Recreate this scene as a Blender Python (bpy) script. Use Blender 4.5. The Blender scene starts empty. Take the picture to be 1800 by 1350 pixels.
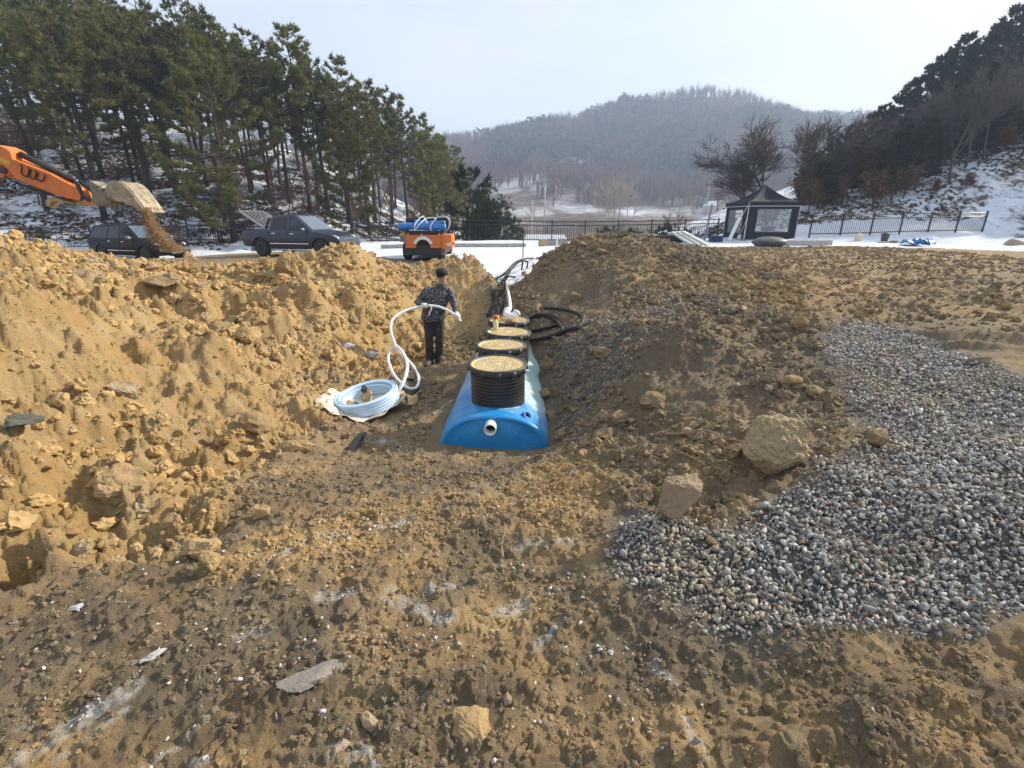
import bpy, bmesh, math, random
import numpy as np
from mathutils import Vector, Matrix, Euler

R = math.radians
random.seed(7)
SC = bpy.context.scene
COL = SC.collection

# ------------------------------------------------------------------ camera
EYE = 1.75
PITCH = 19.1
FPX = 837.0
cam_d = bpy.data.cameras.new('camera')
cam = bpy.data.objects.new('camera', cam_d)
COL.objects.link(cam)
cam.location = (0, 0, EYE)
cam.rotation_euler = (R(90 - PITCH), 0, 0)
cam_d.sensor_width = 36.0
cam_d.lens = 36.0 * FPX / 1800.0
cam_d.clip_start = 0.05
cam_d.clip_end = 5000
SC.camera = cam

# ------------------------------------------------------------------ light
SUN_EL, SUN_AZ = 29.0, 66.0          # azimuth from +Y towards +X
sky_w = bpy.data.worlds.new('World')
SC.world = sky_w
sky_w.use_nodes = True
nt = sky_w.node_tree
nt.nodes.clear()
wo = nt.nodes.new('ShaderNodeOutputWorld')
bg = nt.nodes.new('ShaderNodeBackground')
sk = nt.nodes.new('ShaderNodeTexSky')
sk.sky_type = 'NISHITA'
sk.sun_disc = False
sk.sun_elevation = R(SUN_EL)
sk.sun_rotation = R(SUN_AZ)
sk.air_density = 1.0
sk.dust_density = 2.5
sk.ozone_density = 1.0
mixw = nt.nodes.new('ShaderNodeMixRGB')
mixw.inputs[0].default_value = 0.78
# thin cloud veil, the same kind of broken haze all round
wtc = nt.nodes.new('ShaderNodeTexCoord')
wmp = nt.nodes.new('ShaderNodeMapping')
wmp.inputs['Scale'].default_value = (1.0, 1.0, 3.2)
wn = nt.nodes.new('ShaderNodeTexNoise')
wn.inputs['Scale'].default_value = 1.7
wn.inputs['Detail'].default_value = 7
wn.inputs['Roughness'].default_value = .58
wr = nt.nodes.new('ShaderNodeMapRange')
wr.inputs[1].default_value, wr.inputs[2].default_value = .34, .68
wm2 = nt.nodes.new('ShaderNodeMixRGB')
wm2.inputs[1].default_value = (4.9, 5.55, 6.5, 1)
wm2.inputs[2].default_value = (6.3, 6.6, 6.95, 1)
nt.links.new(wtc.outputs['Generated'], wmp.inputs[0])
nt.links.new(wmp.outputs[0], wn.inputs['Vector'])
nt.links.new(wn.outputs['Fac'], wr.inputs[0])
nt.links.new(wr.outputs[0], wm2.inputs[0])
nt.links.new(wm2.outputs[0], mixw.inputs[2])
nt.links.new(sk.outputs[0], mixw.inputs[1])
nt.links.new(mixw.outputs[0], bg.inputs[0])
bg.inputs[1].default_value = 0.10
nt.links.new(bg.outputs[0], wo.inputs[0])

sun_d = bpy.data.lights.new('sun', 'SUN')
sun_d.energy = 4.9
sun_d.angle = R(3.0)
sun_d.color = (1.0, 0.90, 0.74)
sun = bpy.data.objects.new('sun', sun_d)
COL.objects.link(sun)
sdir = Vector((math.sin(R(SUN_AZ)) * math.cos(R(SUN_EL)), math.cos(R(SUN_AZ)) * math.cos(R(SUN_EL)), math.sin(R(SUN_EL))))
sun.location = sdir * 60
sun.rotation_euler = sdir.to_track_quat('Z', 'Y').to_euler()

SC.view_settings.view_transform = 'Standard'
SC.view_settings.look = 'None'
SC.view_settings.exposure = 0.80
SC.view_settings.gamma = 1.0
SC.view_settings.use_curve_mapping = False
SC.render.engine = 'CYCLES'
SC.cycles.max_bounces = 6
SC.cycles.diffuse_bounces = 3
SC.cycles.glossy_bounces = 2
SC.cycles.transmission_bounces = 4
SC.cycles.transparent_max_bounces = 12
SC.cycles.volume_bounces = 0
SC.cycles.use_denoising = True
SC.cycles.volume_step_rate = 4.0

# ------------------------------------------------------------------ helpers: view rays -> places on the ground
SP, CP = math.sin(R(PITCH)), math.cos(R(PITCH))
def P(u, v, Y):
    """the place at forward distance Y seen at photo pixel (u, v)"""
    k = (v - 675.0) / FPX
    dy, dz, dx = CP - k * SP, -SP - k * CP, (u - 900.0) / FPX
    t = Y / dy
    return Vector((t * dx, Y, EYE + t * dz))

# ------------------------------------------------------------------ helpers: noise
def _hash(ix, iy, seed):
    h = (ix.astype(np.int64) * 374761393 + iy.astype(np.int64) * 668265263 + seed * 1442695041) & 0xffffffff
    h = ((h ^ (h >> 13)) * 1274126177) & 0xffffffff
    h = ((h ^ (h >> 16)) * 2246822519) & 0xffffffff
    return ((h ^ (h >> 15)) & 0xffffff).astype(np.float32) / float(0x1000000)
def vnoise(x, y, seed=0):
    ix, iy = np.floor(x), np.floor(y)
    fx, fy = (x - ix).astype(np.float32), (y - iy).astype(np.float32)
    ux, uy = fx * fx * (3 - 2 * fx), fy * fy * (3 - 2 * fy)
    a, b = _hash(ix, iy, seed), _hash(ix + 1, iy, seed)
    c, d = _hash(ix, iy + 1, seed), _hash(ix + 1, iy + 1, seed)
    return (a + (b - a) * ux) * (1 - uy) + (c + (d - c) * ux) * uy      # 0..1
def fbm(x, y, scale, octv=4, seed=0, gain=0.5):
    s, a, t = 0, 1.0, 0
    for o in range(octv):
        f = (2.03 ** o) / scale
        c, sn = math.cos(o * 0.7), math.sin(o * 0.7)
        s = s + a * (vnoise((x * c - y * sn) * f + 17.3 * o, (x * sn + y * c) * f - 9.1 * o, seed + o) - 0.5)
        t += a
        a *= gain
    return s / t * 2                                                   # about -1..1
def clods(x, y, size, seed, dens=0.75, rlo=0.25, rhi=0.62):
    """lumps of soil half sunk in the ground, height in units of size"""
    wx = x / size + 0.55 * (vnoise(x / size * 1.9, y / size * 1.9, seed + 5) - 0.5) + 0.25 * (vnoise(x / size * 5, y / size * 5, seed + 6) - 0.5)
    wy = y / size + 0.55 * (vnoise(x / size * 1.9 + 40, y / size * 1.9, seed + 7) - 0.5) + 0.25 * (vnoise(x / size * 5 + 40, y / size * 5, seed + 8) - 0.5)
    ix, iy = np.floor(wx), np.floor(wy)
    out = np.zeros_like(wx, dtype=np.float32)
    for dx in (-1, 0, 1):
        for dy in (-1, 0, 1):
            cx, cy = ix + dx, iy + dy
            h1, h2, h3, h4 = _hash(cx, cy, seed), _hash(cx, cy, seed + 1), _hash(cx, cy, seed + 2), _hash(cx, cy, seed + 3)
            r = rlo + (rhi - rlo) * h3 * h3
            ex, ey = wx - (cx + h1), wy - (cy + h2)
            an = h4 * 6.28
            ca, sa = np.cos(an), np.sin(an)
            p, q = (ex * ca + ey * sa) / 1.2, (-ex * sa + ey * ca) / 0.8
            d2 = (p * p + q * q) / (r * r)
            b = r * np.sqrt(np.maximum(0, 1 - d2)) * (0.55 + 0.7 * h1)
            b = np.minimum(b, r * (0.5 + 0.5 * h2)) * (h4 < dens)
            out = np.maximum(out, b)
    return out
def sstep(a, b, x):
    t = np.clip((x - a) / (b - a), 0, 1)
    return t * t * (3 - 2 * t)
def tps_fit(pts, lam=0.002):
    p = np.array(pts, float)
    n = len(p)
    d2 = ((p[:, None, :2] - p[None, :, :2]) ** 2).sum(-1)
    K = 0.5 * d2 * np.log(d2 + 1e-9) + lam * np.eye(n) * d2.mean()
    Q = np.c_[np.ones(n), p[:, :2]]
    A = np.zeros((n + 3, n + 3))
    A[:n, :n], A[:n, n:], A[n:, :n] = K, Q, Q.T
    w = np.linalg.solve(A, np.r_[p[:, 2], 0, 0, 0])
    return p[:, :2], w
def tps_eval(m, x, y):
    c, w = m
    s = w[-3] + w[-2] * x + w[-1] * y
    for (cx, cy), wi in zip(c, w[:-3]):
        d2 = (x - cx) ** 2 + (y - cy) ** 2
        s = s + wi * 0.5 * d2 * np.log(d2 + 1e-9)
    return s
def inpoly(x, y, poly):
    ins = np.zeros(x.shape, bool)
    n = len(poly)
    for i in range(n):
        x0, y0 = poly[i]
        x1, y1 = poly[(i + 1) % n]
        if y0 == y1: continue
        c = ((y0 > y) != (y1 > y)) & (x < (x1 - x0) * (y - y0) / (y1 - y0) + x0)
        ins ^= c
    return ins
def polymask(x, y, poly, soft=0.15):
    d = np.full(x.shape, 1e9)
    n = len(poly)
    for i in range(n):
        x0, y0 = poly[i]
        x1, y1 = poly[(i + 1) % n]
        ex, ey = x1 - x0, y1 - y0
        t = np.clip(((x - x0) * ex + (y - y0) * ey) / (ex * ex + ey * ey + 1e-12), 0, 1)
        d = np.minimum(d, (x - x0 - t * ex) ** 2 + (y - y0 - t * ey) ** 2)
    d = np.sqrt(d)
    sd = np.where(inpoly(x, y, poly), d, -d)
    return sstep(-soft, soft, sd)

# ------------------------------------------------------------------ helpers: materials
def mat(name, col, rough=0.7, metal=0.0, var=0.2, nscale=6.0, bump=0.0, bscale=40.0, col2=None, spec=0.4, alpha=1.0, trans=0.0, coat=0.0):
    m = bpy.data.materials.new(name)
    m.use_nodes = True
    t = m.node_tree
    b = t.nodes['Principled BSDF']
    b.inputs['Roughness'].default_value = rough
    b.inputs['Metallic'].default_value = metal
    b.inputs['Specular IOR Level'].default_value = spec
    b.inputs['Alpha'].default_value = alpha
    b.inputs['Transmission Weight'].default_value = trans
    b.inputs['Coat Weight'].default_value = coat
    tc = t.nodes.new('ShaderNodeTexCoord')
    n = t.nodes.new('ShaderNodeTexNoise')
    n.inputs['Scale'].default_value = nscale
    n.inputs['Detail'].default_value = 5
    n.inputs['Roughness'].default_value = 0.62
    t.links.new(tc.outputs['Object'], n.inputs['Vector'])
    mx = t.nodes.new('ShaderNodeMixRGB')
    c2 = col2 if col2 else tuple(c * (1 - var * 1.3) for c in col)
    c1 = col if col2 else tuple(min(1, c * (1 + var)) for c in col)
    mx.inputs[1].default_value = (*c2, 1)
    mx.inputs[2].default_value = (*c1, 1)
    cr = t.nodes.new('ShaderNodeMapRange')
    cr.inputs[1].default_value, cr.inputs[2].default_value = 0.33, 0.67
    t.links.new(n.outputs['Fac'], cr.inputs[0])
    t.links.new(cr.outputs[0], mx.inputs[0])
    t.links.new(mx.outputs[0], b.inputs['Base Color'])
    if bump:
        n2 = t.nodes.new('ShaderNodeTexNoise')
        n2.inputs['Scale'].default_value = bscale
        n2.inputs['Detail'].default_value = 6
        n2.inputs['Roughness'].default_value = 0.65
        t.links.new(tc.outputs['Object'], n2.inputs['Vector'])
        bp = t.nodes.new('ShaderNodeBump')
        bp.inputs['Strength'].default_value = min(1, bump)
        bp.inputs['Distance'].default_value = 0.6 / bscale * max(1, bump)
        t.links.new(n2.outputs['Fac'], bp.inputs['Height'])
        t.links.new(bp.outputs[0], b.inputs['Normal'])
    return m
def emat(name, col, rough=0.5, metal=0.0, spec=0.4):
    """a clean manufactured finish with faint wear"""
    return mat(name, col, rough, metal, var=0.07, nscale=3.0, bump=0.06, bscale=25, spec=spec)

# ------------------------------------------------------------------ helpers: meshes
class MB:
    def __init__(s): s.v, s.f, s.mi, s.cur = [], [], [], 0
    def add(s, vs, fs):
        o = len(s.v)
        s.v.extend([tuple(p) for p in vs])
        s.f.extend([tuple(i + o for i in f) for f in fs])
        s.mi.extend([s.cur] * len(fs))
        return s
    def box(s, c, d, rot=None):
        x, y, z = d[0] / 2, d[1] / 2, d[2] / 2
        vs = [Vector((a * x, b * y, e * z)) for a in (-1, 1) for b in (-1, 1) for e in (-1, 1)]
        if rot is not None:
            m = rot if isinstance(rot, Matrix) else Euler(rot).to_matrix()
            vs = [m @ p for p in vs]
        vs = [p + Vector(c) for p in vs]
        return s.add(vs, [(0, 1, 3, 2), (4, 6, 7, 5), (0, 4, 5, 1), (2, 3, 7, 6), (0, 2, 6, 4), (1, 5, 7, 3)])
    def tube(s, pts, rad, n=8, caps=True, flat=1.0):
        pts = [Vector(p) for p in pts]
        m = len(pts)
        if not hasattr(rad, '__len__'): rad = [rad] * m
        up = Vector((0, 0, 1)) if abs((pts[1] - pts[0]).normalized().z) < 0.95 else Vector((0, 1, 0))
        t0 = (pts[1] - pts[0]).normalized()
        nx = t0.cross(up).normalized()
        vs = []
        for i in range(m):
            t = (pts[min(i + 1, m - 1)] - pts[max(i - 1, 0)])
            t = t.normalized() if t.length > 1e-9 else t0
            nx = (nx - t * nx.dot(t))
            nx = nx.normalized() if nx.length > 1e-6 else t.orthogonal().normalized()
            ny = t.cross(nx)
            for k in range(n):
                a = 2 * math.pi * k / n
                vs.append(pts[i] + nx * (math.cos(a) * rad[i]) + ny * (math.sin(a) * rad[i] * flat))
        fs = [(i * n + k, i * n + (k + 1) % n, (i + 1) * n + (k + 1) % n, (i + 1) * n + k) for i in range(m - 1) for k in range(n)]
        if caps and n > 2:
            fs += [tuple(range(n - 1, -1, -1)), tuple((m - 1) * n + k for k in range(n))]
        return s.add(vs, fs)
    def lathe(s, prof, n=32, c=(0, 0, 0), mtx=None, closed=False):
        vs = []
        for r, z in prof:
            for k in range(n):
                a = 2 * math.pi * k / n
                p = Vector((r * math.cos(a), r * math.sin(a), z))
                vs.append((mtx @ p if mtx is not None else p) + Vector(c))
        m = len(prof)
        fs = [(i * n + k, i * n + (k + 1) % n, ((i + 1) % m) * n + (k + 1) % n, ((i + 1) % m) * n + k) for i in range(m if closed else m - 1) for k in range(n)]
        if not closed:
            if prof[0][0] > 1e-6: fs.append(tuple(range(n - 1, -1, -1)))
            if prof[-1][0] > 1e-6: fs.append(tuple((m - 1) * n + k for k in range(n)))
        return s.add(vs, fs)
    def ell(s, c, r, mtx=None, n=12, m=8):
        prof = [(math.sin(math.pi * i / m), -math.cos(math.pi * i / m)) for i in range(m + 1)]
        S = Matrix.Diagonal(Vector(r))
        return s.lathe(prof, n, c, (mtx @ S) if mtx is not None else S)
    def mesh(s, name, mats, smooth=False):
        me = bpy.data.meshes.new(name)
        me.from_pydata(s.v, [], s.f)
        for m in (mats if isinstance(mats, (list, tuple)) else [mats]): me.materials.append(m)
        if len(set(s.mi)) > 1: me.polygons.foreach_set('material_index', s.mi)
        if smooth: me.polygons.foreach_set('use_smooth', [True] * len(s.f))
        me.update()
        return me
def link(name, me, parent=None, loc=None, rot=None):
    o = bpy.data.objects.new(name, me)
    COL.objects.link(o)
    if parent is not None: o.parent = parent
    if loc is not None: o.location = loc
    if rot is not None: o.rotation_euler = rot
    return o
def part(name, mb, m, parent=None, smooth=False, bevel=0, loc=None, rot=None):
    o = link(name, mb.mesh(name, m, smooth), parent, loc, rot)
    if bevel:
        bv = o.modifiers.new('edge', 'BEVEL')
        bv.width, bv.segments, bv.limit_method, bv.angle_limit = bevel, 2, 'ANGLE', R(40)
    return o
def tag(o, label=None, cat=None, group=None, kind=None):
    if label: o['label'] = label
    if cat: o['category'] = cat
    if group: o['group'] = group
    if kind: o['kind'] = kind
    return o
def thing(name, label, cat, loc=(0, 0, 0), rotz=0, group=None):
    o = bpy.data.objects.new(name, None)
    COL.objects.link(o)
    o.empty_display_size = 0.2
    o.location = loc
    o.rotation_euler = (0, 0, rotz)
    return tag(o, label, cat, group)
def copy_tree(o, parent=None):
    c = o.copy()
    COL.objects.link(c)
    if parent is not None: c.parent = parent
    for ch in list(o.children): copy_tree(ch, c)
    return c
def np_mesh(name, V, F, mats, smooth=False, attrs=None, fattrs=None):
    """fast mesh from arrays; F is (n,3) or (n,4)"""
    me = bpy.data.meshes.new(name)
    k = F.shape[1]
    me.vertices.add(len(V))
    me.vertices.foreach_set('co', np.ascontiguousarray(V, np.float32).ravel())
    me.loops.add(F.size)
    me.loops.foreach_set('vertex_index', np.ascontiguousarray(F, np.int32).ravel())
    me.polygons.add(len(F))
    me.polygons.foreach_set('loop_start', np.arange(0, F.size, k, dtype=np.int32))
    me.polygons.foreach_set('loop_total', np.full(len(F), k, np.int32))
    if smooth: me.polygons.foreach_set('use_smooth', np.ones(len(F), bool))
    for m in (mats if isinstance(mats, (list, tuple)) else [mats]): me.materials.append(m)
    me.update(calc_edges=True)
    for nm, a in (attrs or {}).items():
        at = me.attributes.new(nm, 'FLOAT', 'POINT')
        at.data.foreach_set('value', np.ascontiguousarray(a, np.float32))
    for nm, a in (fattrs or {}).items():
        at = me.attributes.new(nm, 'FLOAT', 'FACE')
        at.data.foreach_set('value', np.ascontiguousarray(a, np.float32))
    me.validate()
    return me
def spline(pts, n=8, closed=False):
    """Catmull-Rom through the points"""
    p = [Vector(q) for q in pts]
    m = len(p)
    out = []
    for i in range(m if closed else m - 1):
        if closed: a, b, c, d = p[(i - 1) % m], p[i], p[(i + 1) % m], p[(i + 2) % m]
        else: a, b, c, d = p[max(i - 1, 0)], p[i], p[i + 1], p[min(i + 2, m - 1)]
        for k in range(n):
            t = k / n
            out.append(0.5 * ((2 * b) + (c - a) * t + (2 * a - 5 * b + 4 * c - d) * t * t + (3 * b - a - 3 * c + d) * t ** 3))
    if not closed: out.append(p[-1])
    return out
# ------------------------------------------------------------------ the lie of the land
near_pix = [
 # trodden floor in front of the tank
 (900,1350,1.09),(300,1250,1.30),(900,1150,1.54),(500,1080,1.72),(900,950,2.30),(700,950,2.30),(900,900,2.65),(900,850,3.15),(700,850,3.1),
 (900,820,3.6),(870,790,4.3),(700,800,4.05),(640,790,4.2),(985,780,4.3),
 # near left spoil heap
 (0,1010,2.0),(350,960,2.25),(480,790,3.65),(650,725,5.15),(0,700,2.9),(0,600,3.5),(0,490,4.2),(200,850,2.75),(200,700,3.6),(200,600,4.4),(200,530,5.3),
 (400,850,2.9),(400,700,4.3),(400,600,5.6),(440,640,5.2),(550,700,5.0),(550,650,5.9),(550,600,6.6),(300,560,6.0),(350,530,7.2),(350,490,8.5),
 # farther crest of the left heap
 (0,415,8.0),(100,453,9.0),(200,457,9.6),(300,461,10.5),(400,464,11),(455,462,10.6),(500,452,9.5),(520,500,8.6),(560,444,10),(610,424,10.5),(650,446,11),(740,468,12),
 (600,550,7.8),(600,480,9.0),(700,500,10),(680,560,8.6),(680,620,8.0),(650,600,7.6),(700,640,7.9),(765,640,8.0),(800,640,7.7),(820,560,10),(830,600,9.0),(800,520,11),(850,500,11.6),(840,450,12),(860,478,11.5),
 # trench floor
 (880,540,10),(890,502,13),(884,523,11.3),(896,523,11.3),(878,513,12),(904,512,12),(889,507,12.6),(872,500,12.9),(897,489,14.4),(880,489,14.4),(930,487,11.5),(930,550,8.8),(960,600,6.9),(1000,620,6.0),(960,650,6.0),(975,720,5.0),(830,660,6.9),(780,700,5.9),
 # right spoil heap
 (1050,417,11),(1000,430,11.5),(955,455,12),(1100,500,9),(1100,550,7),(1100,600,5.5),(1200,600,4.8),(1240,640,4.35),(1100,680,4.4),(1200,700,3.9),(1050,750,4.0),(1150,780,3.4),
 (1080,850,2.9),(1200,850,2.75),(1300,700,3.7),(1365,830,2.75),(1400,640,4.5),(1200,440,13),(1150,430,12),(1250,446,16),(1400,480,11.5),(1400,550,6.6),
 (1600,500,9.8),(1600,560,6.4),(1800,480,11.0),(1800,550,6.8),(1500,600,5.3),(1650,650,4.3),(1780,750,3.1),(1600,750,3.2),(1600,850,2.5),(1780,900,2.2),(1600,920,2.15),(1400,950,2.1),(1250,930,2.25),(1150,950,2.2),
 (1100,1060,1.8),(1300,1130,1.58),(1600,1140,1.55),(1780,1080,1.7),(1700,1250,1.25),
]
near_w = [(0,0,0),(-3,0,0),(3,0,.08),(0,-4,0),(-6,-3,.1),(6,-3,.3),(-6,2,.9),(-8,4,1.5),(-10,7,1.6),(-13,10,1.0),(-10,14,.45),(-6,15,.3),(-3,15,.25),(0.2,15,.14),(6,2,.5),(8,6,.5),(12,9,.52),(12,14,.52),(6,14.5,.65),(2.2,15,.6),(-16,4,1.2),(16,3,.6),(3,13.5,1.0),(-14,17,.1),(0.3,17,.35),(8,18,.5),(16,18,.5),
          # bed under the tank
          (-0.15,5.2,-.5),(-0.12,6.2,-.5),(-0.08,7.2,-.42),(-.78,5.3,-.26),(-.8,6.5,-.3),(.50,5.4,-.2),(.52,6.5,-.16),(.5,4.7,-.3)]
def _pt(u, v, Y):
    p = P(u, v, Y)
    return (p.x, p.y, p.z)
TPS_N = tps_fit([_pt(*q) for q in near_pix] + near_w, 0.0004)
mid_w = [(0,12,.1),(0,20,.5),(0.3,15,.14),(0,26,.42),(0,30,.53),(-8,30,.45),(-9.6,22,.18),(-15,25,.05),(-18.6,25,-.2),(-25,20,-.2),(-35,15,0),(12,28,.55),(6,28,.52),(16.5,27.5,.78),(22,28.7,.9),(28.4,30,1.0),
 (20,20,.5),(30,24,.7),(10,18,.5),(35,20,.8),(-10,15,.4),(-20,10,.3),(25,10,.5),(0,31,.5),(10,31,.5),(-6,33,.25),
 (0,35,-.5),(0,40,-2.2),(0,60,-4),(6,36,-1.2),(12,37,-1.0),(10,45,-3),(5,80,-4),(0,100,-3),(12,70,-3),
 (-10,33,.35),(-16,30,.2),(-22,27,0.1),(-30,24,.1),(-42,45,8),(-30,40,5),(-22,38,4),(-17.5,37,3),(-13.9,35,2.0),(-11.8,36,1.2),(-9,44,.6),(-7,60,-.5),(-20,60,7),(-45,70,14),(-60,60,15),(-55,40,9),(-45,27,2.5),(-60,20,3),(-25,32,2.2),(-34,32,3),
 (20,34,2.3),(25,34,3.1),(31,33,4.3),(35,36,6.2),(32,29.5,1.7),(36,28,3),(45,35,8),(48,54,11),(33,48,5.0),(25,45,3.2),(15,36,.8),(18,50,1),(60,60,14),(70,45,14),(40,70,7),(50,28,7),(24,70,1),(-30,90,10),(60,90,12),(75,20,8)]
TPS_M = tps_fit(mid_w, 0.0002)
RIDGE = np.array([(-700,70),(-420,62),(-150,60),(-60,62),(-20,66),(20,76),(65,83),(95,94),(135,99),(165,104),(200,97),(240,82),(280,79),(340,80),(450,86),(700,90)], float)
def H0(x, y):
    """smooth height of the land"""
    x = np.asarray(x, float); y = np.asarray(y, float)
    r = np.hypot(x, y)
    xc, yc = np.clip(x, -17, 17), np.clip(y, -5, 19)
    zn = tps_eval(TPS_N, xc, yc)
    xm, ym = np.clip(x, -75, 80), np.clip(y, 5, 100)
    zm = tps_eval(TPS_M, xm, ym)
    w = sstep(13.0, 17.0, np.maximum(y, r * 0.85))
    z = zn * (1 - w) + zm * w
    z = np.where(y < 4, np.where(r < 15, z, z), z)
    # valley and the far hill
    rh = np.interp(x, RIDGE[:, 0], RIDGE[:, 1])
    t = np.clip((y - 185 - 12 * np.sin(x * 0.013)) / (455 - 185), 0, 1.35)
    prof = np.where(t < 1, t * (0.55 + 0.45 * t), 1 - (t - 1) * 1.2)
    bump = 9 * fbm(x, y, 90, 3, 401) * np.clip(t * 2, 0, 1) * np.clip((1.1 - t) * 3, 0, 1)
    zf = 2.2 + (rh - 2.2) * prof + bump - 5 * (1 - sstep(110, 165, y)) 
    wf = sstep(75, 120, r) * sstep(10, 40, y)
    z = z * (1 - wf) + zf * wf
    back = sstep(40, 90, r) * (1 - sstep(10, 40, y))
    z = z * (1 - back) + np.clip(z, 0, 2.0) * back
    return z
def G(u, v, y0=0.8, y1=120):
    """the place on the smooth ground seen at photo pixel (u, v)"""
    ys = np.geomspace(y0, y1, 900)
    k = (v - 675.0) / FPX
    dy, dz, dx = CP - k * SP, -SP - k * CP, (u - 900.0) / FPX
    xs, zs = ys * dx / dy, EYE + ys * dz / dy
    g = H0(xs, ys)
    i = int(np.argmax(zs < g)) if (zs < g).any() else len(ys) - 1
    return float(xs[i]), float(ys[i]), float(g[i])
def GP(pix, **k): return [G(u, v, **k)[:2] for u, v in pix]

POLY_HEAP = GP([(0,1015),(200,985),(350,955),(430,860),(480,800),(560,750),(640,690),(700,650),(735,640),(770,600),(830,560),(866,485)]) + [(-1.2,12.6),(-3,13),(-6,12.6),(-10,12.5),(-14,11),(-13,5),(-7,1.5)]
POLY_GRAVEL = GP([(1062,985),(1085,940),(1130,905),(1200,925),(1290,930),(1350,890),(1420,830),(1540,800),(1640,790),(1795,770)]) + [(4.6,3.0),(4.4,2.0)] + GP([(1795,1085),(1700,1150),(1560,1145),(1400,1128),(1260,1135),(1150,1090),(1080,1035)])
POLY_GRAVEL2 = GP([(1435,572),(1540,570),(1640,600),(1740,640),(1795,672)]) + [(5.5,4.4),(4.6,3.0)] + GP([(1795,830),(1640,835),(1560,810),(1490,730),(1450,640)])
POLY_FINE = GP([(945,640),(960,590),(1030,565),(1090,560),(1180,520),(1260,540),(1150,580),(1110,640),(1060,720),(1010,790),(975,770),(968,700)])
POLY_RHEAP = GP([(1150,950),(1060,860),(985,790),(970,700),(945,600),(900,540),(890,490),(950,450),(1040,418)]) + [(3,13.2),(6,13)] + GP([(1400,490),(1440,570),(1470,690),(1500,770),(1400,850),(1300,925)])
# smears of old snow: a line on the ground and its width
POLY_MIX = GP([(1085,930),(1200,910),(1300,900),(1345,850),(1330,800),(1400,720),(1440,640),(1430,560),(1560,560),(1790,660),(1795,1100),(1700,1160),(1300,1150),(1060,1010)])
SNOW_STREAKS = [(GP(p), w) for p, w in (([(30,1348),(110,1292),(190,1243),(245,1205)], .035), ([(95,1348),(170,1290),(225,1250)], .018), ([(20,1300),(60,1275)], .012), ([(262,1348),(310,1310),(372,1262)], .014), ([(345,1345),(385,1318)], .012),
   ([(572,1345),(588,1312),(612,1292)], .016), ([(612,1348),(632,1322),(660,1340)], .022), ([(470,985),(560,945),(640,925),(722,918)], .035), ([(690,1048),(735,1070),(790,1080)], .035), ([(740,1040),(800,1030)], .02), ([(915,962),(975,955),(1015,958)], .03),
   ([(935,1135),(965,1115),(985,1090)], .014), ([(655,775),(690,785),(712,795)], .07), ([(560,1050),(620,1040)], .03), ([(420,1120),(470,1105)], .02), ([(860,1080),(925,1060)], .03), ([(1195,1270),(1225,1340)], .016), ([(1150,1170),(1190,1230)], .02))]
KERB_Y = 24.6
# faces of fine scraped or slumped soil without lumps
CALM_POLYS = [GP([(0,478),(130,515),(300,590),(470,690),(530,755),(430,752),(260,690),(70,620),(0,585)]), GP([(785,480),(860,485),(858,560),(815,605),(780,560)]), GP([(935,500),(1000,470),(1090,520),(1060,570),(960,590)]), GP([(1150,610),(1210,600),(1300,640),(1330,720),(1230,760),(1130,720)])]
def calm(x, y):
    c = np.zeros(np.shape(x))
    wx, wy = x + .2 * fbm(x, y, .5, 3, 811), y + .2 * fbm(x, y, .5, 3, 812)
    for pg in CALM_POLYS: c = np.maximum(c, polymask(wx, wy, pg, .22))
    return c
def masks(x, y):
    n1 = fbm(x, y, 1.1, 3, 11)
    heap = polymask(x + 0.18 * fbm(x, y, .5, 3, 3), y + 0.18 * fbm(x, y, .5, 3, 4), POLY_HEAP, 0.22)
    rheap = polymask(x + 0.15 * n1, y + 0.15 * fbm(x, y, .9, 2, 5), POLY_RHEAP, 0.3)
    wob, wob2 = 0.16 * fbm(x, y, .35, 3, 21), 0.16 * fbm(x, y, .35, 3, 22)
    grav = np.maximum(polymask(x + 1.3 * wob, y + 1.3 * wob2, POLY_GRAVEL, 0.16), polymask(x + 1.6 * wob, y + 1.6 * wob2, POLY_GRAVEL2, 0.25))
    fine = polymask(x + 2 * wob, y + 2 * wob2, POLY_FINE, 0.3)
    return heap, rheap, grav, fine
def snow_cover(x, y):
    """1 where the site is still under snow"""
    w = 1.1 * fbm(x, y, 3.0, 4, 31) + .35 * fbm(x, y, .5, 3, 33)
    right = y - (23.2 + np.where(x > 10, (x - 10) * -0.06, 0))
    gap = np.minimum(y - 13.2 - 1.0 * np.abs(x - 0.4) ** 1.0 * .25, (.35 + .45 * np.maximum(y - 13.0, 0)) - np.abs(x + .1))     # mouth of the trench
    left = np.minimum(y - (25.8 + np.where(x < -14, (x + 14) * .25, 0)), -x - 3.5)
    s = np.maximum(np.maximum(np.where(x > 2.0, right, -9), gap * 1.3), left)
    s = np.maximum(s, np.where((x > -8) & (x < 3), y - 18.6 - np.maximum(0, -x - 4.5) * .6, -9))
    return sstep(-.25, .35, s + .75 * w)

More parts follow.
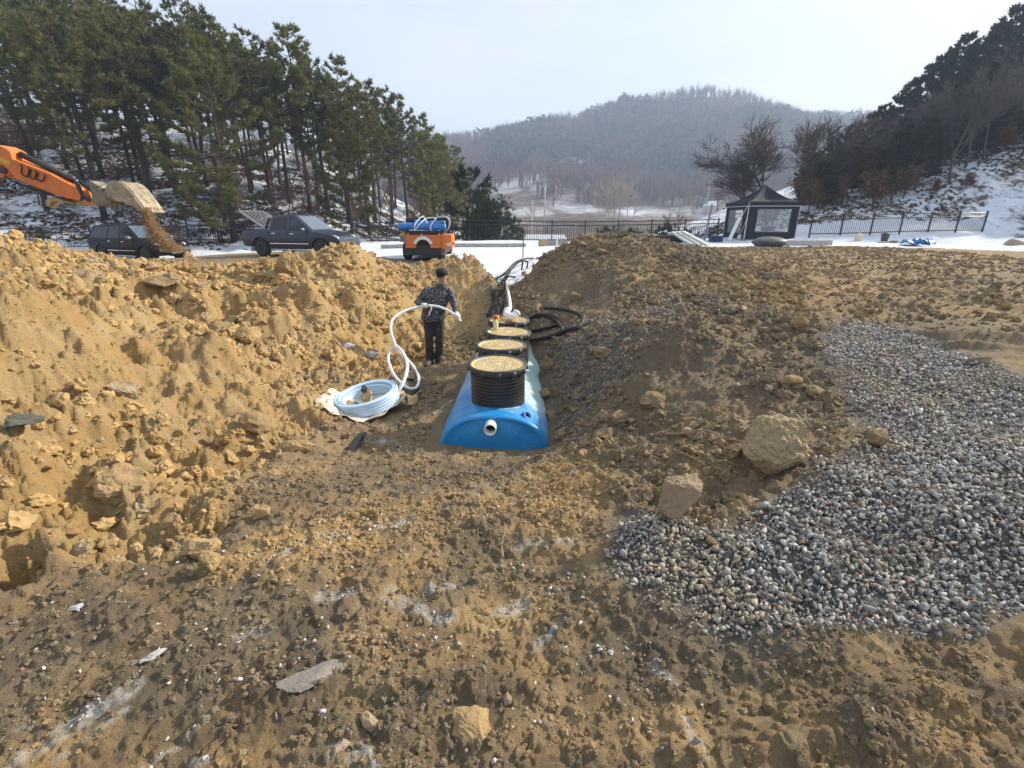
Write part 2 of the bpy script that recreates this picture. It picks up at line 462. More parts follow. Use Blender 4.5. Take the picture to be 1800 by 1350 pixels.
def detail(x, y):
    """lumps and grain of the dug soil, laid over the smooth land"""
    heap, rheap, grav, fine = masks(x, y)
    r = np.hypot(x, y)
    site = (1 - sstep(21, 25, y)) * (1 - sstep(26, 40, r))
    field = np.clip(1 - heap - rheap - grav, 0, 1)
    snow = snow_cover(x, y)
    fl = field * (1 - snow)
    z = np.zeros_like(x)
    nearw = 1 - .55 * sstep(6.5, 9.5, y)
    ridged = (1 - np.abs(fbm(x, y, .38, 4, 44))) ** 2
    z += heap * (nearw * (0.24 * fbm(x, y, 1.3, 3, 41) + 0.17 * fbm(x, y, .46, 3, 42) - .12 + .12 * ridged) + .07 * fbm(x, y, .13, 4, 43) - .10)
    patch = sstep(-.25, .35, fbm(x, y, 1.6, 3, 51))
    c1 = clods(x, y, .52, 100, .42)
    c2 = clods(x, y, .23, 110, .6)
    c3 = clods(x, y, .105, 120, .75)
    c4 = clods(x, y, .05, 130, .8)
    cl = 1 - .8 * calm(x, y)
    c1, c2, c3 = c1 * cl, c2 * cl, c3 * (.3 + .7 * cl)
    z += heap * (.52 * c1 * .75 * patch * nearw + .23 * c2 * (.35 + .8 * patch) + .105 * c3 * (1.0 + .7 * patch) + .05 * 1.7 * c4)
    z += rheap * (0.14 * fbm(x, y, 1.0, 3, 61) + .07 * fbm(x, y, .32, 3, 62) + .03 * fbm(x, y, .1, 3, 63) + .52 * .28 * c1 * patch * .7 + .23 * .5 * c2 * patch + .105 * .75 * c3 + .05 * .9 * c4)
    far = sstep(5, 10, y)
    z += fl * (0.04 * fbm(x, y, .8, 3, 71) + .025 * fbm(x, y, .22, 3, 72) + .014 * fbm(x, y, .06, 3, 73) + .105 * c3 * (.22 + .3 * patch + .2 * far) + .05 * c4 * .75 + .23 * c2 * (.12 + .35 * far) * patch)
    # wheel ruts across the right field
    for ax, ay, bx, by, wd in ((3.0, 8.5, 14, 10.4, .22), (3.4, 6.9, 14, 8.2, .22), (4.2, 10.6, 16, 13.2, .25), (2.6, 6.2, 6.5, 4.7, .16), (5, 14, 16, 17.5, .3), (4, 12.5, 16, 15, .25)):
        ex, ey = bx - ax, by - ay
        L = math.hypot(ex, ey)
        t = ((x - ax) * ex + (y - ay) * ey) / (L * L)
        d = ((x - ax) * -ey + (y - ay) * ex) / L + .25 * fbm(x, y, 2.0, 2, 77)
        on = sstep(-.02, .08, t) * (1 - sstep(.9, 1.02, t)) * (1 - heap) * (1 - grav)
        z += on * (-.05 * np.exp(-(d / wd) ** 2) + .07 * np.exp(-((np.abs(d) - 1.7 * wd) / (wd * .6)) ** 2) * (.6 + .8 * vnoise(x * 3, y * 3, 78)))
    z += .035 * polymask(x, y, POLY_GRAVEL, .22)
    z += grav * (.045 * fbm(x, y, .9, 2, 82) + .045 * fbm(x, y, .38, 3, 81))
    for px_, py_, dep, rr_ in PITS:
        d = np.hypot(x - px_, y - py_) + .35 * rr_ * fbm(x, y, .5 * rr_, 3, 93)
        z += dep * (1 - sstep(.45 * rr_, 1.15 * rr_, d))
    # soft ridges of sandy soil in the near right corner
    for (ax, ay), (bx, by), hh, wd in RIDGES:
        ex, ey = bx - ax, by - ay
        L2 = ex * ex + ey * ey
        t = np.clip(((x - ax) * ex + (y - ay) * ey) / L2, 0, 1)
        d = np.hypot(x - ax - t * ex, y - ay - t * ey) + .05 * fbm(x, y, .25, 2, 91)
        z += hh * np.exp(-(d / wd) ** 2)
    z = z * site
    z += snow * site * (.03 * fbm(x, y, .7, 3, 95))
    hillw = sstep(28, 34, r) * (1 - sstep(90, 120, r))
    z += hillw * sstep(24, 30, y) * (.22 * fbm(x, y, 2.5, 3, 96) + .12 * fbm(x, y, .8, 2, 97)) * np.where(np.abs(x) < 9, .4, 1)
    # keep the seat of the tank and the coil calm
    seat = sstep(0, .35, np.maximum(np.abs(x + .12) - .62, np.maximum(4.35 - y, y - 7.6)))
    z *= .15 + .85 * seat
    c = np.hypot(x + 1.68, (y - 5.25))
    z *= .25 + .75 * sstep(.35, .7, c)
    return z
RIDGES = [(G(1400,1145)[:2], G(1800,1120)[:2], .04, .10), (G(1330,1350)[:2], G(1500,1290)[:2], .05, .07), (G(1500,1290)[:2], G(1700,1345)[:2], .05, .07), (G(1560,1240)[:2], G(1800,1235)[:2], .05, .07),
          (G(480,1180)[:2], G(900,1200)[:2], .025, .08), (G(860,1330)[:2], G(1000,1180)[:2], .02, .07), (G(700,1330)[:2], G(760,1230)[:2], .025, .06), (G(1160,1165)[:2], G(1230,1350)[:2], .02, .06)]
PITS = [(*G(u, v)[:2], dep, rr_) for u, v, dep, rr_ in ((335,535,-.62,.80),(410,522,-.45,.55),(268,502,-.26,.42),(20,645,-.26,.30),(25,990,-.18,.16),(175,875,-.10,.14),(475,575,.30,.34),(5,450,.28,.5),(600,440,.14,.6),(230,835,.12,.26),(330,605,.16,.5),(100,560,.22,.45),(545,520,.26,.5),(610,590,-.18,.4),(700,600,-.14,.4),(640,530,.16,.4),(150,740,-.12,.3),(420,730,.10,.3),(1210,610,.12,.4),(1090,500,.14,.6),(1300,600,-.12,.5),(1120,560,-.1,.5),(1050,700,-.06,.3))]
def Z(x, y):
    x = np.atleast_1d(np.asarray(x, float)); y = np.atleast_1d(np.asarray(y, float))
    return H0(x, y) + detail(x, y)
def Zs(x, y): return float(Z(x, y)[0])

# ------------------------------------------------------------------ ground sheet: rings about the site, finest near the trench
def ratio_rings():
    r = [0.45]
    while r[-1] < 1100:
        k = 1.0058 if r[-1] < 14 else (1.011 if r[-1] < 45 else (1.02 if r[-1] < 110 else 1.03))
        r.append(r[-1] * k)
    return np.array(r)
rings = ratio_rings()
az = np.concatenate([np.arange(-61, 61, .17), np.arange(61, 299, 2.0)])
nr, na = len(rings), len(az)
AA, RR = np.meshgrid(np.radians(az), rings)
gx, gy = (RR * np.sin(AA)).ravel(), (RR * np.cos(AA)).ravel()
gz = H0(gx, gy) + detail(gx, gy)
mh, mr, mg, mf = masks(gx, gy)
ms = snow_cover(gx, gy)
rad = np.hypot(gx, gy)
# soil tone: 1 = bright ochre, 0 = dull grey brown
def soil_tone(x, y):
    h_, r_, g_, f_ = masks(x, y)
    tn = np.clip(.20 + h_ * (.66 + .40 * fbm(x, y, .75, 4, 206) + .25 * fbm(x, y, .2, 3, 207)) + .22 * r_ * fbm(x, y, .8, 3, 201) + .34 * fbm(x, y, 1.4, 4, 202) - .10 * r_, 0, 1)
    fl_ = np.clip(1 - h_ - r_ - g_, 0, 1) * (1 - sstep(3.6, 4.6, y))
    tn = tn * (1 - fl_) + fl_ * np.clip(.30 + .75 * fbm(x, y, .55, 4, 203) + .35 * fbm(x, y, .15, 3, 204), 0, 1)
    tn = tn + sstep(5.2, 6.5, y) * sstep(3.2, 4.5, x) * (1 - g_) * .12
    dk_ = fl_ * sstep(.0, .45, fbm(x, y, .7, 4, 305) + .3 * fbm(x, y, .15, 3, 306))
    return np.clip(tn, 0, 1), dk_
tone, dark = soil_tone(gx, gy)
mg2 = np.clip(mg + mf * .55, 0, 1)
ice = np.zeros_like(gx)
nearf = np.where(rad < 7)[0]
gxn, gyn = gx[nearf], gy[nearf]
qx, qy = gxn + .05 * fbm(gxn, gyn, .15, 3, 301), gyn + .05 * fbm(gxn, gyn, .15, 3, 302)
icn = np.zeros_like(gxn)
for sp in SNOW_STREAKS:
    ln, wd = sp
    dl = np.full(gxn.shape, 9.0)
    for (x0, y0), (x1, y1) in zip(ln[:-1], ln[1:]):
        tt_ = np.clip(((qx - x0) * (x1 - x0) + (qy - y0) * (y1 - y0)) / ((x1 - x0) ** 2 + (y1 - y0) ** 2), 0, 1)
        dl = np.minimum(dl, np.hypot(qx - x0 - tt_ * (x1 - x0), qy - y0 - tt_ * (y1 - y0)))
    icn = np.maximum(icn, 1 - sstep(.5 * wd, 1.5 * wd, dl))
ice[nearf] = icn
ice *= .55 + .45 * sstep(-.2, .3, fbm(gx, gy, .06, 4, 303))
ms_site = np.clip(ms * sstep(12, 14, gy), 0, 1)

idx = np.arange(nr * na).reshape(nr, na)
i00, i10 = idx[:-1, :], idx[1:, :]
F = np.stack([i00, np.roll(i00, -1, 1), np.roll(i10, -1, 1), i10], -1).reshape(-1, 4)
fx, fy = gx[F].mean(1), gy[F].mean(1)
fr = np.hypot(fx, fy)
fs = ms[F].mean(1)
# which piece of the setting a face belongs to
lab = np.zeros(len(F), int)                                   # 0 bare soil
lab[(fs > .5) & (fy > 13.5)] = 1                                # snow on the terrace
hill_l = (fy > 30.6 + np.where(fx < -16, (fx + 16) * .45, 0)) & (fx < -2.5)
hill_r = (fy > 31.2) & (fx > 14.5) | (fx > 29.0 + (30 - fy) * .35) & (fy > 18)
valley = (fy > 31.0) & ~hill_l & ~hill_r
lab[hill_l] = 2
lab[hill_r] = 3
lab[valley] = 4
lab[(fr > 112) & (fy > 60)] = 5
lab[(fr > 45) & (fy < 18)] = 4
V = np.stack([gx, gy, gz], -1)

CLEARINGS = [(*G(u, v, 90, 640)[:2], r_) for u, v, r_ in ((900, 325, 9), (930, 316, 10), (962, 308, 9), (988, 300, 9), (1015, 286, 9), (880, 336, 8), (960, 328, 7), (1035, 296, 6), (1270, 335, 8), (1010, 365, 10), (930, 372, 9), (1140, 372, 10), (1230, 372, 10))]
def CLEAR(x, y):
    o_ = np.zeros(x.shape)
    for cx, cy, r_ in CLEARINGS:
        o_ = np.maximum(o_, 1 - sstep(.6 * r_, 1.1 * r_, np.hypot((x - cx) * .8, (y - cy) * .7) + .35 * r_ * fbm(x, y, 9, 3, 611)))
    return o_
# ------------------------------------------------------------------ ground materials
def nd(t, typ, **kw):
    n = t.nodes.new(typ)
    for k, v in kw.items(): setattr(n, k, v)
    return n
def mixc(t, fac, a, b, mode='MIX'):
    m = nd(t, 'ShaderNodeMixRGB', blend_type=mode)
    for s, val in ((0, fac), (1, a), (2, b)):
        if hasattr(val, 'is_output') or isinstance(val, bpy.types.NodeSocket): t.links.new(val, m.inputs[s])
        elif isinstance(val, (int, float)): m.inputs[s].default_value = val
        else: m.inputs[s].default_value = (*val, 1)
    return m.outputs[0]
def rng(t, val, a, b, c=0.0, d=1.0):
    m = nd(t, 'ShaderNodeMapRange')
    t.links.new(val, m.inputs[0])
    for i, q in enumerate((a, b, c, d)): m.inputs[i + 1].default_value = q
    return m.outputs[0]
def noi(t, vec, scale, det=6, rough=.6):
    n = nd(t, 'ShaderNodeTexNoise')
    n.inputs['Scale'].default_value, n.inputs['Detail'].default_value, n.inputs['Roughness'].default_value = scale, det, rough
    t.links.new(vec, n.inputs['Vector'])
    return n.outputs['Fac']
def attr(t, name):
    return nd(t, 'ShaderNodeAttribute', attribute_name=name).outputs['Fac']
def math_(t, op, a, b):
    m = nd(t, 'ShaderNodeMath', operation=op)
    for i, q in enumerate((a, b)):
        if isinstance(q, bpy.types.NodeSocket): t.links.new(q, m.inputs[i])
        else: m.inputs[i].default_value = q
    return m.outputs[0]
TAN, TAN2, BROWN, GREY = (.43, .278, .115), (.47, .335, .168), (.205, .160, .108), (.255, .22, .165)
def soil_colour(t, vec, tone_s):
    f = noi(t, vec, 9, 8, .66)
    f2 = noi(t, vec, 55, 6, .7)
    f3 = noi(t, vec, 2.2, 5, .6)
    tt = math_(t, 'ADD', tone_s, rng(t, f, .3, .7, -.22, .22))
    tt = math_(t, 'ADD', tt, rng(t, f2, .3, .7, -.16, .16))
    tan = mixc(t, rng(t, f3, .38, .62), TAN, TAN2)
    col = mixc(t, rng(t, tt, .05, .75), BROWN, tan)
    col = mixc(t, rng(t, noi(t, vec, 4.5, 6, .7), .56, .74, 0, .45), col, GREY)
    col = mixc(t, rng(t, noi(t, vec, 150, 4, .7), .28, .5, .55, 0), col, (.075, .055, .035))
    col = mixc(t, rng(t, noi(t, vec, 120, 3, .6), .66, .74, 0, .5), col, (.46, .38, .27))
    return col
def soil_mat():
    m = bpy.data.materials.new('dug_soil')
    m.use_nodes = True
    t = m.node_tree
    b = t.nodes['Principled BSDF']
    geo = nd(t, 'ShaderNodeNewGeometry').outputs['Position']
    col = soil_colour(t, geo, attr(t, 'tone'))
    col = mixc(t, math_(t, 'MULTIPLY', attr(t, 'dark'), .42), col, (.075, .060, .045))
    gcol = mixc(t, rng(t, noi(t, geo, 70, 5, .7), .35, .65), (.085, .080, .073), (.22, .21, .195))
    col = mixc(t, attr(t, 'grav'), col, gcol)
    fr_ = math_(t, 'MULTIPLY', attr(t, 'frost'), rng(t, noi(t, geo, 22, 7, .72), .38, .62, .15, .85))
    col = mixc(t, fr_, col, (.60, .585, .56))
    sn = math_(t, 'MULTIPLY', attr(t, 'snow'), 1.0)
    sn = rng(t, math_(t, 'ADD', sn, rng(t, noi(t, geo, 14, 7, .7), .25, .75, -.35, .35)), .42, .58)
    snow = mixc(t, rng(t, noi(t, geo, 3, 5, .6), .35, .65), (.64, .685, .75), (.73, .76, .81))
    snow = mixc(t, rng(t, noi(t, geo, 9, 8, .75), .62, .72, 0, .6), snow, (.30, .26, .21))
    col = mixc(t, sn, col, snow)
    t.links.new(col, b.inputs['Base Color'])
    b.inputs['Roughness'].default_value = .92
    b.inputs['Specular IOR Level'].default_value = .18
    h = math_(t, 'ADD', noi(t, geo, 26, 9, .76), math_(t, 'MULTIPLY', noi(t, geo, 130, 6, .7), .45))
    bp = nd(t, 'ShaderNodeBump')
    bp.inputs['Strength'].default_value = .85
    bp.inputs['Distance'].default_value = .045
    t.links.new(h, bp.inputs['Height'])
    t.links.new(bp.outputs[0], b.inputs['Normal'])
    return m
def hill_mat(name, litter, amount, far=False):
    """snow with leaf litter and soil showing through"""
    m = bpy.data.materials.new(name)
    m.use_nodes = True
    t = m.node_tree
    b = t.nodes['Principled BSDF']
    geo = nd(t, 'ShaderNodeNewGeometry').outputs['Position']
    mp = nd(t, 'ShaderNodeMapping')
    mp.inputs['Scale'].default_value = (1, 1, 1.6) if not far else (1, 1, 1)
    t.links.new(geo, mp.inputs[0])
    g = mp.outputs[0]
    k = .07 if far else 1
    a = noi(t, g, .55 * k, 6, .66)
    c = noi(t, g, 2.6 * k, 8, .72)
    s = math_(t, 'ADD', math_(t, 'MULTIPLY', a, .7), math_(t, 'MULTIPLY', c, .6))
    msk = rng(t, s, amount - .05, amount + .05)
    if far: msk = rng(t, math_(t, 'SUBTRACT', s, math_(t, 'MULTIPLY', math_(t, 'SUBTRACT', 1, attr(t, 'open')), .0)), .55, .64); msk = mixc(t, attr(t, 'open'), mixc(t, .80, msk, (1, 1, 1)), mixc(t, .45, msk, (0, 0, 0)))
    lit = mixc(t, rng(t, noi(t, g, 5 * k, 6, .7), .35, .65), litter, tuple(q * .42 for q in litter))
    snow = mixc(t, rng(t, noi(t, g, 1.2 * k, 5, .6), .35, .65), (.58, .63, .71), (.72, .75, .80))
    t.links.new(mixc(t, msk, snow, lit), b.inputs['Base Color'])
    b.inputs['Roughness'].default_value = .9
    b.inputs['Specular IOR Level'].default_value = .15
    bp = nd(t, 'ShaderNodeBump')
    bp.inputs['Strength'].default_value = .7
    bp.inputs['Distance'].default_value = .12 if not far else 1.5
    t.links.new(c, bp.inputs['Height'])
    t.links.new(bp.outputs[0], b.inputs['Normal'])
    return m
M_SOIL = soil_mat()
M_SNOWHILL_L = hill_mat('snowy_slope_litter', (.125, .095, .07), .66)
M_SNOWHILL_R = hill_mat('snowy_bank_litter', (.16, .115, .08), .69)
M_VALLEY = hill_mat('valley_snow', (.17, .13, .10), .85)
M_FAR = hill_mat('far_hill_floor', (.15, .11, .085), .60, True)
for k, (nm, mm) in enumerate((('ground', M_SOIL), ('snow_covered_ground', M_SOIL), ('forest_hillside', M_SNOWHILL_L), ('snowy_hillside', M_SNOWHILL_R), ('valley_floor', M_VALLEY), ('far_hill', M_FAR))):
    sel = F[lab == k]
    used, inv = np.unique(sel, return_inverse=True)
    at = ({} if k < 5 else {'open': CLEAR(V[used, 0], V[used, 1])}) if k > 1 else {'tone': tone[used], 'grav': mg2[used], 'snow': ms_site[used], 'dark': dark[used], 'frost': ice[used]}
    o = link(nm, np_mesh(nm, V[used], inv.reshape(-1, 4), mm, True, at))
    tag(o, kind='structure')
# the small disc of soil closing the middle of the rings
cap = np.r_[V[:na], [[0, 0, Zs(0, 0)]]]
ca = np.stack([np.arange(na), np.roll(np.arange(na), -1), np.full(na, na)], -1)[:, ::-1]
o = link('trodden_ground', np_mesh('trodden_ground', cap, ca, M_SOIL, True, {'tone': np.r_[tone[:na], .4], 'grav': np.zeros(na + 1), 'snow': np.zeros(na + 1), 'dark': np.zeros(na + 1), 'frost': np.zeros(na + 1)}))
tag(o, kind='structure')
del AA, RR
# ------------------------------------------------------------------ trees
def leaf_mat(name, c1, c2, c3, thin=0):
    m = bpy.data.materials.new(name)
    m.use_nodes = True
    t = m.node_tree
    b = t.nodes['Principled BSDF']
    geo = nd(t, 'ShaderNodeNewGeometry')
    oi = nd(t, 'ShaderNodeObjectInfo').outputs['Random']
    tc = nd(t, 'ShaderNodeTexCoord').outputs['Object']
    rn = geo.outputs['Random Per Island']
    col = mixc(t, rn, c1, c2)
    col = mixc(t, rng(t, noi(t, tc, .9, 3, .6), .45, .65, 0, .8), col, c3)
    col = mixc(t, rng(t, oi, 0, 1, 0, .35), col, tuple(q * .6 for q in c1))
    t.links.new(col, b.inputs['Base Color'])
    b.inputs['Roughness'].default_value = .8
    b.inputs['Specular IOR Level'].default_value = .08
    if thin:
        tl = nd(t, 'ShaderNodeBsdfTranslucent')
        t.links.new(col, tl.inputs[0])
        mx = nd(t, 'ShaderNodeMixShader')
        mx.inputs[0].default_value = thin
        t.links.new(b.outputs[0], mx.inputs[1]); t.links.new(tl.outputs[0], mx.inputs[2])
        t.links.new(mx.outputs[0], t.nodes['Material Output'].inputs['Surface'])
    return m
M_PINE = leaf_mat('pine_needles', (.095, .120, .045), (.185, .190, .068), (.225, .195, .075), .38)
M_PINE_D = leaf_mat('dark_pine_needles', (.014, .024, .017), (.030, .040, .024), (.040, .042, .026))
M_ROUND = leaf_mat('evergreen_needles', (.024, .045, .022), (.055, .082, .038), (.075, .095, .045))
M_RUST = leaf_mat('withered_leaves', (.105, .055, .030), (.16, .085, .045), (.13, .09, .055))
M_BARK = mat('pine_bark', (.050, .040, .033), .9, var=.35, nscale=4, bump=.6, bscale=14)
M_BARK_G = mat('grey_bark', (.088, .076, .068), .9, var=.3, nscale=5, bump=.4, bscale=18)
M_BARK_D = mat('dark_twig_bark', (.070, .056, .050), .9, var=.3, nscale=5)
M_BARK_P = mat('pale_bark', (.36, .31, .26), .9, var=.25, nscale=5)
M_BARK_R = mat('reddish_twig_bark', (.145, .080, .052), .9, var=.3, nscale=5)

def frame(d):
    d = d.normalized()
    a = d.cross(Vector((0, 0, 1)))
    a = a.normalized() if a.length > 1e-3 else Vector((1, 0, 0))
    return a, d.cross(a)
def tuft(MBc, p, d, rnd, n=11, L=.28, w=.034, up=.35):
    """a spray of needles at a twig end"""
    d = d.normalized()
    for _ in range(n):
        v = Vector((rnd.gauss(0, 1), rnd.gauss(0, 1), rnd.gauss(0, 1))).normalized()
        q = (d * .9 + v * .85 + Vector((0, 0, up))).normalized()
        s = q.cross(Vector((rnd.gauss(0, 1), rnd.gauss(0, 1), rnd.gauss(0, 1)))).normalized() * w
        l = L * rnd.uniform(.6, 1.2)
        o = len(MBc.v)
        b = p + v * .06
        MBc.v.extend([tuple(b - s), tuple(b + s), tuple(b + q * l)])
        MBc.f.append((o, o + 1, o + 2))
        MBc.mi.append(0)
def make_pine(seed, h=11.0, bare=.42, cr=2.1, r0=.16, lean=.03, dens=1.0, needle=(.30, .043), dead=True, whorl=.5, taper=1.0, nt_=13):
    rnd = random.Random(seed)
    tr, cr_m = MB(), MB()
    ph = rnd.uniform(0, 6.28)
    pts, rad = [], []
    for i in range(13):
        t = i / 12
        off = lean * h * t * t + .12 * math.sin(t * 5 + ph)
        pts.append(Vector((off * math.cos(ph), off * math.sin(ph), h * t - (.4 if i == 0 else 0))))
        rad.append(max(.012, r0 * (1 - t) ** .8 * (1.15 if i == 0 else 1)))
    tr.tube(pts, rad, 7)
    def at(z):
        f = max(0, min(11.999, z / h * 12))
        i = int(f)
        return pts[i].lerp(pts[i + 1], f - i)
    z = h * bare
    if dead:
        zz = h * .12
        while zz < h * bare:
            for _ in range(rnd.choice((1, 2, 2, 3))):
                a = rnd.uniform(0, 6.28)
                L = rnd.uniform(.4, 1.5)
                d = Vector((math.cos(a), math.sin(a), rnd.uniform(-.25, .25)))
                p = at(zz)
                tr.tube([p, p + d * L * .5 + Vector((0, 0, -.04)), p + d * L], [.018, .011, .005], 3, False)
            zz += rnd.uniform(.25, .55)
    while z < h * .985:
        t = (z / h - bare) / (1 - bare)
        prof = (1 - t) ** (.75 * taper) * (.62 + .55 * math.sin(min(1, t * 2.2) * 1.57)) * cr
        nb = rnd.choice((3, 4, 5)) if t < .85 else 3
        a0 = rnd.uniform(0, 6.28)
        for b in range(nb):
            if rnd.random() > .88: continue
            a = a0 + 6.28 * b / nb + rnd.uniform(-.35, .35)
            L = prof * rnd.uniform(.6, 1.18) + .15
            el = rnd.uniform(-.12, .22) + .75 * t * t
            d = Vector((math.cos(a), math.sin(a), math.tan(el)))
            p = at(z + rnd.uniform(-.15, .15))
            cv = .14 * L
            bp = [p, p + d * L * .45 + Vector((0, 0, -cv * .5)), p + d * L * .8 + Vector((0, 0, -cv * .2)), p + d * L + Vector((0, 0, cv))]
            tr.tube(bp, [.02 + .012 * L, .014 + .006 * L, .011, .006], 4, False)
            sp = spline(bp, 5)
            n = max(4, int(6.4 * L * dens))
            for k in range(n):
                f = .30 + .70 * (k + rnd.random()) / n
                i = min(len(sp) - 2, int(f * (len(sp) - 1)))
                q = sp[i].lerp(sp[i + 1], f * (len(sp) - 1) - i)
                side = rnd.choice((-1, 1))
                ax = Vector((-math.sin(a), math.cos(a), 0)) * side
                td = (d.normalized() * rnd.uniform(.3, .9) + ax * rnd.uniform(.2, 1.0) + Vector((0, 0, rnd.uniform(0, .45))))
                tl = rnd.uniform(.12, .55) * (1.15 - .5 * f)
                e = q + td.normalized() * tl
                if tl > .3: tr.tube([q, e], [.009, .004], 3, False)
                tuft(cr_m, e, td, rnd, nt_, *needle)
                if tl > .34: tuft(cr_m, q.lerp(e, .55), td, rnd, nt_ - 3, *needle)
            tuft(cr_m, sp[-1], d + Vector((0, 0, .5)), rnd, nt_, *needle)
        z += whorl * rnd.uniform(.7, 1.3) * (.75 + .5 * (1 - t))
    tuft(cr_m, at(h * .999), Vector((0, 0, 1)), rnd, 12, *needle)
    return tr, cr_m
def make_bare(seed, h=8.0, r0=.10, spread=.55, levels=4, forks=(3, 4), up=.35, stems=1, thin=.0035, kids=5):
    """a leafless tree: forking limbs down to twigs"""
    rnd = random.Random(seed)
    m = MB()
    def grow(p, d, L, r, lev):
        n = 4 if lev < 2 else 3
        pts, q = [p], p
        dd = d.copy()
        for i in range(n):
            dd = (dd + Vector((rnd.gauss(0, .13), rnd.gauss(0, .13), rnd.gauss(0, .10) + up * .12))).normalized()
            q = q + dd * L / n
            pts.append(q)
        re = max(thin, r * (.55 if lev < levels else .3))
        m.tube(pts, [r + (re - r) * i / n for i in range(n + 1)], (7, 5, 4, 3, 3, 3)[lev], False)
        if lev >= levels: return
        nk = kids + (1 if lev == 0 else 0) - (1 if lev > 2 else 0)
        for k in range(nk):
            f = (.35 if lev == 0 else .25) + (.65 if lev == 0 else .75) * (k + rnd.random() * .8) / nk
            i = min(n - 1, int(f * n))
            b = pts[i].lerp(pts[i + 1], f * n - i)
            a = rnd.uniform(0, 6.28)
            A, B = frame(dd)
            sp = spread * rnd.uniform(.6, 1.35)
            nd_ = (dd * math.cos(sp) + (A * math.cos(a) + B * math.sin(a)) * math.sin(sp)).normalized()
            grow(b, nd_, L * rnd.uniform(.42, .68) * (1.1 - .3 * f if lev == 0 else 1), max(thin, (r + (re - r) * f) * .6), lev + 1)
    for s in range(stems):
        a = rnd.uniform(0, 6.28)
        d = Vector((.28 * math.cos(a), .28 * math.sin(a), 1)) if stems > 1 else Vector((rnd.gauss(0, .05), rnd.gauss(0, .05), 1))
        grow(Vector((.1 * math.cos(a) * (stems > 1), .1 * math.sin(a) * (stems > 1), -.25)), d.normalized(), h * (.52 if stems == 1 else .48) * rnd.uniform(.9, 1.1), r0, 0)
    return m
def make_bush(seed, r=2.0, h=3.6, n=420, needle=(.26, .04), stem=True):
    rnd = random.Random(seed)
    tr, cm = MB(), MB()
    lobes = []
    for _ in range(11):
        a, q = rnd.uniform(0, 6.28), rnd.uniform(.2, .75) * r
        lobes.append((Vector((q * math.cos(a), q * math.sin(a), h * rnd.uniform(.25, .74))), r * rnd.uniform(.35, .55)))
    lobes.append((Vector((0, 0, h * .72)), r * .55))
    lobes.append((Vector((0, 0, h * .45)), r * .8))
    for c, lr in lobes:
        b = Vector((c.x * .15, c.y * .15, h * .08))
        tr.tube([b, b.lerp(c, .5) + Vector((0, 0, .12)), c], [.05, .03, .012], 4, False)
        for _ in range(n // len(lobes)):
            v = Vector((rnd.gauss(0, 1), rnd.gauss(0, 1), rnd.gauss(0, 1))).normalized()
            p = c + v * lr * rnd.uniform(.72, 1.08)
            if p.z < .08: continue
            tuft(cm, p, v + Vector((0, 0, .3)), rnd, 8, *needle)
    tr.tube([Vector((0, 0, -.3)), Vector((.02, 0, h * .4))], [.11, .07], 6)
    return tr, cm

def tree_proto(name, label, cat, tr, cm, bark, leaf, group=None):
    root = thing(name, label, cat, group=group)
    link('trunk', tr.mesh('trunk', bark, True), root)
    if cm is not None: link('crown', cm.mesh('crown', leaf), root)
    return root
def place(first, used, x, y, s=1.0, rz=None, label=None, group=None, sz=None, sink=0.0, tilt=(0, 0)):
    o = first if not used else copy_tree(first)
    o.location = (x, y, Zs(x, y) - sink)
    o.rotation_euler = (tilt[0], tilt[1], random.uniform(0, 6.28) if rz is None else rz)
    o.scale = (s, s, sz if sz else s)
    if label: o['label'] = label
    if group: o['group'] = group
    return o

PINE_LABEL, PINE_GROUP = 'slender pine with a bare lower trunk in the forest on the snowy slope', 'pines of the forest behind the pickup'
specs = [dict(seed=1, h=11, bare=.42, cr=2.0), dict(seed=2, h=12, bare=.47, cr=2.2, lean=.05), dict(seed=3, h=10.5, bare=.36, cr=1.9), dict(seed=4, h=11.5, bare=.42, cr=2.3), dict(seed=5, h=11, bare=.32, cr=2.1), dict(seed=6, h=12, bare=.52, cr=2.3, lean=.06)]
protos = []
for sp in specs:
    tr, cm = make_pine(**sp)
    protos.append([tree_proto('pine_tree', PINE_LABEL, 'pine tree', tr, cm, M_BARK, M_PINE, PINE_GROUP), False, sp['h']])
def pine_at(x, y, top=None, k=None, label=None, group=None, s=None):
    p = random.choice(protos) if k is None else protos[k]
    z = Zs(x, y)
    s = s or ((top - z) / p[2] if top else random.uniform(.85, 1.08))
    o = place(p[0], p[1], x, y, s * random.uniform(.96, 1.06), sz=s, label=label, group=group, tilt=(random.gauss(0, .02), random.gauss(0, .025)))
    p[1] = True
    return o
ORD = 'first second third fourth fifth sixth seventh eighth ninth tenth eleventh twelfth thirteenth fourteenth fifteenth sixteenth seventeenth eighteenth nineteenth twentieth'.split()
def SKY_WORD(n): return 'above the excavator arm, %s of five from the left' % ORD[n - 1] if n <= 5 else ('above the pickup truck, %s of six from the left' % ORD[n - 6] if n <= 11 else 'sloping down to the valley, %s of nine from the left' % ORD[n - 12])
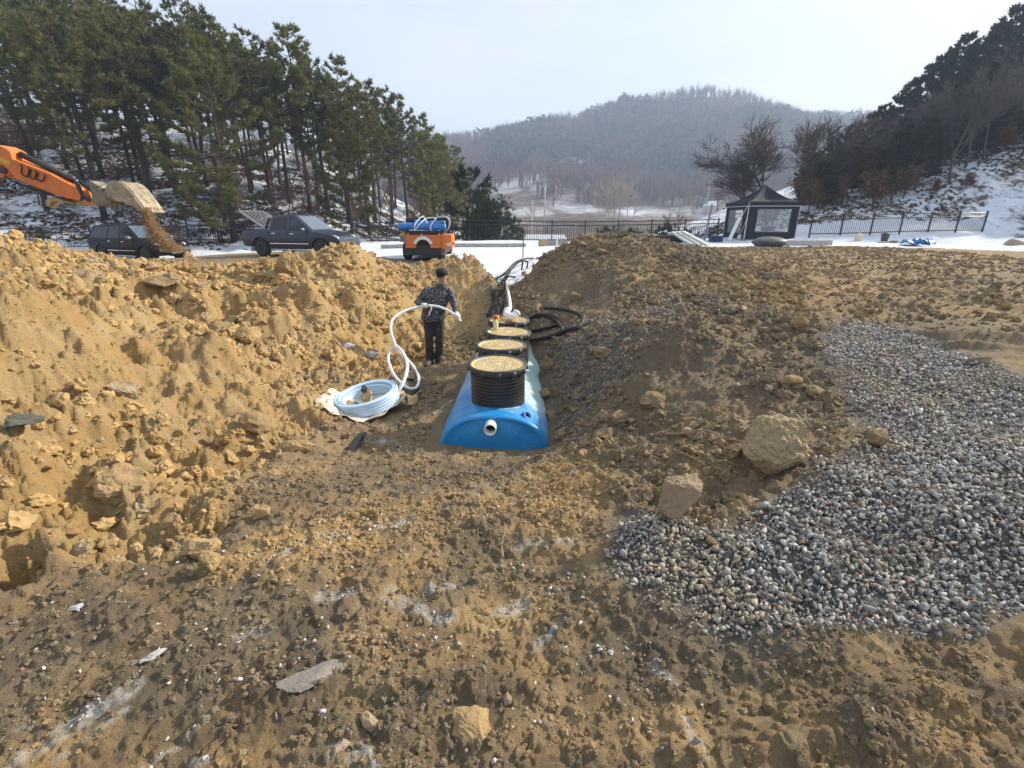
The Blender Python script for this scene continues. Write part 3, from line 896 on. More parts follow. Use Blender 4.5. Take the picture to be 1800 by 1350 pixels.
# trees that draw the skyline of the forest: (u, v of the top, distance)
for u, v, Y, k in ((20, -60, 40, 1), (95, -30, 39, 3), (165, -20, 38, 0), (235, -12, 38, 4), (305, 0, 38, 3), (345, 22, 37, 2), (390, 45, 38, 5), (432, 60, 36.5, 1), (470, 78, 37, 0), (505, 55, 36, 2), (545, 100, 37, 4),
                (580, 106, 37, 3), (612, 160, 41, 0), (640, 148, 42, 2), (672, 160, 45, 1), (703, 176, 45, 3), (738, 208, 49, 4), (765, 240, 54, 2), (790, 262, 58, 4), (812, 300, 60, 4)):
    p = P(u, v, Y)
    sky_n = globals().get('sky_n', 0) + 1
    pine_at(p.x, p.y, top=p.z, k=k, label='pine drawing the forest skyline, %s' % SKY_WORD(sky_n), group='pines along the forest skyline')
rs = random.Random(21)
taken = [(o.location.x, o.location.y) for o in COL.objects if o.name.startswith('pine_tree')]
n = 0
while n < 84:
    y = rs.uniform(30.5, 62)
    x = rs.uniform(-62, -6)
    base = -10 - max(0, 36 - y) * 1.05 + (4 if y > 42 else 0)
    if x > base: continue
    if abs(x) / y > 1.25: continue
    if min((x - a) ** 2 + (y - b) ** 2 for a, b in taken) < 2.6: continue
    # stay under the drawn skyline
    taken.append((x, y))
    u = 900 + FPX * x / (y * CP)
    vtop = np.interp(u, [0, 300, 430, 580, 700, 790, 830], [-60, 10, 65, 115, 190, 265, 320])
    k_ = (vtop + 12 - 675) / FPX
    ztop = EYE + y * (-SP - k_ * CP) / (CP - k_ * SP)
    z = Zs(x, y)
    hh = min(rs.uniform(9.5, 12.5), ztop - z)
    if hh < 5.0: continue
    p = rs.choice(protos)
    row = 'at the foot of the snowy slope' if y < 34 + max(0, -x - 20) * .1 else ('in the middle of the pine wood' if y < 44 else 'deep in the pine wood')
    wh = 'behind the excavator arm' if u < 160 else ('above the black estate car' if u < 340 else ('above the pickup truck' if u < 620 else 'behind the orange machine'))
    o = place(p[0], p[1], x, y, hh / p[2] * rs.uniform(.95, 1.1), sz=hh / p[2], tilt=(rs.gauss(0, .02), rs.gauss(0, .025)), label='slender pine %s, %s' % (row, wh), group='pines %s, %s' % (row, wh))
    p[1] = True
    n += 1
# the full-branched pines at the foot of the slope, each recognisable
tr, cm = make_pine(31, h=9.8, bare=.10, cr=3.7, r0=.19, dens=1.35, whorl=.62, needle=(.30, .036), taper=.9, nt_=14)
o = tree_proto('pine_tree', 'bushy pine with long layered boughs above the bed of the pickup', 'pine tree', tr, cm, M_BARK, M_PINE)
p = P(380, 250, 30.6); place(o, False, p.x, p.y, 1.0, sink=.1, rz=.4)
tr, cm = make_pine(32, h=8.0, bare=.08, cr=2.0, r0=.12, dens=1.3, whorl=.5, needle=(.28, .034), nt_=13)
o = tree_proto('pine_tree', 'yellowish young pine with branches down to the fence behind the pickup bonnet', 'pine tree', tr, cm, M_BARK, leaf_mat('yellowish_needles', (.070, .088, .032), (.13, .135, .045), (.15, .125, .045), .38))
p = P(610, 330, 33.2); place(o, False, p.x, p.y, .95, sink=.1)
tr, cm = make_pine(33, h=8.6, bare=.08, cr=2.9, r0=.15, dens=1.25, whorl=.55, nt_=10)
o = tree_proto('pine_tree', 'full green pine with drooping boughs beside the round evergreen', 'pine tree', tr, cm, M_BARK, M_PINE)
p = P(760, 300, 41); place(o, False, p.x, p.y, 1.0, sink=.1)
tr, cm = make_pine(34, h=5.2, bare=.08, cr=2.3, r0=.12, dens=1.3, whorl=.45, nt_=10)
o = tree_proto('pine_tree', 'short spreading pine between the tall forest and the round evergreen', 'pine tree', tr, cm, M_BARK, M_PINE_D)
p = P(822, 340, 37); place(o, False, p.x, p.y, 1.0, sz=1.15, sink=.2)
tr, cm = make_bush(41, 2.05, 3.9, 1150, needle=(.26, .040))
o = tree_proto('evergreen_tree', 'round dark evergreen behind the black fence left of the snow field', 'evergreen tree', tr, cm, M_BARK, M_ROUND)
place(o, False, P(868, 400, 33.4).x, 33.6, 1.0, sink=.35)
# understorey: saplings and brown shrubs under the pines
tr = make_bare(51, 5.5, .04, .5, 3, kids=5)
sap = tree_proto('bare_sapling', 'thin leafless sapling among the pines on the snowy slope', 'sapling', tr, None, M_BARK_G, None, 'leafless saplings under the pines')
tr = make_bare(52, 7.0, .05, .42, 3, kids=6)
sap2 = tree_proto('bare_sapling', 'thin leafless sapling among the pines on the snowy slope', 'sapling', tr, None, M_BARK_R, None, 'leafless saplings under the pines')
us = [False, False]
for i in range(46):
    y = rs.uniform(30.5, 44)
    x = rs.uniform(-45, -7)
    if x > -9.5 - max(0, 35 - y) * 1.1 or abs(x) / y > 1.2: continue
    k = rs.randrange(2)
    place((sap, sap2)[k], us[k], x, y, rs.uniform(.6, 1.15), sink=.05); us[k] = True
tr = make_bare(53, 2.2, .022, .6, 3, stems=7, kids=4)
shr = tree_proto('brown_shrub', 'low leafless reddish brown shrub at the foot of the snowy slope', 'shrub', tr, None, M_BARK_R, None, 'reddish brown shrubs on the snowy slope')
u0 = False
for i in range(52):
    y = rs.uniform(27.5, 40)
    x = rs.uniform(-44, -7)
    if x > -11 - max(0, 33 - y) * 1.3 or abs(x) / y > 1.15 or (-23 < x < -14 and y < 28): continue
    place(shr, u0, x, y, rs.uniform(.5, 1.2), sink=.05); u0 = True
# slender bare trees right behind the fence in the middle of the row
tr = make_bare(54, 7.0, .055, .40, 3, kids=6, up=.5)
b0 = tree_proto('bare_tree', 'slim leafless tree behind the fence between the pickup and the orange machine', 'tree', tr, None, M_BARK_R, None, 'leafless trees behind the fence')
u0 = False
for u, Y, s in ((650, 36, .8), (665, 38, .95), (690, 39, .9), (715, 37, .75), (726, 43, 1), (745, 37, .7), (630, 37, .85), (585, 34, .7), (560, 35, .8), (520, 33.5, .65)):
    place(b0, u0, P(u, 390, Y).x, Y, s, sink=.1); u0 = True

# --- right-hand slope
BLACK_LABEL, BLACK_GROUP = 'dark conifer in the shaded wood on the snowy bank', 'dark conifers on the shaded bank'
dk = []
for sp in (dict(seed=61, h=9.5, bare=.14, cr=2.3, whorl=.42, dens=1.25, needle=(.36, .055)), dict(seed=62, h=10, bare=.2, cr=2.5, whorl=.42, dens=1.2, needle=(.36, .055)), dict(seed=63, h=9, bare=.12, cr=2.0, whorl=.4, dens=1.25, needle=(.36, .055))):
    tr, cm = make_pine(**sp)
    dk.append([tree_proto('conifer_tree', BLACK_LABEL, 'conifer', tr, cm, M_BARK_D, M_PINE_D, BLACK_GROUP), False, sp['h']])
SKY_R = ([1380, 1420, 1470, 1520, 1560, 1600, 1640, 1700, 1750, 1800, 1900, 2200], [285, 262, 240, 212, 190, 150, 118, 78, 52, 20, -20, -160])
def vz(v, y):
    k = (v - 675.0) / FPX
    return EYE + y * (-SP - k * CP) / (CP - k * SP)
rs = random.Random(77)
tk = []
for u, v, Y, k in ((1430, 262, 46, 0), (1465, 246, 46, 2), (1500, 225, 46, 1), (1530, 205, 46, 0), (1562, 188, 46, 2), (1605, 152, 47, 1), (1640, 120, 48, 0), (1672, 100, 48, 2), (1700, 70, 49, 1), (1722, 84, 50, 0), (1752, 52, 50, 2), (1788, 20, 51, 1), (1830, 10, 51, 0), (1880, -20, 52, 1)):
    p = P(u, v, Y)
    z = Zs(p.x, p.y)
    s = max(.35, (p.z - z) / dk[k][2])
    sky_r = globals().get('sky_r', 0) + 1
    place(dk[k][0], dk[k][1], p.x, p.y, min(1.15, s * 1.1), sz=s, label='dark conifer on the skyline of the right hand bank, %s from the left' % ORD[sky_r - 1], group='conifers along the skyline of the bank'); dk[k][1] = True
    tk.append((p.x, p.y))
n = 0
tries = 0
while n < 84 and tries < 4000:
    tries += 1
    y = rs.uniform(33.5, 56)
    x = rs.uniform(17, 62)
    u = 900 + FPX * x / (y * CP)
    if u < 1400 or u > 1990: continue
    edge = 32.7 + max(0, u - 1530) / 270 * 6.4
    if y < edge: continue
    if min((x - a) ** 2 + (y - b) ** 2 for a, b in tk) < 3.2: continue
    z = Zs(x, y)
    zt = vz(np.interp(u, *SKY_R) + rs.uniform(8, 60), y)
    hh = min(rs.uniform(6, 10.5), zt - z)
    if hh < 2.0: continue
    tk.append((x, y))
    p = rs.choice(dk)
    row = 'front of the shaded wood' if y < 40 else ('middle of the shaded wood' if y < 47 else 'back of the shaded wood')
    wh = 'between the tent and the jerry can' if u < 1520 else ('above the grey bucket and blue tarpaulin' if u < 1680 else 'above the right end of the fence')
    place(p[0], p[1], x, y, min(1.1, hh / p[2] * 1.25), sz=hh / p[2], sink=.1, label='dark conifer at the %s, %s' % (row, wh), group='conifers at the %s, %s' % (row, wh)); p[1] = True
    n += 1
# big spreading leafless trees behind the tent
for sd, u, Y, h, vt_, lab in ((71, 1348, 36.5, 11.5, 216, 'wide leafless tree rising right behind the tent peak'), (72, 1402, 38, 11.0, 226, 'dark leafless tree right of the tent, at the edge of the shaded wood'), (73, 1312, 40, 8.6, 258, 'smaller leafless tree left of the tent peak')):
    tr = make_bare(sd, h, .15, .62, 4, kids=7, up=.55, thin=.014)
    o = tree_proto('bare_tree', lab, 'tree', tr, None, M_BARK_D, None)
    x = P(u, 400, Y).x
    zs_ = (vz(vt_, Y) - Zs(x, Y) + .2) / max(v[2] for v in tr.v)
    place(o, False, x, Y, zs_ * 1.5, sz=zs_ * 1.12, sink=.2)
tr = make_bare(74, 9.0, .10, .5, 4, kids=6, thin=.011)
b1 = tree_proto('bare_tree', 'leafless tree standing in front of the shaded wood on the bank', 'tree', tr, None, M_BARK_G, None, 'leafless trees on the snowy bank')
tr = make_bare(75, 8.0, .09, .55, 4, kids=5, thin=.011)
b2 = tree_proto('bare_tree', 'leafless tree standing in front of the shaded wood on the bank', 'tree', tr, None, M_BARK_G, None, 'leafless trees on the snowy bank')
ub = [False, False]
for u, Y, s in ((1655, 34.0, 1.0), (1672, 35.0, .95), (1620, 36, .9), (1700, 36.5, 1.0), (1760, 35, .95), (1745, 39, 1.1), (1790, 33, .8), (1580, 36, .8), (1590, 47, 1.35), (1565, 48, 1.3), (1545, 47, 1.1), (1500, 48, 1.2), (1720, 50, 1.3), (1775, 50, 1.2), (1430, 40, .9), (1455, 38, .8), (1475, 44, 1.1), (1530, 36, .7), (1810, 37, 1), (1850, 36, 1), (1640, 37, .9), (1610, 40, 1.0), (1685, 39, 1.0), (1720, 42, 1.0), (1560, 41, .9), (1600, 44, 1.1), (1535, 43, 1.0), (1500, 41, .8), (1770, 44, 1.0), (1420, 46, 1.15), (1445, 48, 1.2), (1400, 48, 1.2), (1480, 50, 1.2), (1620, 50, 1.25), (1660, 50, 1.2)):
    k = rs.randrange(2)
    x = P(u, 380, Y).x
    s = max(.35, min(s, (vz(np.interp(u, *SKY_R) + rs.uniform(-14, 12), Y) - Zs(x, Y)) / (7.6, 6.8)[k]))
    place((b1, b2)[k], ub[k], x, Y, s, sink=.15); ub[k] = True
# oaks keeping withered leaves
tr = make_bare(76, 3.6, .05, .6, 3, kids=5)
cm = MB()
rr = random.Random(5)
for i in range(900):
    vi = tr.v[rr.randrange(len(tr.v))]
    if vi[2] < .8: continue
    p = Vector(vi) + Vector((rr.gauss(0, .12), rr.gauss(0, .12), rr.gauss(0, .12)))
    a = Vector((rr.gauss(0, 1), rr.gauss(0, 1), rr.gauss(0, 1))).normalized()
    b = a.orthogonal().normalized()
    cm.add([p, p + a * .12 + b * .05, p + a * .2, p + a * .12 - b * .05], [(0, 1, 2, 3)])
rust = tree_proto('oak_shrub', 'rusty oak shrub keeping withered leaves by the fence on the bank', 'shrub', tr, cm, M_BARK_D, M_RUST, 'rusty leaved shrubs on the bank')
u0 = False
for u, Y, s in ((1530, 32.5, 1.0), (1560, 33, .9), (1580, 33.5, .8), (1420, 33, .8), (1445, 34, .9), (1475, 33.5, .75), (1400, 36, 1.1), (1730, 37, .7), (1770, 36, .6), (1500, 36, 1.2), (1635, 33.2, .45), (1690, 33, .35), (1600, 36, .9)):
    place(rust, u0, P(u, 380, Y).x, Y, s, sink=.1); u0 = True

# --- valley behind the fence
tr, cm = make_bush(81, 1.3, 1.9, 260, needle=(.24, .05))
vb = tree_proto('evergreen_shrub', 'dark evergreen shrub seen through the fence behind the spoil heap', 'shrub', tr, cm, M_BARK, M_ROUND, 'evergreen shrubs behind the fence')
u0 = False
for u, Y, s in ((1072, 34.5, .95), (1118, 35, .95), (1180, 34.6, .9), (1200, 35.4, .75), (1095, 37, .9)):
    place(vb, u0, P(u, 400, Y).x, Y, s, sink=.1); u0 = True
tr = make_bare(82, 9.5, .10, .36, 4, kids=5, up=.7, thin=.012)
vt = tree_proto('bare_tree', 'pale leafless poplar on the valley floor below the hill', 'tree', tr, None, M_BARK_P, None, 'pale leafless trees in the valley')
u0 = False
for u, Y, s in ((1062, 140, 1.25), (1078, 150, 1.35), (1092, 138, 1.3), (1104, 148, 1.3), (1072, 146, 1.3), (1086, 152, 1.4), (1190, 140, .9), (1215, 132, .9), (1052, 152, 1.1), (1112, 142, 1.1), (935, 128, .9), (1010, 120, .55)):
    place(vt, u0, P(u, 380, Y).x, Y, s, sink=.2); u0 = True
tr = make_bare(83, 5, .06, .5, 3, kids=6, up=.4, thin=.008)
vs = tree_proto('bare_tree', 'small brown leafless tree in the valley beyond the fence', 'tree', tr, None, M_BARK_R, None, 'brown leafless trees in the valley')
u0 = False
for i in range(60):
    y = rs.uniform(38, 130)
    u = rs.uniform(905, 1290)
    if 60 < y < 112 and rs.random() < .8: continue
    place(vs, u0, P(u, 385, y).x, y, rs.uniform(.35, .7) * (1 if y < 60 else 1.5), sink=.1); u0 = True

# --- the wood on the far hill: one mass
def far_wood(name, n, seed, trunk_h, fan, width, m, keep, label, evergreen=False):
    r = np.random.default_rng(seed)
    x = r.uniform(-330, 420, n * 6)
    y = r.uniform(178, 500, n * 6)
    u = 900 + FPX * x / (y * CP)
    ok = (u > 700) & (u < 1560)
    d = fbm(x, y, 55, 3, seed) + .35 * fbm(x, y, 16, 2, seed + 3)
    ok &= keep(x, y, d) & (r.random(len(x)) > .86 * CLEAR(x, y))
    x, y = x[ok][:n], y[ok][:n]
    z = H0(x, y)
    k = len(x)
    h = r.uniform(.7, 1.25, k) * trunk_h
    if not evergreen:
        a = r.uniform(0, 6.28, (k, fan))
        sp = r.uniform(.02, .42, (k, fan)) * h[:, None]
        st = r.uniform(0, .5, (k, fan)) * h[:, None]
        tx, ty, tz = x[:, None] + sp * np.cos(a), y[:, None] + sp * np.sin(a), z[:, None] + h[:, None] * r.uniform(.62, 1.0, (k, fan))
        bx, by, bz = x[:, None] + 0 * a, y[:, None] + 0 * a, z[:, None] + st
        px, py = width * np.cos(a + 1.57), width * np.sin(a + 1.57)
        A = np.stack([bx - px, by - py, bz], -1); B = np.stack([bx + px, by + py, bz], -1); T = np.stack([tx, ty, tz], -1)
        Vv = np.stack([A, B, T], 2).reshape(-1, 3)
    else:
        ph = r.normal(size=(k, fan, 3))
        ph /= np.linalg.norm(ph, axis=-1, keepdims=True)
        c = np.stack([x, y, z + h * .55], -1)[:, None, :] + ph * r.uniform(.6, 1, (k, fan, 1)) * np.stack([h * .42, h * .42, h * .42], -1)[:, None, :]
        q = r.normal(size=(k, fan, 3, 3)) * width
        Vv = (c[:, :, None, :] + q).reshape(-1, 3)
    Ff = np.arange(len(Vv)).reshape(-1, 3)
    o = link(name, np_mesh(name, Vv, Ff, m))
    return tag(o, label, 'forest', kind='stuff')
M_FARB = leaf_mat('far_bare_wood', (.145, .095, .078), (.21, .135, .108), (.20, .11, .078))
M_FARE = leaf_mat('far_evergreens', (.030, .048, .034), (.050, .070, .045), (.045, .060, .045))
far_wood('bare_forest', 9000, 5, 9.5, 13, .20, M_FARB, lambda x, y, d: ((d > -.28) | (y > 330)) & ((y > 205) | (d > .2)), 'hazy brown leafless wood covering the far hill')
far_wood('evergreen_forest', 1500, 8, 8.0, 34, .95, M_FARE, lambda x, y, d: (d > .12) & (y > 215), 'blue green patches of pine among the leafless wood on the far hill', True)

# litter and twigs sticking out of the snow on both slopes
def litter(name, n, seed, xr, yr, keep, m, label):
    r = np.random.default_rng(seed)
    x, y = r.uniform(*xr, n), r.uniform(*yr, n)
    ok = keep(x, y) & (fbm(x, y, 2.0, 3, seed) > -.15)
    x, y = x[ok], y[ok]
    z = Z(x, y)
    k = len(x)
    a = r.uniform(0, 6.28, (k, 3))
    L = r.uniform(.06, .26, (k, 3))
    w = r.uniform(.02, .10, (k, 3))
    c = np.stack([x, y, z + .02], -1)[:, None, :]
    d = np.stack([np.cos(a) * L, np.sin(a) * L, r.uniform(0, .16, (k, 3)) * (r.random((k, 3)) < .5)], -1)
    s = np.stack([-np.sin(a) * w, np.cos(a) * w, w * .8], -1)
    Vv = np.stack([c - s, c + s, c + d], 2).reshape(-1, 3)
    o = link(name, np_mesh(name, Vv, np.arange(len(Vv)).reshape(-1, 3), m))
    tag(o, label, 'leaf litter', kind='stuff')
M_LIT = leaf_mat('dead_leaves', (.10, .065, .04), (.17, .11, .07), (.06, .045, .035))
litter('leaf_litter', 26000, 91, (-55, -6), (27.5, 50), lambda x, y: (x < -9 - np.maximum(0, 34 - y) * 1.1) & (y > 29 + np.where(x > -24, 0, -2)), M_LIT, 'dead leaves and twigs lying on the snowy forest slope')
litter('dead_leaves', 11000, 92, (14, 48), (29, 46), lambda x, y: (y > 31) | (x > 29.5), M_LIT, 'dead leaves and twigs on the snowy bank behind the fence')
# ------------------------------------------------------------------ finishes
M_BLACKP = emat('black_plastic', (.018, .018, .019), .42)
M_RUBBER = mat('black_rubber', (.020, .020, .021), .75, var=.3, nscale=8)
M_HOSE = mat('black_hose', (.018, .018, .020), .62, var=.3, nscale=6, col2=(.038, .034, .030), spec=.25)
M_PVC = mat('white_pvc', (.74, .74, .72), .35, var=.06, nscale=5)
M_STEEL = emat('steel', (.45, .45, .45), .35, .8)
M_CHROME = emat('chrome', (.75, .75, .75), .15, 1.0)
M_DARKSTEEL = emat('dark_steel', (.05, .05, .052), .5, .4)
M_ORANGE = mat('orange_paint', (.70, .19, .030), .5, nscale=3.5, bump=.08, bscale=20, col2=(.52, .15, .035))
M_FENCE = emat('black_fence_paint', (.014, .014, .016), .45)
M_WHITE = mat('white_plastic', (.76, .77, .78), .5, var=.06, nscale=4)
M_SNOW = mat('snow', (.72, .75, .80), .8, var=.04, nscale=4, bump=.4, bscale=10)
M_CONC = mat('concrete', (.40, .39, .37), .85, var=.15, nscale=6, bump=.2, bscale=30)
M_WOOD = mat('raw_wood', (.42, .30, .17), .75, var=.2, nscale=8, bump=.1, bscale=40)
M_BLUE = mat('blue_tarp', (.010, .15, .46), .38, var=.2, nscale=6, bump=.25, bscale=12)
M_TAN = mat('tan_cloth', (.52, .36, .18), .8, var=.2, nscale=9, bump=.4, bscale=25)
M_GLASS = mat('dark_glass', (.006, .007, .009), .10, var=.1, nscale=3, spec=.6)

# ------------------------------------------------------------------ fence of black pickets
def make_fence(name, label, pts, hgt=1.22):
    root = thing(name, label, 'fence', (pts[0][0], pts[0][1], Zs(*pts[0])))
    o0 = Vector(root.location)
    zs = [Zs(x, y) for x, y in pts]
    zs = [sum(zs[max(0, i - 2):i + 3]) / len(zs[max(0, i - 2):i + 3]) for i in range(len(zs))]
    P3 = [Vector((x, y, z)) - o0 for (x, y), z in zip(pts, zs)]
    pm = MB().box((0, 0, hgt / 2 - .1), (.065, .065, hgt + .2))
    pm.box((0, 0, hgt + .015), (.078, .078, .03))
    me = pm.mesh('post', M_FENCE)
    for p in P3: link('post', me, root, p)
    pk = MB()
    for a, b in zip(P3[:-1], P3[1:]):
        d = b - a
        L = d.length
        for hz, th in ((hgt - .06, .038), (hgt - .27, .034), (.13, .034)):
            r = MB().tube([a + Vector((0, 0, hz)), b + Vector((0, 0, hz))], th * .7, 4)
            part('rail', r, M_FENCE, root)
        n = 15
        for k in range(1, n):
            c = a + d * k / n
            pk.tube([c + Vector((0, 0, .07)), c + Vector((0, 0, hgt - .26))], .0125, 4)
    o = part('picket', pk, M_FENCE, root)
    o['kind'] = 'stuff'
    return root
make_fence('picket_fence', 'long black metal picket fence running from behind the pickup to the tent', [(.41 + 2.0 * i, 30.2) for i in range(-10, 7)])
make_fence('picket_fence', 'black metal picket fence right of the tent ending at the snowy bank', [(16.45 + 1.96 * i, 27.6 + .40 * i) for i in range(7)], 1.15)
make_fence('picket_fence', 'short black picket fence on the snow between the black car and the pickup', [(-17.6 - 1.75 * i, 29.9 - .95 * i) for i in range(6)], 1.15)

# low kerb and its snow bank at the edge of the terrace
kb = MB()
for i in range(9):
    kb.box((-6.1 + i * .8, KERB_Y, Zs(-6.1 + i * .8, KERB_Y) + .01), (.79, .16, .34))
tag(part('kerb', kb, M_CONC, bevel=.012), kind='structure')

# ------------------------------------------------------------------ black tent
def make_tent():
    x0, y0 = 12.95, 27.75
    W = 2.8
    z0 = Zs(x0 + 1.2, y0 + .6) - .03
    root = thing('tent', 'black pop-up tent with clear window panels standing before the fence', 'tent', (x0, y0, z0))
    M = mat('black_tent_cloth', (.010, .013, .021), .85, var=.25, nscale=2.5, bump=.35, bscale=5)
    MW = mat('clear_tent_film', (.62, .66, .70), .12, var=.1, nscale=2, bump=.3, bscale=4, alpha=.33)
    H, PK = 1.95, 2.92
    c = Vector((W / 2, W / 2, 0))
    rf = MB()
    n = 10
    loops = []
    for k in range(n + 1):
        t = k / n
        s = (W / 2 + .07) * (1 - t) ** 1.0
        zz = H + (PK - H) * (t ** 1.75 * .82 + t * .18)
        ring = []
        for j in range(16):
            a = j / 16 * 4
            e, f = int(a), a % 1
            cs = [(-1, -1), (1, -1), (1, 1), (-1, 1)]
            p, q = cs[e], cs[(e + 1) % 4]
            x, y = p[0] + (q[0] - p[0]) * f, p[1] + (q[1] - p[1]) * f
            sag = .09 * math.sin(math.pi * f) * math.sin(math.pi * min(1, t * 1.1)) 
            ring.append(Vector((c.x + x * s * (1 - .18 * math.sin(math.pi * f) * math.sin(math.pi * t)), c.y + y * s * (1 - .18 * math.sin(math.pi * f) * math.sin(math.pi * t)), zz - sag)))
        loops.append(ring)
    vs = [p for r in loops for p in r]
    rf.add(vs, [(k * 16 + j, k * 16 + (j + 1) % 16, (k + 1) * 16 + (j + 1) % 16, (k + 1) * 16 + j) for k in range(n) for j in range(16)])
    o = part('canopy', rf, M, root)
    # hanging edge
    vl = MB()
    e = .075
    for a, b in (((-e, -e), (W + e, -e)), ((W + e, -e), (W + e, W + e)), ((W + e, W + e), (-e, W + e)), ((-e, W + e), (-e, -e))):
        A, B = Vector((*a, 0)), Vector((*b, 0))
        m = 14
        for k in range(m):
            p, q = A.lerp(B, k / m), A.lerp(B, (k + 1) / m)
            wv = lambda t: .012 * math.sin(t * 9)
            nrm = (B - A).normalized().cross(Vector((0, 0, 1)))
            p, q = p + nrm * wv(k), q + nrm * wv(k + 1)
            vl.add([p + Vector((0, 0, H - .21)), q + Vector((0, 0, H - .21)), q + Vector((0, 0, H + .015)), p + Vector((0, 0, H + .015))], [(0, 1, 2, 3)])
    o = part('valance', vl, M, root)
    so = o.modifiers.new('thick', 'SOLIDIFY'); so.thickness = .006
    hem = MB()
    hem.tube([(-e, -e - .012, H - .215), (W + e, -e - .012, H - .215)], .012, 4)
    hem.tube([(-e - .012, -e, H - .215), (-e - .012, W + e, H - .215)], .012, 4)
    part('hem', hem, M_WHITE, root)
    for px, py in ((0, 0), (W, 0), (0, W), (W, W)):
        part('leg', MB().tube([(px, py, -.1), (px, py, H)], .022, 6), M_STEEL, root)
    def wall(A, B, u0, u1, v0, v1, pane=True):
        A, B = Vector(A), Vector(B)
        w, g = MB(), MB()
        nrm = (B - A).normalized().cross(Vector((0, 0, 1)))
        us = [0, u0 * .5, u0, (u0 + u1) / 2, u1, (1 + u1) / 2, 1]
        vsx = [0, v0, (v0 + v1) / 2, v1, H - .03]
        def pt(u, v): return A.lerp(B, u) + Vector((0, 0, v)) + nrm * (.03 * math.sin(u * 17 + v * 4) * (1 if 0 < u < 1 else 0))
        for i in range(6):
            for j in range(4):
                t = w if not (2 <= i <= 3 and 1 <= j <= 2) else g
                t.add([pt(us[i], vsx[j]), pt(us[i + 1], vsx[j]), pt(us[i + 1], vsx[j + 1]), pt(us[i], vsx[j + 1])], [(0, 1, 2, 3)])
        o = part('wall', w, M, root)
        if pane: part('window_film', g, MW, o)
    wall((0, 0, 0), (W, 0, 0), .19, .84, .38, 1.58)
    wall((0, W, 0), (0, 0, 0), .16, .78, .30, 1.55)
    wall((W, W, 0), (0, W, 0), .2, .8, .38, 1.58)
    wall((W, 0, 0), (W, W, 0), .2, .8, .38, 1.58)
    gl = MB().tube([(-.02, -.1, H - .02), (-.45, -.25, H - .75)], .012, 4)
    gl.tube([(-.02, -.06, H - .1), (-.06, -.05, .02)], .016, 4)
    part('guy_rope', gl, M_WHITE, root)
    t = thing('folding_table', 'folding table inside the black tent, seen through its window', 'table', (x0 + 1.75, y0 + 1.1, z0 + .02))
    part('tabletop', MB().box((0, 0, .68), (1.15, .6, .035)), M_WHITE, t)
    for sx in (-.5, .5):
        for sy in (-.24, .24): part('leg', MB().tube([(sx, sy, 0), (sx, sy, .66)], .014, 5), M_STEEL, t)
    for i, (dx, lab) in enumerate(((-.3, 'white paper cup at the near end of the table in the tent'), (.05, 'white bag standing between the cups on the table in the tent'), (.35, 'white jar at the far end of the table in the tent'))):
        jar = MB().lathe([(.05 + .03 * (i == 1), 0), (.06 + .03 * (i == 1), .12), (.055, .16 + .06 * i), (.0, .17 + .06 * i)], 10)
        o = part(('cup', 'bag', 'jar')[i], jar, M_WHITE, None, True, loc=(x0 + 1.75 + dx, y0 + 1.05, z0 + .7185))
        tag(o, lab, ('cup', 'bag', 'jar')[i])
    # things leaning on and lying by the tent
    jk = MB()
    prof = [(.0, .0), (.16, .02), (.21, .18), (.19, .42), (.13, .56), (.05, .62), (0, .63)]
    jk.lathe(prof, 14, (0, 0, 0), Matrix.Diagonal(Vector((1, .45, 1))))
    jk.tube([(-.12, 0, .52), (-.22, -.03, .3), (-.2, -.05, .02)], [.06, .06, .05], 7)
    jk.tube([(.12, 0, .52), (.2, -.04, .3), (.19, -.06, .05)], [.06, .06, .05], 7)
    o = part('jacket', jk, mat('red_cloth', (.50, .055, .030), .8, var=.3, nscale=7, bump=.4, bscale=9), None, True, loc=(x0 - .32, y0 + .35, z0 + .62), rot=(0, 0, 1.2))
    tag(o, 'red jacket hanging at the left side of the black tent', 'jacket')
    o = part('board', MB().box((0, 0, .62), (.20, .025, 1.35)), M_WHITE, None, bevel=.004, loc=(x0 - .85, y0 - .1, z0 + .02), rot=(-.12, .42, .1))
    tag(o, 'white board leaning against the left side of the black tent', 'board')
    t = thing('shovel', 'shovel with a pale shaft leaning beside the red jacket', 'shovel', (x0 - .42, y0 - .2, z0 + .02))
    t.rotation_euler = (-.15, .35, 0)
    part('shaft', MB().tube([(0, 0, .22), (0, 0, 1.15)], .018, 7), M_WOOD, t)
    part('blade', MB().box((0, 0, .12), (.2, .02, .24)), M_STEEL, t, bevel=.01)
    # blue crate
    t = thing('crate', 'dark blue plastic crate with green netting left of the tent', 'crate', (x0 - 1.62, y0 - .1, Zs(x0 - 1.62, y0 - .1) - .01))
    cb = MB()
    for d in ((0, -.2, .16, .62, .03, .32), (0, .2, .16, .62, .03, .32), (-.3, 0, .16, .03, .4, .32), (.3, 0, .16, .03, .4, .32), (0, 0, .02, .6, .4, .03)): cb.box(d[:3], d[3:])
    part('box', cb, mat('navy_plastic', (.012, .028, .085), .5), t, bevel=.006)
    nn = MB().ell((-.08, 0, .3), (.22, .17, .09), n=14, m=8)
    part('netting', nn, mat('green_netting', (.05, .30, .10), .8, var=.3, nscale=14, bump=.6, bscale=30), t, True)
make_tent()

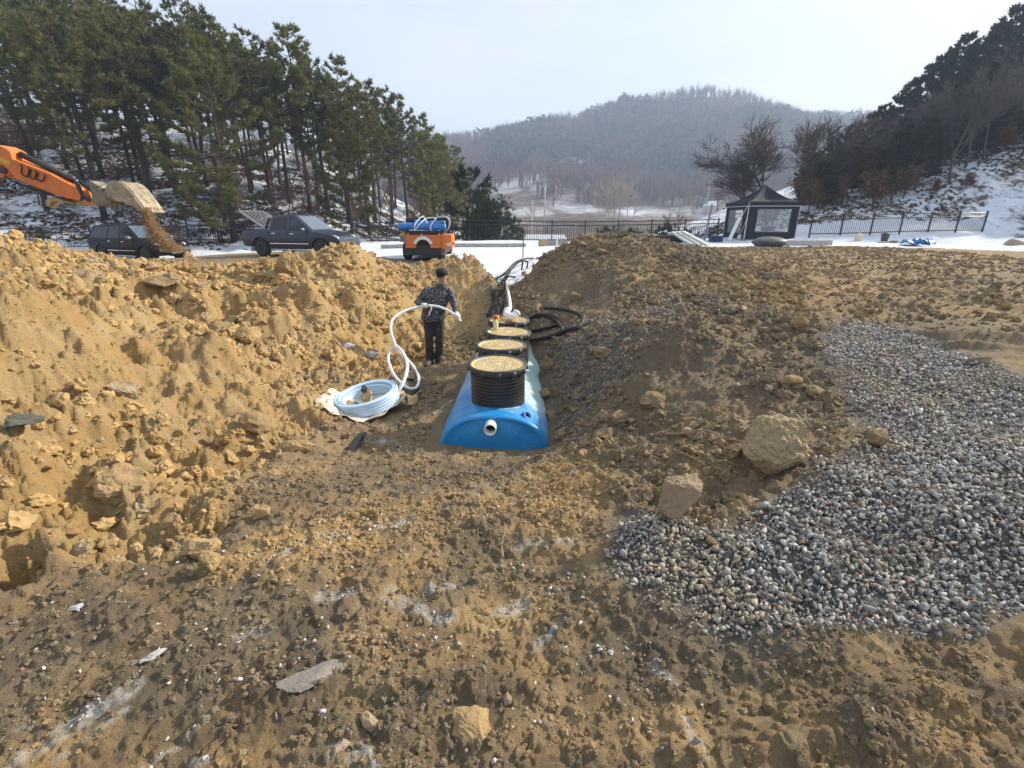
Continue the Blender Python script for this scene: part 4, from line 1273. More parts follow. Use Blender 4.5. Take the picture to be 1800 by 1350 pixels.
# ------------------------------------------------------------------ odds and ends on the snow
def lay(x, y, dz=0.0): return (x, y, Zs(x, y) + dz)
pc = P(1352, 430, 23.6)
t = thing('domed_shell', 'round grey domed tank shell lying on the edge of the snow before the tent', 'tank shell', lay(pc.x, 23.6, -.04))
MG = mat('grey_rubbery_shell', (.060, .075, .075), .55, var=.3, nscale=5, col2=(.13, .14, .135), bump=.1)
up_, lo_ = MB(), MB()
up_.lathe([(.78, .24), (.70, .33), (.55, .41), (.35, .465), (.0, .49)], 36)
lo_.lathe([(.0, .0), (.35, .0), (.60, .06), (.74, .15), (.785, .215), (.80, .235), (.78, .2395)], 36)
part('dome', up_, MG, t, True); part('base', lo_, MG, t, True)
rr = random.Random(4)
for k in range(7):
    a = rr.uniform(3.6, 5.8)
    part('sticker', MB().box((.66 * math.cos(a), .66 * math.sin(a), .345), (.06, .03, .012), (0, 0, a + 1.57)), M_WHITE, t)
# pale beams on the ground
for u0_, u1_, v, Y, w, lab in ((1372, 1460, 428, 23.9, .26, 'long pale concrete beam on the snow right of the domed shell'), (1425, 1512, 431.5, 22.9, .12, 'thin timber plank lying in front of the pale beam')):
    a, b = P(u0_, v, Y), P(u1_, v, Y + .2)
    L = (b - a).length
    m = (a + b) / 2
    o = part('beam' if w > .2 else 'plank', MB().box((0, 0, w * .5), (L, w, w)) if w > .2 else MB().box((0, 0, .03), (L, .2, .05)), M_CONC if w > .2 else M_WOOD, None, bevel=.012, loc=lay(m.x, m.y, -.02), rot=(0, 0, math.atan2(b.y - a.y, b.x - a.x)))
    tag(o, lab, 'beam' if w > .2 else 'plank')
# jerry can
q = P(1509, 420, 26.2)
t = thing('jerry_can', 'cream plastic jerry can with a stick in its neck near the right fence', 'jerry can', lay(q.x, 26.2, -.01), .3)
MC = mat('cream_plastic', (.66, .60, .42), .5, var=.08)
part('body', MB().box((0, 0, .17), (.36, .22, .34)), MC, t, bevel=.045)
part('neck', MB().lathe([(.045, .335), (.045, .38), (0, .38)], 12, (-.1, 0, 0)), MC, t)
part('handle', MB().tube(spline([(-.02, 0, .335), (.0, 0, .40), (.09, 0, .40), (.13, 0, .335)], 4), .016, 6), MC, t)
part('stick', MB().tube([(-.1, 0, .37), (-.04, .02, .66)], .010, 5), M_WOOD, t)
q = P(1555, 420, 26.2)
t = thing('bucket', 'dark grey plastic bucket on the snow left of the blue tarpaulin', 'bucket', lay(q.x, 26.2, -.01))
part('body', MB().lathe([(.15, 0), (.19, .36), (.205, .37), (.205, .385), (.18, .385), (.14, .03), (0, .03)], 20), mat('grey_plastic', (.09, .085, .085), .6), t, True)
part('contents', MB().ell((0, 0, .34), (.17, .17, .10), n=12, m=6), M_DARKSTEEL, t, True)
q = P(1572, 421, 25.6)
o = part('glove', MB().ell((0, 0, .05), (.26, .1, .06), n=12, m=6).ell((.22, .08, .05), (.1, .05, .04), n=8, m=6), mat('navy_cloth', (.02, .03, .05), .8, bump=.4, bscale=10), None, True, loc=lay(q.x, 25.6))
tag(o, 'dark crumpled cloth on the snow between the bucket and the blue tarpaulin', 'cloth')
o = part('stick', MB().tube(spline([(0, 0, .02), (.5, .08, .04), (1.2, 0, .03), (1.9, .15, .02)], 5), [.03] * 8 + [.018] * 8, 6), M_WOOD, None, True, loc=lay(P(1545, 421, 25.4).x, 25.4))
tag(o, 'thin brown stick on the snow beneath the grey bucket', 'stick')
# blue tarpaulin: a crumpled sheet
def crumple(name, label, cat, poly, h, seed, m, group=None, n=26):
    px, py = [p[0] for p in poly], [p[1] for p in poly]
    x0, x1, y0, y1 = min(px), max(px), min(py), max(py)
    X, Y = np.meshgrid(np.linspace(x0, x1, n), np.linspace(y0, y1, n))
    k = polymask(X, Y, poly, .06)
    s = max(x1 - x0, y1 - y0)
    zz = Z(X.ravel(), Y.ravel()).reshape(n, n) + .012 + h * k * (np.abs(fbm(X, Y, s * .28, 3, seed)) * 1.6 + .15)
    idx_ = np.arange(n * n).reshape(n, n)
    Fq = np.stack([idx_[:-1, :-1], idx_[:-1, 1:], idx_[1:, 1:], idx_[1:, :-1]], -1).reshape(-1, 4)
    keep = (k.ravel()[Fq] > .3).all(1)
    c = np.array([X.mean(), Y.mean(), zz.min()])
    Vv = np.stack([X.ravel(), Y.ravel(), zz.ravel()], -1) - c
    used, inv = np.unique(Fq[keep], return_inverse=True)
    o = link(name, np_mesh(name, Vv[used], inv.reshape(-1, 4), m, False), None, tuple(c))
    so = o.modifiers.new('thick', 'SOLIDIFY'); so.thickness = .006
    return tag(o, label, cat, group)
crumple('tarpaulin', 'bright blue tarpaulin crumpled on the snow in front of the right fence', 'tarpaulin', [(P(u, 428, Y).x, Y) for u, Y in ((1580, 24.4), (1600, 23.6), (1640, 23.9), (1650, 24.2), (1622, 24.6), (1628, 25.6), (1590, 25.2))], .34, 9, M_BLUE)
q = P(1792, 408, 27.5)
def rock_mesh(name, seed, sub=3, ax=(1, 1, 1), rough=.22, flat=0.0, cuts=9):
    """a lump: sphere with flat broken faces and knocked about, pitted surface"""
    bm = bmesh.new()
    bmesh.ops.create_icosphere(bm, subdivisions=sub, radius=1)
    co = np.array([v.co for v in bm.verts])
    r = np.random.default_rng(seed)
    def rough3(s, k):
        return sum(vnoise(co[:, i] * s + seed + k, co[:, j] * s + 3.7 * seed, seed + k) - .5 for i, j in ((0, 1), (1, 2), (2, 0)))
    for _ in range(cuts):
        nrm = r.normal(size=3); nrm /= np.linalg.norm(nrm)
        lim = r.uniform(.50, .88)
        dd = co @ nrm + .05 * rough3(2.5, _)
        over = np.maximum(dd - lim, 0)
        co = co - nrm[None] * over[:, None] * .96
    for s, a in ((1.3, .45), (2.9, .30), (6.5, .20), (13, .13), (24, .07)):
        n_ = rough3(s, int(s))
        if s > 5: n_ = (np.abs(n_) * -1.6 + .3) * .65
        co = co * (1 + rough * a * n_[:, None])
    co *= np.array(ax)
    if flat: co[:, 2] = np.maximum(co[:, 2], -flat)
    for v, c in zip(bm.verts, co): v.co = c
    me = bpy.data.meshes.new(name)
    bm.to_mesh(me); bm.free()
    return me
def stone_mat(name, c1, c2, dusty=None, bump=.5):
    m = mat(name, c1, .9, col2=c2, nscale=5, bump=bump, bscale=16, spec=.15)
    return m
M_CLOD = [None] * 3
def clod_mat(name, base, k):
    m = bpy.data.materials.new(name)
    m.use_nodes = True
    t = m.node_tree
    b = t.nodes['Principled BSDF']
    tc = nd(t, 'ShaderNodeTexCoord').outputs['Object']
    oi = nd(t, 'ShaderNodeObjectInfo').outputs['Random']
    f = noi(t, tc, 2.5 * k, 7, .68)
    col = mixc(t, rng(t, f, .3, .7), tuple(q * .62 for q in base), base)
    col = mixc(t, rng(t, oi, 0, 1, 0, .45), col, tuple(q * r_ for q, r_ in zip(base, (.62, .60, .66))))
    col = mixc(t, rng(t, noi(t, tc, 14 * k, 4, .7), .60, .70, 0, .6), col, (.45, .36, .24))
    t.links.new(col, b.inputs['Base Color'])
    b.inputs['Roughness'].default_value = .95
    b.inputs['Specular IOR Level'].default_value = .12
    bp = nd(t, 'ShaderNodeBump')
    bp.inputs['Strength'].default_value = .9
    bp.inputs['Distance'].default_value = .06 / k
    t.links.new(noi(t, tc, 7 * k, 9, .75), bp.inputs['Height'])
    t.links.new(bp.outputs[0], b.inputs['Normal'])
    return m
M_CT = clod_mat('tan_clod', (.37, .235, .112), 1)
M_CB = clod_mat('brown_clod', (.23, .165, .095), 1)
M_CG = clod_mat('grey_stone', (.30, .285, .265), 1)
M_CP = clod_mat('pinkish_stone', (.50, .39, .28), 1)
o = link('boulder', rock_mesh('boulder', 81, 3, (.5, .35, .3)), None, lay(q.x, 27.5, .05)); o.data.materials.append(M_CP)
tag(o, 'beige boulder at the foot of the snowy bank on the right edge', 'boulder')
# stacked black panels, wrapped white boards, covered heap, box
q = P(1170, 428, 24.8)
for k in range(5):
    pm = MB().box((0, 0, 0), (2.3 - .08 * k, .75, .065))
    for s in (-1, 1): pm.box((0, s * .36, -.02), (2.3 - .08 * k, .04, .05))
    o = part('black_beam', pm, M_BLACKP, None, bevel=.008, loc=(q.x + .03 * (k % 2), q.y + .03 * k, Zs(q.x, q.y) + .05 + .085 * k), rot=(0, .012, .02 * (k - 2)))
    tag(o, 'long black beam, %s of the black stack behind the right spoil heap' % ('bottom one', 'second from the bottom', 'middle one', 'second from the top', 'topmost')[k], 'beam', 'stacked black beams')
MWR = mat('white_wrapping_film', (.62, .64, .60), .35, var=.2, nscale=5, bump=.5, bscale=7, col2=(.46, .47, .42))
A, B = P(1200, 408, 24.6), P(1243, 437, 23.4)
for k in range(3):
    off = Vector((-.22 * k, .06 * k, .02 - .015 * k))
    a, b = A + off, B + off + Vector((-.10 * k, 0, 0))
    b.z = Zs(b.x, b.y) + .05
    d = b - a
    o = part('wrapped_board', MB().box((0, 0, 0), (d.length, .30, .11)), MWR, None, bevel=.03, loc=(a + b) / 2, rot=(0, -math.asin(d.z / d.length), math.atan2(d.y, d.x)))
    tag(o, 'white film wrapped board leaning off the black stack, %s of three' % ('right hand one', 'middle one', 'left hand one')[k], 'board', 'film wrapped boards')
a = P(1192, 409, 24.9)
o = part('wrapped_board', MB().box((0, 0, 0), (.95, .45, .14)), MWR, None, bevel=.04, loc=(a.x, a.y, a.z - .08), rot=(.05, .06, .1))
tag(o, 'short film wrapped board lying flat on top of the black stack', 'board', 'film wrapped boards')
o = part('snow_heap', MB().ell((0, 0, 0), (.55, .4, .22), n=16, m=8), M_SNOW, None, True, loc=lay(P(1215, 432, 24.2).x, 24.2, .02)); tag(o, 'small heap of snow under the leaning wrapped boards', 'snow heap')
o = link('covered_heap', rock_mesh('covered_heap', 12, 3, (.42, .4, .34)), None, lay(P(1128, 420, 26).x, 26, .2)); o.data.materials.append(M_BLACKP)
tag(o, 'heap under dark cloth left of the black beams', 'heap')
o = part('box', MB().box((0, 0, .16), (.36, .3, .32)), M_WHITE, None, bevel=.01, loc=lay(P(1111, 419, 27).x, 27, .15)); tag(o, 'small white box standing before the fence behind the spoil heap', 'box')
# tan box, grey boards, posts beside the trench mouth
q = P(954, 431, 25)
o = part('crate', MB().box((0, 0, .17), (.36, .34, .36)), M_WOOD, None, bevel=.01, loc=lay(q.x, 25, -.02), rot=(0, 0, .25)); tag(o, 'tan wooden crate on the snow at the head of the trench', 'crate')
q = P(975, 431, 25.2)
for k in range(3):
    o = part('grey_board', MB().box((0, 0, .05), (1.15, .18, .09)), mat('weathered_board', (.24, .23, .21), .85, var=.2, nscale=9), None, bevel=.006, loc=lay(q.x + .1 * k, 25.2 + .05 * k, .10 * k - .03), rot=(0, .02, .05 * k))
    tag(o, 'weathered grey board beside the tan crate, %s of three' % ('lowest', 'middle', 'top')[k], 'board', 'grey boards by the tan crate')
q = P(919, 452, 18.3)
o = part('stake', MB().tube([(0, 0, -.2), (.01, 0, .62)], .018, 6), M_BARK, None, loc=lay(q.x, 18.3)); tag(o, 'thin dark stake stuck in the snow at the head of the trench', 'stake')
o = part('stake', MB().box((0, 0, .16), (.07, .05, .42)), M_WHITE, None, loc=lay(P(979, 432, 24.6).x, 24.6)); tag(o, 'short white stake before the grey boards', 'stake')
o = part('post', MB().tube([(-.12, 0, -.1), (.08, 0, 1.95)], [.06, .055], 8), mat('grey_post', (.20, .22, .25), .6), None, loc=lay(P(1241, 425, 28.6).x, 28.6)); tag(o, 'leaning grey post at the fence left of the tent', 'post')
for u, v0, v1, Y, lab in ((957, 322, 388, 118, 'tall pale utility pole in the valley behind the round evergreen'), (935, 352, 392, 110, 'shorter pale pole nearest the round evergreen'), (1240, 318, 380, 130, 'thin pole in the valley left of the tent')):
    a, b = P(u, v1, Y), P(u, v0, Y)
    zb = Zs(a.x, Y)
    t = thing('utility_pole', lab, 'pole', (a.x, Y, zb))
    part('pole', MB().tube([(0, 0, -.3), (0, 0, b.z - zb)], [.17, .11], 8), M_CONC, t, True)
    part('crossarm', MB().box((0, 0, b.z - zb - .7), (1.4, .1, .1)), M_CONC, t)
# snow-roofed shed just beyond the fence, and the house on the far slope
def gable(name, label, cat, x, y, z, w, d, hw, hr, mwall, rotz=0.0, windows=()):
    t = thing(name, label, cat, (x, y, z), rotz)
    b = MB()
    b.add([(-w / 2, -d / 2, 0), (w / 2, -d / 2, 0), (w / 2, d / 2, 0), (-w / 2, d / 2, 0), (-w / 2, -d / 2, hw), (w / 2, -d / 2, hw), (w / 2, d / 2, hw), (-w / 2, d / 2, hw), (0, -d / 2, hw + hr), (0, d / 2, hw + hr)],
          [(0, 1, 5, 8, 4), (2, 3, 7, 9, 6), (1, 2, 6, 5), (3, 0, 4, 7)])
    part('wall', b, mwall, t)
    r = MB()
    e = .25
    for s in (-1, 1):
        k = hr / (w / 2)
        x1 = s * (w / 2 + e)
        r.add([(0, -d / 2 - e, hw + hr + .03), (x1, -d / 2 - e, hw - e * k + .03), (x1, d / 2 + e, hw - e * k + .03), (0, d / 2 + e, hw + hr + .03), (0, -d / 2 - e, hw + hr + .17), (x1, -d / 2 - e, hw - e * k + .15), (x1, d / 2 + e, hw - e * k + .15), (0, d / 2 + e, hw + hr + .17)],
              [(0, 1, 2, 3), (4, 7, 6, 5), (0, 4, 5, 1), (1, 5, 6, 2), (2, 6, 7, 3), (3, 7, 4, 0)])
    part('roof', r, M_SNOW, t)
    for wx, wz, ww, wh in windows:
        f = part('window', MB().box((wx, -d / 2 - .02, wz), (ww + .16, .05, wh + .16)), M_WHITE, t)
        part('pane', MB().box((wx, -d / 2 - .05, wz), (ww, .02, wh)), M_GLASS, f)
    return t
q = P(958, 420, 37)
gable('shed', 'low shed with a snow covered roof just beyond the fence', 'shed', q.x, 37, Zs(q.x, 37) - .2, 2.0, 2.4, max(.5, .25 - Zs(q.x, 37)), .45, M_CONC, 1.2)
q = P(1258, 358, 205)
gable('house', 'small house with a snowy roof on the lower slope of the far hill', 'house', q.x, 205, Zs(q.x, 205) - .3, 7, 6, 3.0, 1.8, mat('cream_wall', (.55, .47, .36), .8), .5, ((-2, 1.6, 1.2, 1.2), (1.6, 1.6, 1.4, 1.2)))
q = P(1225, 352, 225)
gable('barn', 'low barn with a snowy roof left of the small house on the far slope', 'barn', q.x, 225, Zs(q.x, 225) - .3, 8, 5, 2.2, 1.3, mat('grey_wall', (.30, .29, .28), .8), -.3)
# ------------------------------------------------------------------ buried septic tank
TX, TY, TZ, TR = -.185, 4.36, -.46, R(-2.6)
def tank_mats():
    m = bpy.data.materials.new('blue_tank_shell')
    m.use_nodes = True
    t = m.node_tree
    b = t.nodes['Principled BSDF']
    tc = nd(t, 'ShaderNodeTexCoord').outputs['Object']
    d = attr(t, 'dust')
    n1, n2 = noi(t, tc, 5, 8, .7), noi(t, tc, 26, 7, .72)
    blue = mixc(t, rng(t, n1, .35, .65), (.012, .20, .52), (.026, .29, .64))
    blue = mixc(t, rng(t, noi(t, tc, 2.2, 6, .7), .50, .68, 0, .35), blue, (.12, .29, .50))
    f = math_(t, 'ADD', d, math_(t, 'ADD', rng(t, n1, .3, .7, -.35, .35), rng(t, n2, .3, .7, -.2, .2)))
    f = rng(t, f, .30, .95, 0, .92)
    dust = mixc(t, rng(t, n2, .35, .65), (.34, .52, .54), (.46, .54, .48))
    col = mixc(t, f, blue, dust)
    col = mixc(t, rng(t, n2, .64, .72, 0, .55), col, (.36, .31, .22))
    col = mixc(t, rng(t, noi(t, tc, 70, 3, .6), .66, .70, 0, .8), col, (.55, .56, .55))
    t.links.new(col, b.inputs['Base Color'])
    t.links.new(rng(t, f, 0, 1, .33, .8), b.inputs['Roughness'])
    b.inputs['Specular IOR Level'].default_value = .4
    bp = nd(t, 'ShaderNodeBump')
    bp.inputs['Strength'].default_value = .25
    bp.inputs['Distance'].default_value = .01
    t.links.new(n2, bp.inputs['Height'])
    t.links.new(bp.outputs[0], b.inputs['Normal'])
    return m
tank = thing('septic_tank', 'half buried blue septic tank with four black risers in the trench', 'septic tank', (TX, TY, TZ), TR)
def tank_shell():
    HW, HH, LEN = .56, .385, 3.35
    sec = [(-HW - .03, -.45), (-HW - .02, -.12)]
    nt_ = 40
    for i in range(nt_ + 1):
        a = math.pi * (1 - i / nt_)
        c, s = math.cos(a), math.sin(a)
        sec.append((HW * math.copysign(abs(c) ** .86, c), HH * abs(s) ** .95))
    sec += [(HW + .02, -.12), (HW + .03, -.45)]
    ns = len(sec)
    rows, dust = [], []
    for rho, yy in ((.02, -.055), (.3, -.052), (.55, -.045), (.74, -.034), (.84, -.024), (.885, -.03), (.915, -.04), (.955, -.036), (.985, -.015), (1.0, .02), (1.0, .06)):
        rows.append([(x * rho, yy, (z + .45) * rho - .45 if z < 0 else z * rho) for x, z in sec])
        dust.append(.02 if rho < .95 else .12)
    y = .1
    while y < LEN:
        k = 1 + .028 * (abs(math.sin(math.pi * (y - .1) / .78)) ** .7) - .006
        rows.append([(x * k, y, z * k if z > 0 else z) for x, z in sec])
        dust.append(min(.95, .22 + .55 * y))
        y += .045
    for rho, yy in ((.97, LEN + .03), (.85, LEN + .07), (.4, LEN + .1), (.02, LEN + .1)):
        rows.append([(x * rho, yy, z * rho) for x, z in sec]); dust.append(.15)
    Vv = np.array(rows).reshape(-1, 3)
    dd = np.repeat(np.array(dust), ns)
    dd = dd * np.where(Vv[:, 0] > .05, 1.5, .7)
    nr_ = len(rows)
    ii = np.arange(nr_ * ns).reshape(nr_, ns)
    Fq = np.stack([ii[:-1, :-1], ii[:-1, 1:], ii[1:, 1:], ii[1:, :-1]], -1).reshape(-1, 4)
    me = np_mesh('shell', Vv, Fq, tank_mats(), True, {'dust': dd})
    link('shell', me, tank)
tank_shell()
# inlet pipe
ip = MB()
ip.lathe([(.058, .22), (.058, -.02), (.060, -.13), (.060, -.145), (.050, -.145), (.050, -.02), (.048, .2)], 28, (-.02, -.02, .285), Matrix.Rotation(math.pi / 2, 3, 'X') @ Matrix.Diagonal(Vector((1, 1, -1))))
o = part('inlet_pipe', ip, M_PVC, tank, True)
part('pipe_bore_shade', MB().lathe([(.0, 0), (.0495, 0), (.0495, .004), (0, .004)], 24, (-.02, -.06, .285), Matrix.Rotation(math.pi / 2, 3, 'X')), mat('pipe_shade_black', (.012, .012, .012), .9), o)  # near-black disc across the pipe, painting the shade of its inside
# vent port in the shoulder of the shell
pm = Matrix.Rotation(R(42), 3, 'Y') @ Matrix.Rotation(R(22), 3, 'X')
part('port', MB().lathe([(.036, .0), (.036, .030), (.052, .030), (.056, .022), (.056, -.02)], 24, (.325, .10, .322), pm), mat('port_blue', (.03, .17, .45), .4), tank, True)
part('port_bore_shade', MB().lathe([(0, .006), (.0365, .006), (.0365, .002), (0, .002)], 20, (.325, .10, .322), pm), mat('port_shade_black', (.008, .008, .010), .8), tank)  # black disc stands in for the shade down the port
# four risers, each with rim, clips and a treaded lid
M_RISER = mat('black_riser', (.016, .016, .017), .38, var=.3, nscale=4, bump=.06, bscale=18, col2=(.035, .033, .030))
def lid_mat():
    m = bpy.data.materials.new('sandy_lid')
    m.use_nodes = True
    t = m.node_tree
    b = t.nodes['Principled BSDF']
    tc = nd(t, 'ShaderNodeTexCoord').outputs['Object']
    oi = nd(t, 'ShaderNodeObjectInfo').outputs['Location']
    ad = nd(t, 'ShaderNodeVectorMath', operation='ADD')
    t.links.new(tc, ad.inputs[0]); t.links.new(oi, ad.inputs[1])
    v = ad.outputs[0]
    col = mixc(t, rng(t, noi(t, v, 7, 7, .7), .36, .62), (.56, .41, .17), (.62, .51, .29))
    col = mixc(t, rng(t, noi(t, v, 4.2, 7, .72), .50, .64, 0, .75), col, (.40, .34, .25))
    col = mixc(t, rng(t, noi(t, v, 16, 5, .7), .60, .68, 0, .7), col, (.14, .10, .06))
    t.links.new(col, b.inputs['Base Color'])
    b.inputs['Roughness'].default_value = .7
    bp = nd(t, 'ShaderNodeBump')
    bp.inputs['Strength'].default_value = .5
    bp.inputs['Distance'].default_value = .004
    t.links.new(noi(t, v, 60, 6, .7), bp.inputs['Height'])
    t.links.new(bp.outputs[0], b.inputs['Normal'])
    return m
M_LID = lid_mat()
def make_riser():
    prof = []
    z = .20
    while z < .735:
        prof.append((.281, z)); prof.append((.2865, z + .008)); prof.append((.2865, z + .020)); prof.append((.281, z + .028))
        z += .0355
    w = MB().lathe(prof + [(.281, .738), (.262, .738), (.262, .2)], 56)
    wo_ = bpy.data.objects.new('riser', w.mesh('riser', M_RISER, True))
    COL.objects.link(wo_)
    wo_.parent = tank
    wo_.data.polygons.foreach_set('use_smooth', [True] * len(wo_.data.polygons))
    rim = MB().lathe([(.292, .728), (.305, .730), (.309, .738), (.309, .772), (.304, .786), (.286, .787), (.280, .776), (.280, .73)], 56)
    for k in range(12):
        a = 2 * math.pi * k / 12 + .1
        rim.box((.306 * math.cos(a), .306 * math.sin(a), .742), (.022, .05, .055), (0, 0, a))
    part('rim', rim, emat('dark_grey_rim', (.05, .05, .05), .5), wo_, True)
    lid = MB().lathe([(0, .768), (.255, .768), (.268, .776), (.2795, .776), (.2795, .745), (0, .745)][::-1], 56)
    for i in range(-9, 10):
        for j in range(-9, 10):
            x, y = i * .0265, j * .0265
            r_ = math.hypot(x, y)
            if r_ > .240 or r_ < .05 or .135 < r_ < .15: continue
            lid.box((x, y, .7695), (.020, .009, .006), (0, 0, .785 if (i + j) % 2 else -.785))
    lid.lathe([(.0, .774), (.04, .774), (.046, .767)][::-1], 18)
    part('lid', lid, M_LID, wo_)
    return wo_
r0 = make_riser()
for k, yy in enumerate((.45, 1.27, 1.97, 2.72)):
    ro = r0 if k == 0 else copy_tree(r0, tank)
    ro.location = (.0 + (.015, .0, .03, .02)[k], yy, (0, -.012, -.006, .004)[k])
    ro.rotation_euler = ((.02, .0), (-.01, .012), (.012, -.015), (0, .01))[k] + (k * 1.3,)
TM = Matrix.Translation((TX, TY, TZ)) @ Matrix.Rotation(TR, 4, 'Z')
def tw(x, y, z): return TM @ Vector((x, y, z))
# glue bottle, small yellow tin and rag on the back lids
p = tw(-.135, 2.10, .775)
t = thing('glue_bottle', 'small pale yellow bottle with a red cap on a riser lid', 'bottle', p)
part('bottle', MB().lathe([(.028, 0), (.036, .01), (.036, .085), (.026, .11), (.017, .125), (.017, .14), (0, .14)], 18), mat('milky_plastic', (.66, .64, .40), .35), t, True)
part('cap', MB().lathe([(.021, .14), (.021, .172), (.026, .174), (.026, .186), (0, .188)], 16), mat('red_plastic', (.60, .05, .05), .4), t, True)
p = tw(-.16, 2.55, .775)
t = thing('tin', 'small yellow tin standing on the farthest riser lid', 'tin', p)
part('can', MB().lathe([(.04, 0), (.04, .10), (.036, .105), (0, .105)], 18), mat('yellow_tin', (.62, .40, .06), .45), t, True)
part('spout', MB().lathe([(.012, .105), (.012, .125), (0, .125)], 10, (.015, 0, 0)), M_BLACKP, t)
o = link('rag', rock_mesh('rag', 55, 3, (.10, .055, .03), .8), None, tw(.06, 2.36, .81)); o.data.materials.append(mat('brown_rag', (.16, .12, .07), .9, bump=.4, bscale=20))
tag(o, 'crumpled brown rag on the riser lids behind the glue bottle', 'rag')
# white drain pipe with its elbow lying on the last riser
pr = thing('drain_pipe', 'long white drain pipe with an elbow lying from the last riser up the trench', 'pipe', tw(.02, 2.85, .78))
b0 = Vector(pr.location)
pp = [tw(-.005, 2.86, .87)] + [P(u, v, Y) for u, v, Y in ((896.5, 540, 7.75), (895.5, 527, 8.8), (893, 512, 10.2), (891, 500, 11.8), (889.5, 491, 13.3))]
part('pipe', MB().tube([q - b0 for q in spline(pp, 6)], .032, 14), M_PVC, pr, True)
el = spline([tw(-.02, 2.90, .875), tw(-.025, 2.80, .845), tw(.03, 2.70, .838), tw(.10, 2.72, .85), tw(.135, 2.755, .885)], 6)
eb = MB().tube([q - b0 for q in el], .052, 18)
eb.tube([el[0] - b0 + Vector((0, .03, .005)), el[2] - b0], .058, 18)
eb.tube([el[-4] - b0, el[-1] - b0 + (el[-1] - el[-2]) * .6], .060, 18)
part('elbow', eb, M_PVC, pr, True)

# ------------------------------------------------------------------ black hoses in the trench
def hose(name, label, pix, r, m=M_HOSE, group=None, lift=.0, nn=8, sides=8, cat='hose'):
    pts = []
    for q in pix:
        if len(q) == 2:
            x, y, z = G(*q)
            pts.append(Vector((x, y, Zs(x, y) + r * .8 + lift)))
        elif len(q) == 3: pts.append(P(*q))
        else: pts.append(Vector((q[0], q[1], Zs(q[0], q[1]) + q[2])))
    c = pts[0].copy()
    o = part(name, MB().tube([p - c for p in spline(pts, nn)], r, sides), m, None, True, loc=c)
    return tag(o, label, cat, group)
def above(u, v, Y, h):
    """h metres over the ground at that spot"""
    p = P(u, v, Y)
    return (p.x, p.y, h, 0)
HG = 'black hoses laid along the trench'
for k, pl in enumerate(([(856, 560), (866, 535), (864, 512), (872, 492), (886, 482, 12.6), (905, 462, 14.5), (922, 455, 15.4), (938, 456)],
                        [(861, 560), (871, 535), (869, 520), (880, 505), (888, 486, 12.8), (908, 464, 14.6), (918, 457, 15.2), (917, 476)],
                        [(868, 560), (873, 545), (873, 528), (884, 512), (889, 492, 12.6), (900, 472, 14), (914, 460, 15), (927, 460, 15.4), (926, 474)],
                        [(876, 560), (880, 545), (875, 528), (882, 517), (889, 505), (890, 488, 12.6), (896, 486, 12.9), (906, 486)],
                        [(879, 556), (884, 540), (886, 525), (888, 508), (887, 494, 12.4), (884, 490, 12.4), (876, 505)])):
    hose('black_hose', 'black hose in the trench, %s' % ('outermost against the left spoil heap', 'second from the left spoil heap', 'middle one of the bundle', 'curling down right of the green ties', 'nearest the white pipe')[k], pl, .026, group=HG)
hose('black_hose', 'thick black hose sweeping in a wide open loop right of the risers', [(957, 547), (985, 547), (1008, 552), (1021, 561), (1024, 572), (1017, 584), (998, 595), (972, 602), (948, 606), (922, 608), (905, 606, 6.0)], .032, lift=.05)
hose('black_hose', 'black hose coiled in two tight turns right of the risers', [(910, 584, 6.9), (930, 575), (952, 564), (975, 558), (984, 563), (978, 574), (955, 584), (930, 590), (912, 594, 6.5), (916, 580), (945, 565), (970, 560), (981, 567), (984, 578), (988, 588), (982, 598), (975, 603)], .028, lift=.04)
for k, (u, v, Y) in enumerate(((888, 490, 12.65), (876, 490, 12.6))):
    tie = MB().tube(spline([(-.07, 0, 0), (0, -.04, .05), (.06, 0, .02), (.02, .05, -.04), (-.05, .03, -.02), (.03, -.05, -.16)], 5), .014, 5)
    o = part('cable_tie', tie, mat('green_tape', (.02, .42, .28), .5), None, True, loc=P(u, v, Y)); tag(o, 'green tie on the hose bundle, %s' % ('beside the end of the white pipe', 'on the left spoil heap side')[k], 'tie', 'green ties on the hoses')

# ------------------------------------------------------------------ coil of clear hose
M_CLEAR = mat('milky_hose', (.50, .67, .84), .32, var=.08, nscale=3, spec=.5)
M_STRAND = mat('white_hose', (.74, .78, .82), .35, var=.05, nscale=3)
CX, CY = -1.69, 5.26
CZ = Zs(CX, CY) + .05
ct = Matrix.Rotation(R(-9), 3, 'Y') @ Matrix.Rotation(R(6), 3, 'X')
coil = thing('hose_coil', 'coil of milky clear hose with its end drawn up to the worker', 'hose', (CX, CY, CZ))
rr = random.Random(8)
turns = MB()
for k in range(5):
    for j in range(3):
        if k == 4 and j == 0: continue
        pts = []
        ra = .272 + .031 * j + rr.uniform(-.003, .003)
        for i in range(48):
            a = 2 * math.pi * i / 48
            pts.append(ct @ Vector((ra * math.cos(a) * 1.06, ra * math.sin(a), .02 + .031 * k + .004 * math.sin(3 * a + k))))
        pts.append(pts[0])
        turns.tube(pts, .0172, 8, False)
part('hose_turns', turns, M_CLEAR, coil, True)
core = MB().lathe([(.262, .010), (.343, .010), (.343, .154), (.306, .154), (.306, .126), (.262, .126)], 48, (0, 0, 0), ct @ Matrix.Diagonal(Vector((1.06, 1, 1))), closed=True)
part('inner_turns', core, M_CLEAR, coil)
